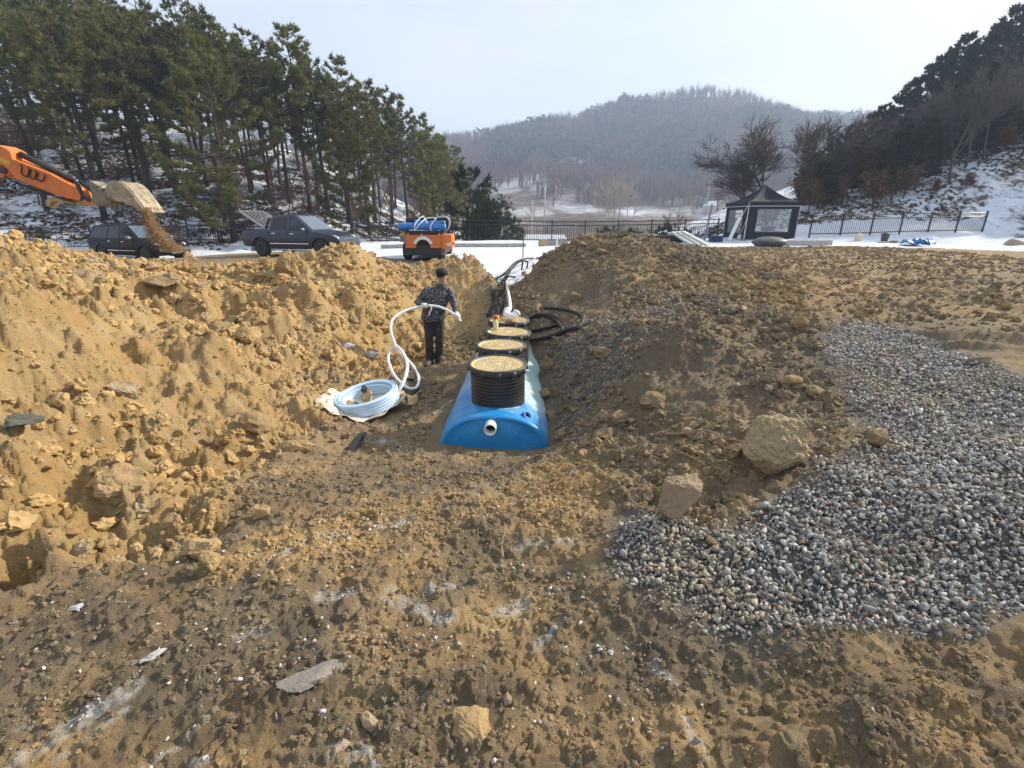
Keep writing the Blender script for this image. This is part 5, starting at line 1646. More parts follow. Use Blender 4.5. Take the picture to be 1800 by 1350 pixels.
strand = [(699, 700, 5.28), (701, 688, 5.30), (708, 674, 5.36), (714, 657, 5.5), (716, 640, 5.75), (711, 625, 6.05), (700, 611, 6.3), (689, 613, 6.45), (682, 629, 6.4), (690, 655, 6.15), (705, 673, 6.0), (720, 683, 6.1), (733, 680, 6.3), (736, 664, 6.5), (729, 648, 6.7), (717, 633, 6.85), (705, 622, 6.95), (694, 604, 7.05), (687, 582, 7.15), (689, 564, 7.3), (701, 552, 7.45), (720, 543.5, 7.58), (737, 539.5, 7.66), (746, 538, 7.69), (757, 537.5, 7.72), (770, 539, 7.74), (785, 544.5, 7.74), (796, 551, 7.72), (803, 556.5, 7.70), (807, 561, 7.69), (810, 565, 7.68)]
base = Vector(coil.location)
def clear_of_soil(u, v, Y):
    if v < 560 or u > 740: return (u, v, Y)
    return (u, v, min(Y, G(u, v)[1] - .16))
strand = [clear_of_soil(*q) for q in strand]
STRAND = [P(*q) for q in strand]
sp = spline([q - base for q in STRAND], 6)
part('strand', MB().tube(sp, .0205, 10), M_STRAND, coil, True)
# torn wrapper under the coil, paper in its middle, strip at its side
def wrapper():
    n = 48
    m = MB()
    vs, fs = [], []
    rad = []
    for i in range(n):
        a = 2 * math.pi * i / n
        e = .40 + .03 * math.sin(5 * a + 1) + .02 * math.sin(11 * a)
        e += .15 * max(0, math.cos(a - math.pi - .25)) ** 6 + .13 * max(0, math.cos(a + 1.9)) ** 3
        rad.append(e)
    for k, f in enumerate((.05, .45, .75, .9, 1.0)):
        for i in range(n):
            a = 2 * math.pi * i / n
            x, y = rad[i] * f * math.cos(a), rad[i] * f * math.sin(a)
            v = ct @ Vector((x, y, -.005 + (.035 * (f - .9) * 10 * (.5 + .5 * math.sin(4 * a)) if f > .9 else 0) + .008 * math.sin(9 * a + 6 * f)))
            gz = Zs(CX + v.x, CY + v.y) - CZ + .014 + (.03 if f > .95 else 0) * (.5 + .5 * math.sin(5 * a))
            v.z = max(v.z, gz) if f > .5 else v.z
            vs.append(v)
    for k in range(4):
        for i in range(n): fs.append((k * n + i, k * n + (i + 1) % n, (k + 1) * n + (i + 1) % n, (k + 1) * n + i))
    fs.append(tuple(range(n)))
    m.add(vs, fs)
    o = part('wrapper', m, mat('white_wrapper_film', (.66, .65, .63), .45, nscale=5, bump=.5, bscale=14, col2=(.55, .44, .29)), None, True, loc=(CX, CY, CZ + .002))
    so = o.modifiers.new('thick', 'SOLIDIFY'); so.thickness = .004
    tag(o, 'torn white wrapper spread under the coil of clear hose', 'wrapper')
wrapper()
def crumpled_lump(name, label, cat, loc, ax, seed, m, hollow=False):
    me = rock_mesh(name, seed, 4, ax, .9, 0, 14)
    me.materials.append(m)
    o = link(name, me, None, loc)
    return tag(o, label, cat)
pb = thing('paper_bag', 'crumpled tan paper bag standing open in the middle of the hose coil', 'paper bag', (CX - .02, CY - .06, CZ + .0))
pm_ = rock_mesh('paper', 35, 4, (.10, .08, .14), 1.2, 0, 5)
pm_.materials.append(M_TAN)
link('paper', pm_, pb, (0, 0, .115))
o = link('contents', rock_mesh('contents', 33, 3, (.045, .04, .05), .9), pb, (.01, -.03, .225)); o.data.materials.append(M_DARKSTEEL)
def ribbon(name, label, cat, pts, w, m, thick=.006):
    pts = spline(pts, 7)
    c = pts[0].copy()
    mb_ = MB()
    n = len(pts)
    for i, p in enumerate(pts):
        t = (pts[min(i + 1, n - 1)] - pts[max(0, i - 1)]).normalized()
        s = t.cross(Vector((0, 0, 1)))
        s = s.normalized() if s.length > .01 else Vector((1, 0, 0))
        tw_ = .9 * math.sin(i * .45)
        s = (s * math.cos(tw_) + Vector((0, 0, 1)) * math.sin(tw_))
        ww = w * (.75 + .35 * math.sin(i * .8))
        mb_.v += [tuple(p - c - s * ww), tuple(p - c + Vector((0, 0, .012 * math.sin(i)))), tuple(p - c + s * ww)]
    for i in range(n - 1):
        for j in (0, 1): mb_.f.append((3 * i + j, 3 * i + j + 1, 3 * i + j + 4, 3 * i + j + 3)); mb_.mi.append(0)
    o = part(name, mb_, m, None, True, loc=c)
    so = o.modifiers.new('thick', 'SOLIDIFY'); so.thickness = thick
    return tag(o, label, cat)
def gz_(u, v, h):
    x, y, z = G(u, v)
    return Vector((x, y, Zs(x, y) + h))
ribbon('cloth_strip', 'tan cloth strip trailing from the right side of the hose coil', 'cloth', [P(701, 694, 5.28), gz_(703, 708, .09), gz_(710, 718, .08), gz_(720, 721, .07), gz_(728, 712, .10), gz_(737, 703, .07)], .07, M_TAN)
hose('black_hose', 'thin black hose looping on the ground behind the hose coil', [(674, 676), (695, 672), (715, 671), (730, 675), (735, 684), (728, 694), (715, 702), (704, 708)], .017, lift=.01)
# strap, bracket and splints around the muddy patch
def bar(name, label, cat, a, b, w, h, m, arch=0.0):
    a, b = gz_(*a, .0), gz_(*b, .0)
    c = (a + b) / 2
    d = b - a
    n = 8
    mb_ = MB()
    side = d.cross(Vector((0, 0, 1))).normalized() * w
    for i in range(n + 1):
        t = i / n
        p = a.lerp(b, t) - c + Vector((0, 0, h + arch * math.sin(math.pi * t)))
        mb_.v += [tuple(p - side), tuple(p + side), tuple(p + side - Vector((0, 0, h * 1.4))), tuple(p - side - Vector((0, 0, h * 1.4)))]
    for i in range(n):
        for j in range(4): mb_.f.append((4 * i + j, 4 * i + (j + 1) % 4, 4 * i + 4 + (j + 1) % 4, 4 * i + 4 + j)); mb_.mi.append(0)
    mb_.f += [(3, 2, 1, 0), tuple(4 * n + j for j in range(4))]; mb_.mi += [0, 0]
    return tag(part(name, mb_, m, None, loc=c), label, cat)
bar('rubber_strap', 'flat ribbed black rubber strap on the mud in front of the hose coil', 'strap', (616, 796), (640, 764), .028, .02, mat('ribbed_rubber', (.018, .020, .026), .6, var=.4, nscale=30), .015)
hose('wire_bracket', 'small bent black bracket sticking out of the mud left of the tank', [(701, 764), (704, 753), (717, 749)], .009, lift=.03, cat='bracket')
bar('wood_splint', 'thin grey wooden splint on the soil left of the riser', 'splint', (762, 733), (796, 706), .012, .015, mat('grey_splint', (.30, .26, .20), .85))
# ------------------------------------------------------------------ vehicles
M_RIM = mat('silver_rim', (.46, .46, .46), .35, var=.1)
def slab(name, prof, wfun, m, parent, zcuts=(), xcuts=(), bevel=.02, smooth=True):
    """a closed body from a side outline (x, z), as wide as wfun(x, z) on each side"""
    bm = bmesh.new()
    vs = [bm.verts.new((x, 1, z)) for x, z in prof]
    bm.faces.new(vs)
    for zc in zcuts:
        bmesh.ops.bisect_plane(bm, geom=bm.verts[:] + bm.edges[:] + bm.faces[:], plane_co=(0, 0, zc), plane_no=(0, 0, 1))
    for xc in xcuts:
        bmesh.ops.bisect_plane(bm, geom=bm.verts[:] + bm.edges[:] + bm.faces[:], plane_co=(xc, 0, 0), plane_no=(1, 0, 0))
    r = bmesh.ops.extrude_face_region(bm, geom=bm.faces[:])
    for v in [g for g in r['geom'] if isinstance(g, bmesh.types.BMVert)]: v.co.y = -1
    for v in bm.verts: v.co.y *= wfun(v.co.x, v.co.z)
    bmesh.ops.recalc_face_normals(bm, faces=bm.faces[:])
    me = bpy.data.meshes.new(name)
    bm.to_mesh(me); bm.free()
    me.materials.append(m)
    o = link(name, me, parent)
    if bevel:
        b = o.modifiers.new('edge', 'BEVEL'); b.width, b.segments, b.limit_method, b.angle_limit = bevel, 2, 'ANGLE', R(35)
    return o
def arc(cx, cz, r, a0, a1, n=9): return [(cx + r * math.cos(R(a0 + (a1 - a0) * i / n)), cz + r * math.sin(R(a0 + (a1 - a0) * i / n))) for i in range(n + 1)]
def make_wheel(parent, x, y, r, w, spokes=8, rimm=None, split=True):
    s = 1 if y > 0 else -1
    rot = Matrix.Rotation(-math.pi / 2 * s, 3, 'X')
    t = MB().lathe([(r * .62, -w / 2), (r * .80, -w / 2 - .006), (r * .95, -w / 2 + .012), (r, -w / 2 + .045), (r, w / 2 - .045), (r * .95, w / 2 - .012), (r * .80, w / 2 + .006), (r * .62, w / 2)], 30, (0, 0, 0), rot)
    root = part('wheel', MB().lathe([(0, -w / 2 + .05), (r * .62, -w / 2 + .05), (r * .62, w / 2 - .075), (0, w / 2 - .075)], 24, (0, 0, 0), rot), M_DARKSTEEL, parent, loc=(x, y, r))
    part('tyre', t, M_RUBBER, root, True)
    rm = MB().lathe([(r * .56, w / 2 - .06), (r * .63, w / 2 - .004), (r * .66, w / 2 + .002), (r * .655, w / 2 - .05)], 30, (0, 0, 0), rot)
    rm.lathe([(0, w / 2 - .01), (r * .12, w / 2 - .01), (r * .14, w / 2 - .06)], 12, (0, 0, 0), rot)
    for k in range(spokes):
        a = 2 * math.pi * k / spokes
        for dv in (-.09, .09):
            p = rot @ Vector((r * .10 * math.cos(a), r * .10 * math.sin(a), w / 2 - .03))
            q = rot @ Vector((r * .60 * math.cos(a + dv), r * .60 * math.sin(a + dv), w / 2 - .022))
            rm.tube([p, q], .026, 4)
    part('rim', rm, rimm or M_RIM, root)
    return root
def quad_panel(name, pts, m, parent, off, thick=.012):
    """a pane or panel lying on the body, raised by off"""
    a, b, c = Vector(pts[0]), Vector(pts[1]), Vector(pts[2])
    n = (b - a).cross(c - a).normalized()
    mb_ = MB()
    k = len(pts)
    mb_.v = [tuple(Vector(p) + n * off) for p in pts] + [tuple(Vector(p) - n * thick) for p in pts]
    mb_.f = [tuple(range(k)), tuple(range(2 * k - 1, k - 1, -1))] + [(i, k + i, k + (i + 1) % k, (i + 1) % k) for i in range(k)]
    mb_.mi = [0] * len(mb_.f)
    return part(name, mb_, m, parent)
def make_car(name, label, cat, loc, rz, paint, pickup=True, ws=2.42):
    root = thing(name, label, cat, loc, rz)
    xr, xf, r = -1.47, 1.56, .375
    body = [(-2.40, .44), (-2.46, .60), (-2.45, .92), (-2.40, 1.10 if pickup else 1.12)] + ([(-1.0, 1.13)] if True else []) + [(.3, 1.10), (1.02, 1.09), (1.5, 1.045), (1.95, .965), (2.25, .86), (2.40, .72), (2.44, .55), (2.40, .40), (2.22, .33)] + arc(xf, r, .445, 0, 180)[1:-1] + [(xf - .45, .335), (xr + .45, .335)] + arc(xr, r, .445, 0, 180)[1:-1] + [(xr - .47, .40)]
    def wb(x, z):
        w = .925 - .05 * max(0, (.62 - z) / .3) - .05 * max(0, (z - .95) / .2)
        return w - (.16 * max(0, (x - 1.55) / .9) ** 2 + .06 * max(0, (-x - 2.1) / .36) ** 2)
    slab('body', body, wb, paint, root, zcuts=(.5, .7, .86, 1.0), xcuts=(2.2, 1.9, 1.2, .3, -.9, -2.2), bevel=.018)
    # dark wells behind the wheels
    wl = MB()
    for x in (xr, xf):
        for s in (-1, 1): wl.box((x, s * .70, .52), (.86, .30, .58))
    part('wheel_arch', wl, M_BLACKP, root)
    cab = [(-1.00, 1.08), (-.90, 1.60), (-.80, 1.70), (-.45, 1.755), (.0, 1.765), (.34, 1.72), (1.16, 1.08)] if pickup else [(-2.32, 1.08), (-2.18, 1.50), (-1.98, 1.68), (-1.2, 1.76), (.0, 1.765), (.34, 1.72), (1.16, 1.08)]
    def wc(x, z):
        return .875 - .22 * max(0, (z - 1.08) / .68) ** 1.15 - (.05 if x > .9 else 0)
    slab('cab', cab, wc, paint, root, zcuts=(1.25, 1.45, 1.62), xcuts=(0,), bevel=.03)
    L = lambda x, z, s, e=.0: (x, s * (wc(x, z) + e), z)
    for s in (-1, 1):
        a = [(-.86, 1.13), (-.06, 1.13), (-.06, 1.655), (-.76, 1.64)]
        b = [(.04, 1.13), (.92, 1.13), (.62, 1.40), (.28, 1.64), (.04, 1.66)]
        ws_ = [a, b] + ([] if pickup else [[(-2.14, 1.15), (-.96, 1.13), (-.86, 1.64), (-1.5, 1.65), (-1.95, 1.56)]])
        for pg in ws_:
            pts = [L(x, z, s) for x, z in pg]
            if s > 0: pts = pts[::-1]
            quad_panel('side_window', pts, M_GLASS, root, .008)
        for x0, x1, z in ((-.84, -.64, .985), (.10, .30, .965)):
            part('door_handle', MB().box(((x0 + x1) / 2, s * .915, z), (.20, .035, .035)), M_CHROME, root, bevel=.008)
        part('trim_strip', MB().box((.02, s * .932, .565), (1.95, .018, .035)), M_CHROME, root)
        gp = MB()
        for x in (-.98, -.01, .98): gp.box((x, s * .918, .80), (.012, .022, .52))
        part('door_seam', gp, M_BLACKP, root)
        part('side_step', MB().tube([(-.95, s * .93, .30), (.98, s * .93, .30)], .035, 8), M_STEEL, root)
        mr = MB().ell((.86, s * 1.02, 1.14), (.075, .13, .085), n=12, m=8)
        mr.tube([(.84, s * .88, 1.09), (.85, s * .98, 1.11)], .025, 6)
        part('mirror', mr, emat('mirror_housing', (.16, .165, .18), .3, .3), root, True)
        hl = MB().ell((2.10, s * .665, .84), (.22, .15, .075), Matrix.Rotation(R(-18 * s), 3, 'Z') @ Matrix.Rotation(R(12), 3, 'Y'), n=14, m=8)
        part('headlight', hl, mat('headlight_glass', (.55, .58, .60), .08, var=.1), root, True)
        part('tail_light', MB().box((-2.40, s * .80, .88), (.10, .14, .30)), mat('tail_lamp_red', (.42, .02, .02), .2), root, bevel=.02)
        part('roof_rail', MB().tube(spline([(-.72, s * .58, 1.70), (-.6, s * .585, 1.79), (.0, s * .585, 1.805), (.24, s * .585, 1.77), (.32, s * .58, 1.71)], 4), .018, 6), M_DARKSTEEL, root)
    wpts = [(1.10, -.70, 1.125), (1.10, .70, 1.125), (.40, .60, 1.665), (.40, -.60, 1.665)]
    quad_panel('windshield', [(p[0] + .012, p[1], p[2] + .012) for p in wpts], mat('windshield_glass', (.10, .13, .17), .05, spec=.8), root, .010)
    if pickup: quad_panel('rear_window', [(-.975, .66, 1.2), (-.975, -.66, 1.2), (-.905, -.6, 1.58), (-.905, .6, 1.58)], M_GLASS, root, .012)
    else: quad_panel('rear_window', [(-2.27, .68, 1.18), (-2.27, -.68, 1.18), (-2.13, -.6, 1.54), (-2.13, .6, 1.54)], M_GLASS, root, .02)
    gr = MB()
    for k in range(4): gr.box((2.36, 0, .58 + .06 * k), (.06, .95 - .05 * k, .025))
    part('grille', gr, M_CHROME, root)
    part('number_plate', MB().box((2.445, 0, .48), (.012, .40, .09)), mat('plate_grey', (.4, .4, .4), .5), root)
    for x in (xr, xf):
        for y in (-.80, .80): make_wheel(root, x, y, r, .24, 10)
    if pickup:
        bedr = MB()
        for s in (-1, 1): bedr.box((-1.70, s * .84, 1.125), (1.42, .07, .04))
        bedr.box((-2.40, 0, 1.115), (.06, 1.6, .04))
        part('bed_rim', bedr, M_BLACKP, root, bevel=.01)
        part('bed_floor', MB().box((-1.70, 0, 1.108), (1.36, 1.6, .012)), M_BLACKP, root)
        bar_ = MB()
        for s in (-1, 1): bar_.tube(spline([(-1.28, s * .72, 1.14), (-1.2, s * .70, 1.28), (-1.1, s * .66, 1.50), (-1.06, s * .6, 1.58)], 4), .05, 8)
        bar_.tube([(-1.06, -.6, 1.58), (-1.06, .6, 1.58)], .04, 8)
        part('sports_bar', bar_, M_BLACKP, root, True)
        # slatted bed cover propped up at the back
        cv = link('bed_cover', MB().box((0, -.74, 0), (1.5, .05, .04)).box((0, .74, 0), (1.5, .05, .04)).box((-.75, 0, 0), (.05, 1.5, .04)).box((.75, 0, 0), (.05, 1.5, .04)).mesh('bed_cover', M_STEEL), root, (-1.86, 0, 1.52), (0, R(31), 0))
        for k in range(6): part('slat', MB().box((0, -.60 + .24 * k, .012), (1.5, .05, .03)), M_STEEL, cv)
        for s in (-1, 1): part('strut', MB().tube([(-2.25, s * .72, 1.14), (-2.40, s * .72, 1.80)], .016, 6), M_DARKSTEEL, root)
    return root
NAVY = mat('dark_blue_grey_paint', (.030, .041, .066), .25, .2, var=.1, nscale=2, spec=.5, coat=.3)
BLACKC = mat('black_car_paint', (.006, .006, .007), .30, 0, var=.1, nscale=2, spec=.22)
PX, PY = P(533, 430, 22.4).x, 22.4
make_car('pickup_truck', 'dark blue grey pickup truck with its slatted bed cover propped open', 'pickup truck', (PX, PY, .5 * (Zs(PX - 1.5, PY + .4) + Zs(PX + 1.5, PY - .4)) - .02), R(-15), NAVY, True)
QX, QY = P(246, 430, 24.6).x, 24.6
make_car('estate_car', 'black estate car parked behind the falling soil on the left', 'car', (QX, QY, Zs(QX, QY) - .04), R(-20), BLACKC, False)

# ------------------------------------------------------------------ excavator reaching in from the left
EXY = 10.9
ex0 = P(-330, 470, EXY)
EXZ = Zs(ex0.x, EXY)
exc = thing('excavator', 'orange excavator whose arm reaches in from the left with a tilted bucket', 'excavator', (ex0.x, EXY, EXZ))
eb_ = Vector(exc.location)
def lp(u, v, dy=0.0):
    q = P(u, v, EXY) - eb_
    return Vector((q.x, q.y + dy, q.z))
def plate(name, pix, half, m, parent=None, bevel=.012, mid=0.0):
    vs = [lp(u, v) for u, v in pix]
    n = len(vs)
    mb_ = MB()
    mb_.v = [(p.x, mid - half, p.z) for p in vs] + [(p.x, mid + half, p.z) for p in vs]
    mb_.f = [tuple(range(n)), tuple(range(2 * n - 1, n - 1, -1))] + [(i, n + i, n + (i + 1) % n, (i + 1) % n) for i in range(n)]
    mb_.mi = [0] * len(mb_.f)
    bm = bmesh.new()
    me = mb_.mesh(name, m)
    bm.from_mesh(me)
    bmesh.ops.recalc_face_normals(bm, faces=bm.faces[:])
    bm.to_mesh(me); bm.free()
    o = link(name, me, parent if parent is not None else exc)
    if bevel:
        b = o.modifiers.new('edge', 'BEVEL'); b.width, b.segments, b.limit_method, b.angle_limit = bevel, 2, 'ANGLE', R(35)
    return o
arm = plate('arm', [(-60, 250), (-20, 252), (12, 257), (26, 263), (33, 268), (37, 281), (60, 290), (100, 306), (147, 331), (155, 345), (153, 354), (130, 349), (95, 337), (62, 324), (42, 316), (33, 303), (20, 292), (-10, 296), (-60, 300)], .19, M_ORANGE)
plate('sticker', [(9, 276), (13, 274.5), (36, 287), (33, 293), (10, 282)], .005, mat('yellow_sticker', (.62, .36, .03), .5), arm, 0, -.195)
plate('boom', [(-700, 330), (-420, 265), (-150, 262), (-30, 288), (10, 292), (32, 296), (36, 304), (26, 312), (-20, 311), (-160, 308), (-400, 322), (-640, 400), (-720, 390)], .17, M_ORANGE, None, .012, .001)
for s in (-1, 1):
    c = lp(22, 301)
    pin = MB()
    pin.lathe([(.0, -.02), (.07, -.02), (.07, .02), (0, .02)], 14, (c.x, s * .20, c.z), Matrix.Rotation(math.pi / 2, 3, 'X'))
    part('pin', pin, M_DARKSTEEL, exc)
    c = lp(167, 351)
    pin = MB()
    pin.lathe([(.0, -.02), (.05, -.02), (.05, .02), (0, .02)], 12, (c.x, s * .17, c.z), Matrix.Rotation(math.pi / 2, 3, 'X'))
    part('pin', pin, M_DARKSTEEL, exc)
cy = MB().tube([lp(36, 271), lp(126, 314)], .062, 12)
cy.tube([lp(120, 311), lp(131, 316.5)], .072, 12)
o = part('bucket_cylinder', cy, M_DARKSTEEL, exc, True)
part('piston_rod', MB().tube([lp(126, 314), lp(147, 324)], .034, 10), M_CHROME, o, True)
for s in (-1, 1):
    hs = MB()
    for k in range(3):
        u = 62 + 12 * k
        hs.tube(spline([lp(u - 8, 290 + k * 5), lp(u - 6, 297 + k * 5), lp(u - 7, 306 + k * 4), lp(u + 2, 312 + k * 4), lp(u + 8, 305 + k * 5), lp(u + 9, 298 + k * 5)], 5), .013, 6)
    hs.tube(spline([lp(26, 311), lp(45, 322), lp(70, 330), lp(110, 345), (lp(148, 357))], 6), .018, 6)
    for v in range(len(hs.v)):
        x, y, z = hs.v[v]; hs.v[v] = (x, y + s * .215, z)
    part('hydraulic_hose', hs, M_HOSE, exc, True)
for s in (-1, 1):
    plate('link_rod', [(143, 319), (149, 319), (160, 351), (153, 353)], .02, M_DARKSTEEL, None, .006, s * .16)
    plate('link_rod', [(144, 320), (149, 317), (178, 338), (176, 344)], .02, M_DARKSTEEL, None, .006, s * .12)
plate('coupler', [(166, 322), (170, 318), (176, 323), (186, 328), (190, 325), (204, 330), (210, 345), (206, 358), (190, 362), (174, 357), (172, 340)], .17, mat('coupler_paint', (.11, .12, .11), .6, var=.3, nscale=6, col2=(.28, .23, .15)))
plate('thumb', [(86, 354), (92, 348), (108, 346), (130, 352), (152, 354), (184, 352), (184, 361), (160, 362), (136, 360), (112, 354), (98, 354), (93, 364), (88, 362)], .10, mat('dusty_thumb', (.42, .32, .17), .75, var=.25))
plate('arm_tip', [(150, 352), (166, 349), (182, 357), (180, 362), (158, 361)], .155, mat('worn_orange', (.55, .22, .06), .7, var=.3, nscale=7), None, .01)
M_BKT = mat('dusty_bucket_steel', (.44, .36, .24), .8, var=.2, nscale=6, bump=.5, bscale=8, col2=(.15, .13, .10))
bk = link('bucket', MB().tube([lp(196, 332, -.3), lp(196, 332, .3)], .05, 10).mesh('bucket', M_BKT), exc)
BK = lambda L: [(204 + (u - 204) * .84, 343 + (v - 343) * .90) for u, v in L]
side = BK([(202, 340), (207, 328), (217, 321), (229, 319.5), (240, 323), (250, 331), (262, 345), (287, 377), (281, 378.5), (262, 366), (244, 358), (222, 355), (206, 350)])
for s in (-1, 1): plate('side_plate', side, .018, M_BKT, bk, .006, s * .28)
shell_out = BK([(204, 352), (202, 340), (207, 328), (217, 321), (229, 319.5), (240, 323), (250, 331), (262, 345), (288, 378)])
sh = MB()
for k in range(len(shell_out) - 1):
    a, b = lp(*shell_out[k]), lp(*shell_out[k + 1])
    n = (b - a).cross(Vector((0, 1, 0))).normalized() * .022
    sh.add([(a.x, -.265, a.z), (b.x, -.265, b.z), (b.x, .265, b.z), (a.x, .265, a.z), (a.x + n.x, -.265, a.z + n.z), (b.x + n.x, -.265, b.z + n.z), (b.x + n.x, .265, b.z + n.z), (a.x + n.x, .265, a.z + n.z)],
           [(0, 1, 2, 3), (7, 6, 5, 4), (0, 4, 5, 1), (2, 6, 7, 3), (1, 5, 6, 2), (0, 3, 7, 4)])
part('shell', sh, M_BKT, bk)
for k in range(5):
    a, b = lp(*BK([(280, 369)])[0]), lp(*BK([(293, 386)])[0])
    y = -.22 + .11 * k
    part('tooth', MB().tube([(a.x, y, a.z), (b.x, y, b.z)], [.045, .018], 4), M_DARKSTEEL, bk)
# the machine itself, standing outside the picture
hz = lambda z: z
hs_ = MB().box((-.2, 0, 1.35), (3.0, 2.3, .9)); part('house', hs_, M_ORANGE, exc, bevel=.05)
part('counterweight', MB().box((-1.95, 0, 1.4), (.55, 2.25, .95)), M_ORANGE, exc, bevel=.12)
cbm = MB().box((.55, .62, 2.15), (1.5, 1.0, 1.5)); o = part('cab', cbm, M_DARKSTEEL, exc, bevel=.06)
gw = MB().box((.55, .115, 2.3), (1.2, .02, .9)).box((1.31, .62, 2.25), (.02, .8, 1.1)); part('cab_window', gw, M_GLASS, o)
part('chassis', MB().box((0, 0, .62), (2.2, 1.3, .5)), M_DARKSTEEL, exc, bevel=.03)
for s in (-1, 1):
    tr_ = [(x * 1.0, z) for x, z in arc(1.35, .42, .40, -90, 90, 6) + arc(-1.35, .42, .40, 90, 270, 6)]
    tb = MB()
    n = len(tr_)
    tb.v = [(x, s * 1.05 - .25, z) for x, z in tr_] + [(x, s * 1.05 + .25, z) for x, z in tr_]
    tb.f = [tuple(range(n)), tuple(range(2 * n - 1, n - 1, -1))] + [(i, n + i, n + (i + 1) % n, (i + 1) % n) for i in range(n)]
    tb.mi = [0] * len(tb.f)
    for k in range(14): tb.box((-1.3 + .2 * k, s * 1.05, .02), (.09, .5, .04))
    part('track', tb, M_DARKSTEEL, exc)
# soil pouring out of the bucket
r_ = np.random.default_rng(3)
n = 14000
t = r_.random(n) ** .8
u = 256 + 10 * t + 42 * t ** 2.2 + r_.normal(0, 1, n) * (4 + 8 * t)
v = 364 + 80 * t
y = EXY - .25 + r_.normal(0, .12, n)
k = (v - 675) / FPX
dy = CP - k * SP
cpos = np.stack([y * (u - 900) / FPX / dy, y, EYE + y * (-SP - k * CP) / dy], -1)
sz = .0025 + .009 * r_.random(n) ** 5
tet = np.array([(1, 1, 1), (-1, -1, 1), (-1, 1, -1), (1, -1, -1)], float)
qv = cpos[:, None, :] + (tet[None] + r_.normal(0, .35, (n, 4, 3))) * sz[:, None, None]
ff = (np.arange(n)[:, None, None] * 4 + np.array([(0, 1, 2), (0, 3, 1), (0, 2, 3), (1, 3, 2)])[None]).reshape(-1, 3)
M_GRAIN = leaf_mat('falling_grains', (.36, .23, .11), (.26, .17, .085), (.40, .28, .15))
o = link('falling_soil', np_mesh('falling_soil', qv.reshape(-1, 3), ff, M_GRAIN)); tag(o, 'stream of loose soil falling from the excavator bucket', 'soil', kind='stuff')

# ------------------------------------------------------------------ low orange machine behind the worker, seen from its rear
MX, MY = P(745, 430, 18).x, 18.0
MZ = Zs(MX, MY)
mc = thing('site_machine', 'low orange machine seen from its rear with blue rolls tied on top', 'machine', (MX, MY, MZ))
def mz(v): return P(745, v, 17.3).z - MZ
def mx(u): return P(u, 420, 17.3).x - MX
zt, zb, z0 = mz(413), mz(436), mz(447)
def rear_panel():
    """rear cover with the rounded opening under a white arch"""
    x0, x1 = mx(712), mx(777)
    xc, rw = mx(743), (mx(756) - mx(730)) / 2
    zc = mz(429)
    top = [(x0, zb), (x0, zt), (x1, zt), (x1, zb)]
    ar = arc(xc, zb + .02, rw, 0, 180, 12)
    out = [(x0, zb), (x0, zt), (x1, zt), (x1, zb)] + [(xc + rw, zb)] + ar + [(xc - rw, zb)]
    bm = bmesh.new()
    vs = [bm.verts.new((x, -.70, z)) for x, z in out]
    bm.faces.new(vs)
    r = bmesh.ops.extrude_face_region(bm, geom=bm.faces[:])
    for vv in [g for g in r['geom'] if isinstance(g, bmesh.types.BMVert)]: vv.co.y += .12
    bmesh.ops.triangulate(bm, faces=[f for f in bm.faces if len(f.verts) > 4])
    bmesh.ops.recalc_face_normals(bm, faces=bm.faces[:])
    me = bpy.data.meshes.new('rear_cover'); bm.to_mesh(me); bm.free(); me.materials.append(M_ORANGE)
    link('rear_cover', me, mc)
    am = MB()
    n = 14
    for i in range(n + 1):
        a = R(22 + 136 * i / n)
        for rr_, yy in ((rw * 1.02, -.715), (rw * 1.42, -.715), (rw * 1.42, -.69), (rw * 1.02, -.69)):
            am.v.append((xc + rr_ * math.cos(a), yy, zb + .02 + rr_ * math.sin(a) * 1.02))
    for i in range(n):
        for j in range(4): am.f.append((4 * i + j, 4 * i + (j + 1) % 4, 4 * i + 4 + (j + 1) % 4, 4 * i + 4 + j)); am.mi.append(0)
    am.f += [(3, 2, 1, 0), (4 * n, 4 * n + 1, 4 * n + 2, 4 * n + 3)]; am.mi += [0, 0]
    part('arch_mark', am, M_WHITE, mc)
rear_panel()
part('engine_block', MB().box((mx(744), .2, (zt + zb) / 2 - .03), (mx(775) - mx(714), 1.3, (zt - zb) - .08)), M_DARKSTEEL, mc, bevel=.02)
cw = MB().box((mx(785.5), -.38, (mz(411.5) + mz(437)) / 2), (mx(795) - mx(776), .85, mz(411.5) - mz(437)))
part('corner_cover', cw, M_ORANGE, mc, bevel=.05)
part('lamp', MB().box((mx(796.5), -.6, mz(428)), (.06, .2, .10)), mat('red_lamp', (.5, .06, .02), .3), mc, bevel=.01)
pl = part('number_plate', MB().box((mx(789.5), -.815, mz(429.5)), (mx(793.5) - mx(785.5), .012, .10)), M_WHITE, mc)
bl = MB()
for k in range(3):
    c = MB()
    x = mx(786) + .02 + .055 * k
    bl.box((mx(787.2) + .05 * k, -.8225, mz(429.7)), (.012, .004, .05)).box((mx(788) + .05 * k, -.8225, mz(429.2)), (.02, .004, .01))
part('plate_mark', bl, M_BLACKP, pl)
sv = MB()
for u in (717, 741, 772): sv.box((mx(u), -.60, zt + .02), (.05, .06, .06))
part('bolt', sv, M_STEEL, mc)
part('top_deck', MB().box((mx(744), .05, zt + .07), (mx(777) - mx(712), 1.3, .14)), M_BLACKP, mc, bevel=.02)
part('side_box', MB().box((mx(707.5), -.2, (mz(406.5) + mz(414)) / 2), (.19, .4, .15)), mat('yellow_box', (.68, .42, .03), .5), mc, bevel=.01)
mr = MB().box((mx(704.5), -.3, mz(420)), (.24, .10, .24)); part('rear_mirror', mr, mat('grey_mirror_box', (.30, .29, .27), .5), mc, bevel=.03)
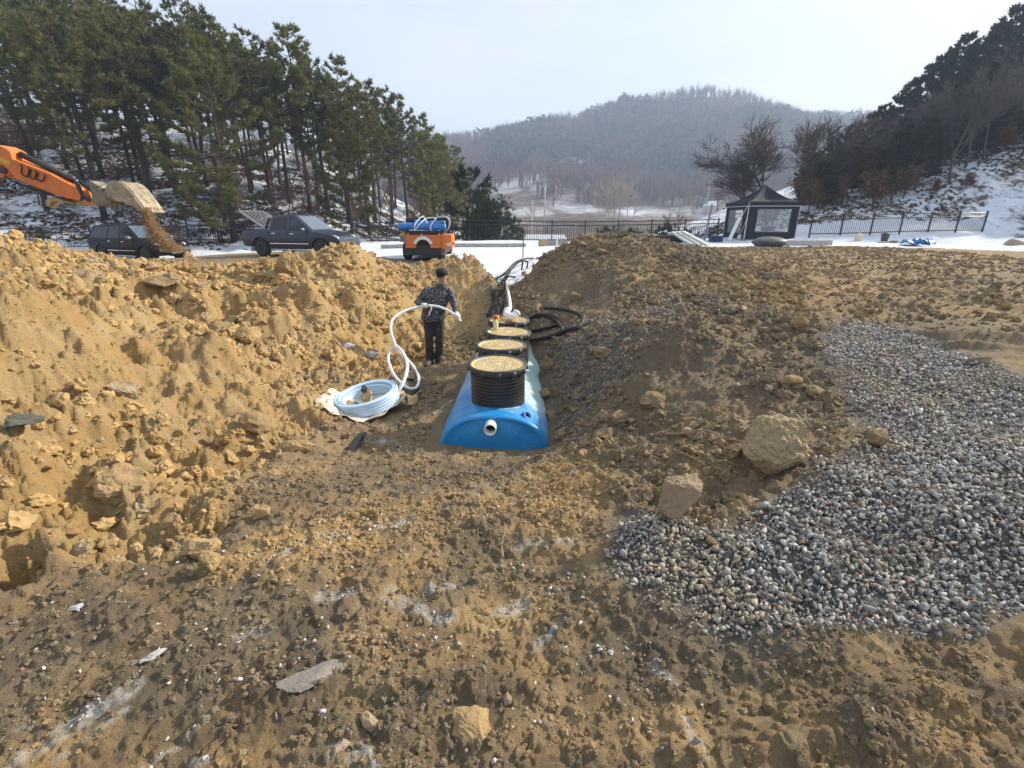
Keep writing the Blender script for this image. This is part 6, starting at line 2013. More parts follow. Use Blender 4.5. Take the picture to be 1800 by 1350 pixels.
part('arm_bracket', MB().tube([(mx(704.5), -.3, mz(424)), (mx(712), -.2, mz(431))], .025, 6), M_DARKSTEEL, mc)
part('chassis', MB().box((0.05, .9, (z0 + zb) / 2 + .02), (1.35, 3.0, .34)), M_DARKSTEEL, mc, bevel=.02)
part('front_cab', MB().box((-.1, 1.55, .80), (1.2, 1.0, .5)), M_ORANGE, mc, bevel=.05)
for x in (-.62, .62):
    for y in (.1, 2.1):
        w = make_wheel(mc, 0, 1 if x > 0 else -1, .30, .26, 6)
        w.location = (x, y, .30); w.rotation_euler = (0, 0, R(-90))
# its load
zd = zt + .14
def roll(name, label, cat, u0, u1, v, y, r, m, sag=.02, seed=0):
    pts = []
    n = 18
    for i in range(n + 1):
        t = i / n
        pts.append(Vector((mx(u0 + (u1 - u0) * t), y, mz(v) + sag * math.sin(t * 5 + seed))))
    rad = [r * (1 + .06 * math.sin(i * 1.9 + seed) + .05 * math.sin(i * .7)) for i in range(n + 1)]
    c = pts[0].copy()
    o = part(name, MB().tube([p - c for p in pts], rad, 14), m, None, True, loc=Vector((MX, MY, MZ)) + c)
    return tag(o, label, cat)
MBR = mat('shiny_blue_sheet', (.008, .16, .50), .22, var=.25, nscale=5, bump=.3, bscale=9, spec=.7)
roll('blue_roll', 'long shiny blue roll tied across the orange machine', 'roll', 699, 783, 399.5, -.42, .135, MBR)
roll('blue_roll', 'shorter blue roll bulging above the long one on the orange machine', 'roll', 726, 781, 394, -.22, .12, MBR, .015, 2)
roll('black_roll', 'black padded roll on top of the load on the orange machine', 'roll', 709, 785, 387.5, .02, .115, M_RUBBER, .02, 4)
roll('white_sheet_roll', 'flat white sheet folded under the blue rolls on the orange machine', 'sheet', 718, 774, 406.8, -.48, .05, M_WHITE, .01, 1)
tb = MB().tube(spline([(mx(u), -.35, mz(v)) for u, v in ((768, 411), (779, 409), (786, 402), (789, 392), (787, 384), (780, 381), (770, 382))], 6), .035, 8)
gt = part('grey_tube', tb, mat('grey_tube_plastic', (.42, .44, .45), .5), None, True, loc=(MX, MY, MZ))
tag(gt, 'grey curved tube with black teeth on the right of the orange machine load', 'tube')
for i in range(6):
    a = R(-50 + 24 * i)
    c = Vector((mx(778) + .17 * math.cos(a), -.35, mz(396) + .21 * math.sin(a)))
    part('tooth', MB().box(c, (.09, .06, .05), (0, -a, 0)), M_RUBBER, gt)
for k, pl_ in enumerate((((730, 407), (729, 399), (732, 390), (740, 381.5), (745, 385), (752, 396), (758, 406)), ((758, 407), (757, 399), (761, 391), (766, 383), (770, 381)), ((730, 405), (736, 397), (742, 390), (750, 384), (766, 383.5)))):
    q = [Vector((mx(u), -.575 + .1 * (v < 397) + .22 * (v < 390) , mz(v) + .01)) for u, v in pl_]
    o = part('rope', MB().tube(spline(q, 5), .018, 6), M_WHITE, None, True, loc=(MX, MY, MZ))
    tag(o, ('white rope looped in a peak over the blue rolls, left half of the load', 'white rope tied over the blue rolls near the grey tube', 'white rope slanting across the black roll from lower left to upper right')[k], 'rope')
# ------------------------------------------------------------------ the worker
PYW = 8.0
def wj(u, v, Y=PYW): return P(u, v, Y)
fl_z = Zs(*P(757, 640, 8.0).xy)
W0 = Vector((P(764, 640, 8.0).x, 8.0, P(764, 638, 8.0).z))
W0.z = min(W0.z, Zs(W0.x, W0.y) + .02)
man = thing('person', 'worker in a dark patterned jacket and cap holding the end of the white hose', 'person', W0)
def lw(u, v, Y=PYW): return wj(u, v, Y) - W0
def fuse(name, build, voxel, m, smooth=6, parent=man, disp=None):
    """join overlapping lumps into one continuous skin"""
    me = build.mesh(name, m)
    o = bpy.data.objects.new(name, me)
    COL.objects.link(o)
    rm = o.modifiers.new('skin', 'REMESH'); rm.mode = 'VOXEL'; rm.voxel_size = voxel
    sm = o.modifiers.new('smooth', 'SMOOTH'); sm.iterations = smooth; sm.factor = .5
    dg = bpy.context.evaluated_depsgraph_get()
    me2 = bpy.data.meshes.new_from_object(o.evaluated_get(dg))
    o.modifiers.clear()
    o.data = me2
    me2.name = name
    if not me2.materials: me2.materials.append(m)
    me2.polygons.foreach_set('use_smooth', [True] * len(me2.polygons))
    if disp:
        co = np.empty(len(me2.vertices) * 3, np.float32); me2.vertices.foreach_get('co', co); co = co.reshape(-1, 3)
        nn = np.empty(len(me2.vertices) * 3, np.float32); me2.vertices.foreach_get('normal', nn); nn = nn.reshape(-1, 3)
        a, s = disp
        d = (fbm(co[:, 0] + co[:, 1] * .6, co[:, 2] * 1.3, s, 3, 5) + fbm(co[:, 1] - co[:, 0] * .4, co[:, 2] * 1.1 + 3, s, 3, 6)) * a
        me2.vertices.foreach_set('co', (co + nn * d[:, None]).astype(np.float32).ravel()); me2.update()
    o.parent = parent
    return o
def jacket_mat():
    m = bpy.data.materials.new('patterned_jacket')
    m.use_nodes = True
    t = m.node_tree
    b = t.nodes['Principled BSDF']
    tc = nd(t, 'ShaderNodeTexCoord').outputs['Object']
    n = noi(t, tc, 44, 3, .55)
    col = mixc(t, rng(t, n, .53, .56), (.016, .018, .030), (.20, .195, .20))
    t.links.new(col, b.inputs['Base Color'])
    b.inputs['Roughness'].default_value = .75
    return m
M_JKT = jacket_mat()
M_TRS = mat('dark_trousers', (.022, .022, .030), .85, var=.35, nscale=7, bump=.3, bscale=16, col2=(.045, .042, .042))
M_BOOT = mat('dusty_boots', (.055, .048, .042), .85, var=.35, nscale=9, bump=.3, bscale=30, col2=(.14, .115, .085))
M_GLOVE = mat('white_work_glove', (.66, .64, .58), .85, var=.12, nscale=14, bump=.35, bscale=60)
M_SKIN = mat('skin', (.42, .24, .16), .55, var=.08, nscale=9)
M_CAP = mat('black_cap', (.012, .012, .015), .8, var=.2, nscale=9, bump=.2, bscale=60)
M_HAIR = mat('dark_hair', (.015, .012, .010), .6, var=.3, nscale=40)
# joints
Hc = lw(777, 487, 7.93)                               # centre of the head
neck = lw(776, 500, 7.99)
chest = lw(768, 520, 8.0); waist = lw(763, 543, 8.0); pelvis = lw(762, 560, 8.01)
shR, shL = lw(751, 511, 8.0), lw(786, 509, 8.02)
elR, elL = lw(736, 531, 7.93), lw(797, 530, 8.0)
wrR, wrL = lw(742.5, 537.5, 7.76), lw(801.5, 549, 7.80)
hipR, hipL = lw(754.5, 564, 8.0), lw(771.5, 564, 8.02)
knR, knL = lw(754.5, 597, 7.95), lw(772.5, 597, 7.99)
anR, anL = lw(755.5, 628, 8.0), lw(771.5, 626, 8.05)
# body under the clothes, one continuous figure with the face
bd = MB()
bd.tube([pelvis, waist, chest, neck + Vector((0, .01, -.04))], [.10, .10, .10, .07], 12)
bd.tube([neck + Vector((0, .02, -.08)), Hc + Vector((0, .03, -.04))], [.058, .056], 10)
bd.ell(Hc + Vector((0, .012, .02)), (.082, .098, .106), n=18, m=12)          # skull
bd.ell(Hc + Vector((0, -.018, -.052)), (.064, .066, .066), n=14, m=10)      # jaw
bd.ell(Hc + Vector((0, -.062, -.092)), (.022, .018, .018), n=10, m=8)       # chin
for a, b, c, d in ((shR, elR, wrR, 1), (shL, elL, wrL, 1)):
    bd.tube([a, a.lerp(b, .5), b, b.lerp(c, .4), c], [.055, .046, .038, .038, .026], 9)
for a, b, c in ((hipR, knR, anR), (hipL, knL, anL)):
    bd.tube([pelvis.lerp(a, .6), a, b, b.lerp(c, .35), c], [.09, .085, .058, .056, .038], 10)
bd.tube([Hc + Vector((0, -.070, .018)), Hc + Vector((0, -.098, -.018)), Hc + Vector((0, -.090, -.034))], [.010, .016, .012], 8)   # nose
for s in (-1, 1):
    bd.ell(Hc + Vector((s * .077, .008, -.004)), (.011, .022, .033), Matrix.Rotation(.25 * s, 3, 'Z'), n=10, m=8)              # ears
    bd.ell(Hc + Vector((s * .032, -.070, .032)), (.024, .014, .009), n=10, m=6)                                              # brows
    bd.ell(Hc + Vector((s * .040, -.052, -.026)), (.022, .022, .020), n=10, m=6)                                             # cheeks
body = fuse('body', bd, .0075, M_SKIN, 3)
for s in (-1, 1):
    part('eye', MB().ell(Hc + Vector((s * .031, -.077, .013)), (.011, .007, .0065), n=12, m=8), mat('eye_dark', (.03, .022, .018), .2), body, True)
part('mouth', MB().ell(Hc + Vector((0, -.083, -.063)), (.023, .008, .006), n=12, m=6), mat('lips', (.30, .11, .09), .5), body, True)
hr = MB().ell(Hc + Vector((0, .034, .016)), (.090, .092, .096), n=18, m=12)
part('hair', hr, M_HAIR, man, True)
cp = MB()
ctop = Hc + Vector((0, .012, .060))
cm_ = Matrix.Rotation(R(7), 3, 'X')
cp.lathe([(.098, -.020), (.102, .0), (.100, .03), (.085, .058), (.050, .078), (0, .084)], 22, ctop, cm_ @ Matrix.Diagonal(Vector((.96, 1.14, 1))))
bm_ = []
for i in range(11):
    a = R(180 + 180 * i / 10)
    for f, z in ((.90, -.016), (1.0, -.022), (1.0, -.014), (.90, -.008)):
        yy = math.sin(a)
        bm_.append(ctop + cm_ @ Vector((.090 * f * math.cos(a), -.10 + .085 * f * yy * 1.0 + .075 * (1 if f < 1 and 0 < i < 10 else 0) * 0, z)))
cp.tube([ctop + cm_ @ Vector((0, -.085, -.018)), ctop + cm_ @ Vector((0, -.165, -.030))], [.082, .050], 12, True, .11)
part('cap', cp, M_CAP, man, True)
jk = MB()
ax = (shL - shR).normalized()
def oval(c, rx, ry, n=14):
    return [c + Vector((rx * math.cos(2 * math.pi * i / n), ry * math.sin(2 * math.pi * i / n), 0)) for i in range(n)]
def loft(mb_, secs):
    n = len(secs[0])
    vs = [p for s in secs for p in s]
    mb_.add(vs, [(k * n + i, k * n + (i + 1) % n, (k + 1) * n + (i + 1) % n, (k + 1) * n + i) for k in range(len(secs) - 1) for i in range(n)] + [tuple(range(n - 1, -1, -1)), tuple((len(secs) - 1) * n + i for i in range(n))])
hem = lw(762, 563, 8.0)
loft(jk, [oval(hem, .198, .150), oval(hem + Vector((0, 0, .05)), .205, .158), oval(lw(763, 545, 8.0), .205, .155), oval(lw(766, 528, 8.0), .205, .155), oval(lw(768, 516, 8.0), .205, .148), oval(lw(769, 509, 8.0), .165, .118), oval(lw(773, 503, 8.0), .105, .095)])
for a, b, c in ((shR, elR, wrR), (shL, elL, wrL)):
    jk.tube([a + (neck - a) * .28 + Vector((0, 0, -.04)), a + Vector((0, 0, -.02)), a.lerp(b, .5), b, b.lerp(c, .5), c], [.085, .088, .075, .068, .062, .050], 12)
loft(jk, [oval(neck + Vector((0, .005, -.075)), .112, .105), oval(neck + Vector((0, .01, .022)), .092, .094)])
fuse('jacket', jk, .014, M_JKT, 4, disp=(.009, .09))
ts = MB()
for a, b, c in ((hipR, knR, anR), (hipL, knL, anL)):
    ts.tube([pelvis.lerp(a, .75) + Vector((0, 0, .05)), a, a.lerp(b, .5), b, b.lerp(c, .5), c + Vector((0, 0, .0)), c + Vector((0, 0, -.05))], [.100, .096, .086, .072, .070, .072, .070], 13)
ts.tube([pelvis + Vector((0, 0, .1)), pelvis + Vector((0, 0, -.06))], [.16, .14], 14, True, .8)
fuse('trousers', ts, .012, M_TRS, 4, disp=(.010, .07))
def boot(an, dirx, diry):
    f = Vector((dirx, diry, 0)).normalized()
    b = MB()
    gz = Zs(W0.x + an.x, W0.y + an.y) - W0.z + .045
    base = Vector((an.x, an.y, gz))
    b.tube([an + Vector((0, 0, .05)), Vector((an.x, an.y, gz + .04))], [.066, .064], 12)
    s = f.cross(Vector((0, 0, 1)))
    rot = Matrix((s, f, Vector((0, 0, 1)))).transposed()
    b.ell(base + f * .06 + Vector((0, 0, .022)), (.058, .135, .054), rot, n=16, m=10)
    b.ell(base + f * .14 + Vector((0, 0, .006)), (.058, .080, .048), rot, n=16, m=10)
    b.ell(base - f * .045, (.045, .05, .045), rot, n=12, m=8)
    o = fuse('boot', b, .009, M_BOOT, 3)
    so = MB()
    out = [base + rot @ Vector((x, y, -.046)) for x, y in ((-.048, -.085), (.048, -.085), (.056, .02), (.060, .13), (.045, .20), (0, .225), (-.045, .20), (-.060, .13), (-.056, .02))]
    so.v = [tuple(p) for p in out] + [tuple(p + Vector((0, 0, .028))) for p in out]
    n = len(out)
    so.f = [tuple(range(n - 1, -1, -1)), tuple(range(n, 2 * n))] + [(i, (i + 1) % n, n + (i + 1) % n, n + i) for i in range(n)]
    so.mi = [0] * len(so.f)
    part('sole', so, M_RUBBER, o)
boot(anR, -.25, -1); boot(anL, .75, -1)
# gloved hands, fingers closed round the hose
def hand(wr, grip, axis, inward, label=None):
    """palm from the wrist to the hose, four fingers curled round it, thumb opposed"""
    b = MB()
    axis = axis.normalized()
    d = (grip - wr)
    d = (d - axis * d.dot(axis)).normalized()
    up_ = axis.cross(d).normalized()
    if up_.z < 0: up_ = -up_
    hc = grip - d * .030
    b.tube([wr - d * .03, wr, hc - d * .028, hc + up_ * .012], [.036, .034, .040, .036], 12, True, .62)
    for i in range(4):
        o = axis * (-.033 + .022 * i)
        L = (.92, 1.05, 1.0, .82)[i]
        k = grip + o - d * .020 + up_ * .040
        p1 = grip + o + d * (.030 * L) + up_ * .036
        p2 = grip + o + d * (.042 * L) + up_ * .000
        p3 = grip + o + d * (.018 * L) - up_ * .034
        b.tube([hc + o * .9 + up_ * .018 - d * .02, k, p1, p2, p3], [.0105, .0110, .0105, .0098, .0085], 8)
    b.tube([hc - axis * .026 * inward - d * .03, hc - axis * .050 * inward - d * .005 - up_ * .008, grip - axis * .050 * inward + d * .012 - up_ * .026, grip - axis * .034 * inward + d * .030 - up_ * .030], [.0135, .0130, .0115, .0095], 8)
    return fuse('glove', b, .0048, M_GLOVE, 2)
sw = [P(*q) for q in strand]
gr = [q for q in strand if q[0] == 746][0]; g2 = [q for q in strand if q[0] == 803][0]
ir, il = strand.index(gr), strand.index(g2)
hand(wrR, sw[ir] - W0, sw[ir + 1] - sw[ir - 1], 1)
hand(wrL, sw[il] - W0, sw[il + 1] - sw[il - 1], -1)
ck = spline([sw[ir] - W0 + Vector((.05, -.03, .02)), sw[ir] - W0 + Vector((.09, -.05, .03)), sw[ir] - W0 + Vector((.12, -.04, -.02)), sw[ir] - W0 + Vector((.09, -.06, -.09)), sw[ir] - W0 + Vector((.07, -.06, -.15))], 5)
o = part('cord', MB().tube(ck, .010, 6), M_GLOVE, None, True, loc=W0); tag(o, "white cord dangling beside the worker's gripping hand", 'cord')
# ------------------------------------------------------------------ crushed stone, crumbs and clods
def hull(seed, n=15, ax=(1, .8, .62)):
    bm = bmesh.new()
    r = np.random.default_rng(seed)
    p = r.normal(size=(n, 3)); p /= np.linalg.norm(p, axis=1)[:, None]
    p *= r.uniform(.75, 1.1, (n, 1)) * np.array(ax)
    for q in p: bm.verts.new(q)
    bmesh.ops.convex_hull(bm, input=bm.verts[:])
    for v in [v for v in bm.verts if not v.link_faces]: bm.verts.remove(v)
    bmesh.ops.triangulate(bm, faces=bm.faces[:])
    bm.verts.ensure_lookup_table(); bm.verts.index_update()
    V_ = np.array([v.co[:] for v in bm.verts]); F_ = np.array([[v.index for v in f.verts] for f in bm.faces])
    bm.free()
    return V_, F_
HULLS = [hull(s, 8 + s % 5, ((1, .75, .55), (1, .65, .38), (1, .85, .7), (1, .55, .42))[s % 4]) for s in range(16)]
def scatter_mesh(name, x, y, z, size, seed, m, label, cat, sink=.25, flatten=True):
    r = np.random.default_rng(seed)
    Vs, Fs, ts, off = [], [], [], 0
    k = len(x)
    pick = r.integers(0, len(HULLS), k)
    for h in range(len(HULLS)):
        s = np.where(pick == h)[0]
        if not len(s): continue
        hv, hf = HULLS[h]
        q = r.normal(size=(len(s), 4)); q[:, 1:3] *= .75 if flatten else 1
        q /= np.linalg.norm(q, axis=1)[:, None]
        w, a, b, c = q.T
        Rm = np.stack([1 - 2 * (b * b + c * c), 2 * (a * b - c * w), 2 * (a * c + b * w), 2 * (a * b + c * w), 1 - 2 * (a * a + c * c), 2 * (b * c - a * w), 2 * (a * c - b * w), 2 * (b * c + a * w), 1 - 2 * (a * a + b * b)], -1).reshape(-1, 3, 3)
        vv = np.einsum('nij,vj->nvi', Rm, hv) * size[s][:, None, None]
        vv += np.stack([x[s], y[s], z[s] + size[s] * (.55 - sink)], -1)[:, None, :]
        ff = hf[None] + (np.arange(len(s)) * len(hv))[:, None, None] + off
        Vs.append(vv.reshape(-1, 3)); Fs.append(ff.reshape(-1, 3))
        off += len(s) * len(hv)
    o = link(name, np_mesh(name, np.concatenate(Vs), np.concatenate(Fs), m))
    return tag(o, label, cat, kind='stuff')
def stones_mat(name, stops, bump=.3, bs=60, dust=0):
    """each stone its own tone"""
    m = bpy.data.materials.new(name)
    m.use_nodes = True
    t = m.node_tree
    b = t.nodes['Principled BSDF']
    g = nd(t, 'ShaderNodeNewGeometry')
    cr = nd(t, 'ShaderNodeValToRGB')
    el = cr.color_ramp.elements
    while len(el) < len(stops): el.new(.5)
    for e, (p_, c_) in zip(el, stops): e.position = p_; e.color = (*c_, 1)
    t.links.new(g.outputs['Random Per Island'], cr.inputs[0])
    f = noi(t, g.outputs['Position'], bs, 5, .7)
    col = mixc(t, rng(t, f, .3, .7, .45, 0), cr.outputs[0], (.12, .112, .10))
    if dust: col = mixc(t, rng(t, noi(t, g.outputs['Position'], 1.7, 5, .6), .46, .64, 0, dust), col, (.36, .30, .22))
    t.links.new(col, b.inputs['Base Color'])
    b.inputs['Roughness'].default_value = .95
    b.inputs['Specular IOR Level'].default_value = .08
    bp = nd(t, 'ShaderNodeBump')
    bp.inputs['Strength'].default_value = bump; bp.inputs['Distance'].default_value = .006
    t.links.new(f, bp.inputs['Height'])
    t.links.new(bp.outputs[0], b.inputs['Normal'])
    return m
M_GRAVEL = stones_mat('crushed_stone', [(0, (.16, .152, .142)), (.22, (.29, .28, .262)), (.5, (.41, .395, .37)), (.76, (.53, .51, .475)), (.90, (.64, .62, .58)), (.955, (.30, .23, .15)), (.992, (.27, .13, .09))], dust=.75)
M_CRUMB = stones_mat('soil_crumbs', [(0, (.20, .135, .070)), (.35, (.33, .21, .10)), (.75, (.40, .265, .135)), (.93, (.44, .33, .20)), (1, (.30, .27, .23))], .5, 90)
M_CRUMBD = stones_mat('brown_crumbs', [(0, (.10, .072, .045)), (.35, (.19, .135, .078)), (.7, (.27, .19, .105)), (.9, (.32, .255, .17)), (1, (.36, .34, .31))], .5, 90)
M_PEBB = stones_mat('pale_pebbles', [(0, (.30, .20, .12)), (.2, (.46, .42, .37)), (.5, (.60, .58, .55)), (.8, (.72, .70, .68)), (.93, (.33, .14, .09)), (1, (.25, .24, .23))], .3, 60)
def sample(poly, n, seed):
    r = np.random.default_rng(seed)
    px, py = np.array(poly).T
    x = r.uniform(px.min(), px.max(), n); y = r.uniform(py.min(), py.max(), n)
    ok = inpoly(x, y, poly)
    return x[ok], y[ok], r
# the heap of crushed stone, thick near the camera
def gravel_layer(poly, dens, lo, hi, seed, third):
    px, py = np.array(poly).T
    A = (px.max() - px.min()) * (py.max() - py.min())
    x, y, r = sample([(a, b) for a, b in poly], int(A * dens), seed)
    wob = .16 * fbm(x, y, .35, 3, 21); wob2 = .16 * fbm(x, y, .35, 3, 22)
    k = polymask(x + wob * third, y + wob2 * third, poly, .17 * third)
    ok = r.random(len(x)) < k ** .7 * (.98 if third < 2.5 else sstep(-.4, .5, fbm(x, y, .6, 3, 19)))
    x, y, k = x[ok], y[ok], k[ok]
    s = lo + (hi - lo) * r.random(len(x)) ** 1.6 * (.25 + .75 * k)
    return x, y, s, r
gx_, gy_, gs_ = [], [], []
for poly, dens, lo, hi, sd, th in ((POLY_GRAVEL, 3900, .007, .026, 1, 1.6), (POLY_GRAVEL, 420, .019, .034, 2, 1.3), (POLY_GRAVEL2, 1900, .009, .029, 3, 2.0), (POLY_MIX, 1500, .005, .026, 5, 2.6)):
    a, b, c, _ = gravel_layer(poly, dens, lo, hi, sd, th)
    gx_.append(a); gy_.append(b); gs_.append(c)
a, b, r = sample(POLY_FINE, 30000, 4)
ok = r.random(len(a)) < .75 * polymask(a, b, POLY_FINE, .3) * sstep(-.5, .3, fbm(a, b, .6, 3, 9)); gx_.append(a[ok]); gy_.append(b[ok]); gs_.append(.006 + .016 * r.random(ok.sum()) ** 2)
a, b, r = sample(POLY_RHEAP, 9000, 5)
ok = (r.random(len(a)) < .5 * sstep(-.1, .5, fbm(a, b, .9, 3, 10))) & (b < 6.5); gx_.append(a[ok]); gy_.append(b[ok]); gs_.append(.008 + .018 * r.random(ok.sum()) ** 2)
GX, GY, GS = np.concatenate(gx_), np.concatenate(gy_), np.concatenate(gs_)
zj = Z(GX, GY) + np.random.default_rng(6).uniform(-.012, .022, len(GX))
scatter_mesh('gravel', GX, GY, zj, GS, 7, M_GRAVEL, 'heap of grey crushed stone on the right of the trodden floor', 'gravel', .2)
print('gravel stones', len(GX))
# crumbs of dry soil over the heaps, finer with distance from the foot
LUMPS = bpy.data.collections.new('lump_shapes')                # shapes only, not in the scene
def lump_mat():
    m = bpy.data.materials.new('soil_lump')
    m.use_nodes = True
    t = m.node_tree
    b = t.nodes['Principled BSDF']
    tn = nd(t, 'ShaderNodeAttribute', attribute_name='tone', attribute_type='INSTANCER').outputs['Fac']
    tw_ = nd(t, 'ShaderNodeAttribute', attribute_name='shade_of', attribute_type='INSTANCER').outputs['Fac']
    geo = nd(t, 'ShaderNodeNewGeometry').outputs['Position']
    f = noi(t, geo, 45, 7, .7)
    tt = math_(t, 'ADD', tn, rng(t, f, .3, .7, -.25, .25))
    col = mixc(t, rng(t, tt, .05, .75), BROWN, mixc(t, tw_, TAN, TAN2))
    col = mixc(t, rng(t, tw_, .80, 1, 0, .75), col, GREY)
    col = mixc(t, rng(t, tw_, 0, .15, .55, 0), col, (.10, .075, .045))
    t.links.new(col, b.inputs['Base Color'])
    b.inputs['Roughness'].default_value = .95
    b.inputs['Specular IOR Level'].default_value = .12
    bp = nd(t, 'ShaderNodeBump')
    bp.inputs['Strength'].default_value = .8
    bp.inputs['Distance'].default_value = .012
    t.links.new(noi(t, geo, 70, 8, .75), bp.inputs['Height'])
    t.links.new(bp.outputs[0], b.inputs['Normal'])
    return m
M_LUMP = lump_mat()
for s in range(10):
    me = rock_mesh('lump', 700 + s, 3, (1, random.uniform(.65, .95), random.uniform(.55, .9)), 1.1, 0, 2 + s % 6)
    me.materials.append(M_LUMP)
    LUMPS.objects.link(bpy.data.objects.new('lump', me))
def scatter_nodes():
    g = bpy.data.node_groups.new('scatter_lumps', 'GeometryNodeTree')
    g.interface.new_socket('Geometry', in_out='INPUT', socket_type='NodeSocketGeometry')
    g.interface.new_socket('Geometry', in_out='OUTPUT', socket_type='NodeSocketGeometry')
    n = g.nodes
    gi, go = n.new('NodeGroupInput'), n.new('NodeGroupOutput')
    ci = n.new('GeometryNodeCollectionInfo')
    ci.inputs['Collection'].default_value = LUMPS
    ci.inputs['Separate Children'].default_value = True
    ci.inputs['Reset Children'].default_value = True
    ip_ = n.new('GeometryNodeInstanceOnPoints')
    ip_.inputs['Pick Instance'].default_value = True
    def na(name, typ):
        q = n.new('GeometryNodeInputNamedAttribute'); q.data_type = typ; q.inputs['Name'].default_value = name
        return [o for o in q.outputs if o.enabled and o.name == 'Attribute'][0]
    g.links.new(gi.outputs[0], ip_.inputs['Points'])
    g.links.new(ci.outputs[0], ip_.inputs['Instance'])
    g.links.new(na('pick', 'INT'), ip_.inputs['Instance Index'])
    g.links.new(na('turn', 'FLOAT_VECTOR'), ip_.inputs['Rotation'])
    g.links.new(na('size', 'FLOAT'), ip_.inputs['Scale'])
    g.links.new(ip_.outputs[0], go.inputs[0])
    return g
SCATTER = scatter_nodes()
def lumps(name, x, y, s, seed, label, sink=.36):
    r = np.random.default_rng(seed)
    bare_ = snow_cover(x, y) < .45
    x, y, s = x[bare_], y[bare_], s[bare_]
    k = len(x)
    me = bpy.data.meshes.new(name)
    me.vertices.add(k)
    co = np.stack([x, y, Z(x, y) + s * (.45 - sink)], -1)
    me.vertices.foreach_set('co', co.astype(np.float32).ravel())
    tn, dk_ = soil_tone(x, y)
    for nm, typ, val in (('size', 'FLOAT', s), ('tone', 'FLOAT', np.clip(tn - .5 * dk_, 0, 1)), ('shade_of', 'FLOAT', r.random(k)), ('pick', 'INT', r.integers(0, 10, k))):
        me.attributes.new(nm, typ, 'POINT').data.foreach_set('value', val.astype(np.int32 if typ == 'INT' else np.float32))
    tv = np.stack([r.normal(0, .5, k), r.normal(0, .5, k), r.uniform(0, 6.28, k)], -1)
    me.attributes.new('turn', 'FLOAT_VECTOR', 'POINT').data.foreach_set('vector', tv.astype(np.float32).ravel())
    me.materials.append(M_LUMP)
    o = link(name, me)
    md = o.modifiers.new('scatter', 'NODES')
    md.node_group = SCATTER
    return tag(o, label, 'soil', kind='stuff')
def crumbs(name, poly, n, lo, hi, p, seed, label, ymax=99, clump=.6, ymin=-9, grow=.1, even=.35):
    x, y, r = sample(poly, int(n * 1.6), seed)
    # more of them where they would be seen large
    d = fbm(x, y, clump, 3, seed)
    ok = (r.random(len(x)) < even + (1 - even) * sstep(-.25, .45, d)) & (y < ymax) & (y > ymin) & (np.hypot(x - TX, np.maximum(0, np.abs(y - 5.9) - 1.6)) > .70) & (np.hypot(x - CX, y - CY) > .5)
    g_ = polymask(x, y, POLY_GRAVEL, .05) + polymask(x, y, POLY_GRAVEL2, .05)
    ok &= r.random(len(x)) > g_ * .93
    x, y = x[ok], y[ok]
    s = lo + (hi - lo) * r.random(len(x)) ** p * (1 - .85 * calm(x, y))
    s *= .7 + grow * np.clip(y, 0, 8)
    return lumps(name, x, y, s, seed + 1, label)
crumbs('soil_crumbs', POLY_HEAP, 140000, .006, .080, 22.0, 31, 'loose crumbs of tan soil over the left spoil heap', 13, .5, grow=.07)
crumbs('brown_soil_crumbs', POLY_RHEAP, 85000, .006, .055, 11.0, 33, 'loose crumbs of brown soil over the right spoil heap', 13, .5)
FLOOR = [(-3.0, .9), (-2.6, 1.6), (-2.2, 2.1), (-1.9, 3.0), (-1.6, 4.1), (-.8, 4.6), (.6, 4.3), (.6, 3.0), (.55, 2.2), (.5, 1.7), (1.2, 1.55), (2.8, 1.6), (2.8, .8), (0, .8)]
crumbs('floor_crumbs', FLOOR, 64000, .0028, .020, 5.0, 35, 'crumbs of soil trodden into the floor before the tank', clump=.3, even=.2)
FIELD = [(2.6, 7.0), (3.2, 13), (4, 22), (17, 22), (16, 9), (7.5, 5.6), (5.6, 5.2), (4.6, 5.6)]
crumbs('field_crumbs', FIELD, 34000, .009, .050, 5, 37, 'clods of soil strewn over the levelled field', 22, 1.4)
TROUGH = [(-2.2, 4.4), (-2.0, 7.6), (-1.4, 8.6), (-1, 12), (-.2, 15), (.4, 15), (.9, 9), (1.2, 6.6), (1.0, 4.4), (.5, 3.9), (-1.2, 3.9)]
crumbs('trench_crumbs', TROUGH, 13000, .006, .040, 3.5, 39, 'crumbs of soil on the trench floor around the tank', 15, .5)
# pale chips trodden into the floor
def band(pix, n, seed, spread):
    r = np.random.default_rng(seed)
    pts = np.array(GP(pix))
    t = r.uniform(0, len(pts) - 1, n)
    i = np.minimum(t.astype(int), len(pts) - 2)
    f = (t - i)[:, None]
    q = pts[i] * (1 - f) + pts[i + 1] * f + r.normal(0, spread, (n, 2))
    return q[:, 0], q[:, 1]
bx, by = [], []
for pix, n, sd, sp in (([(560, 965), (640, 930), (720, 915)], 90, 1, .05), ([(610, 1150), (690, 1130), (760, 1125), (830, 1140)], 60, 2, .045), ([(1030, 1150), (1080, 1140), (1140, 1150)], 55, 3, .04), ([(820, 930), (880, 900), (960, 880)], 60, 4, .07), ([(870, 1010), (960, 1020), (1020, 1060)], 40, 5, .08), ([(420, 1000), (600, 1060), (500, 1150)], 60, 6, .12), ([(260, 1140), (420, 1190), (560, 1160)], 50, 7, .10), ([(790, 800), (860, 805), (940, 800)], 70, 8, .06), ([(100, 1050), (300, 1000), (420, 960)], 40, 9, .1), ([(950, 1150), (1250, 1300), (900, 1330)], 26, 10, .12)):
    a, b = band(pix, n, sd, sp); bx.append(a); by.append(b)
a, b, r = sample(FLOOR, 3200, 44); ok = r.random(len(a)) < .2 + .6 * sstep(0, .5, fbm(a, b, .5, 3, 45)); bx.append(a[ok]); by.append(b[ok])
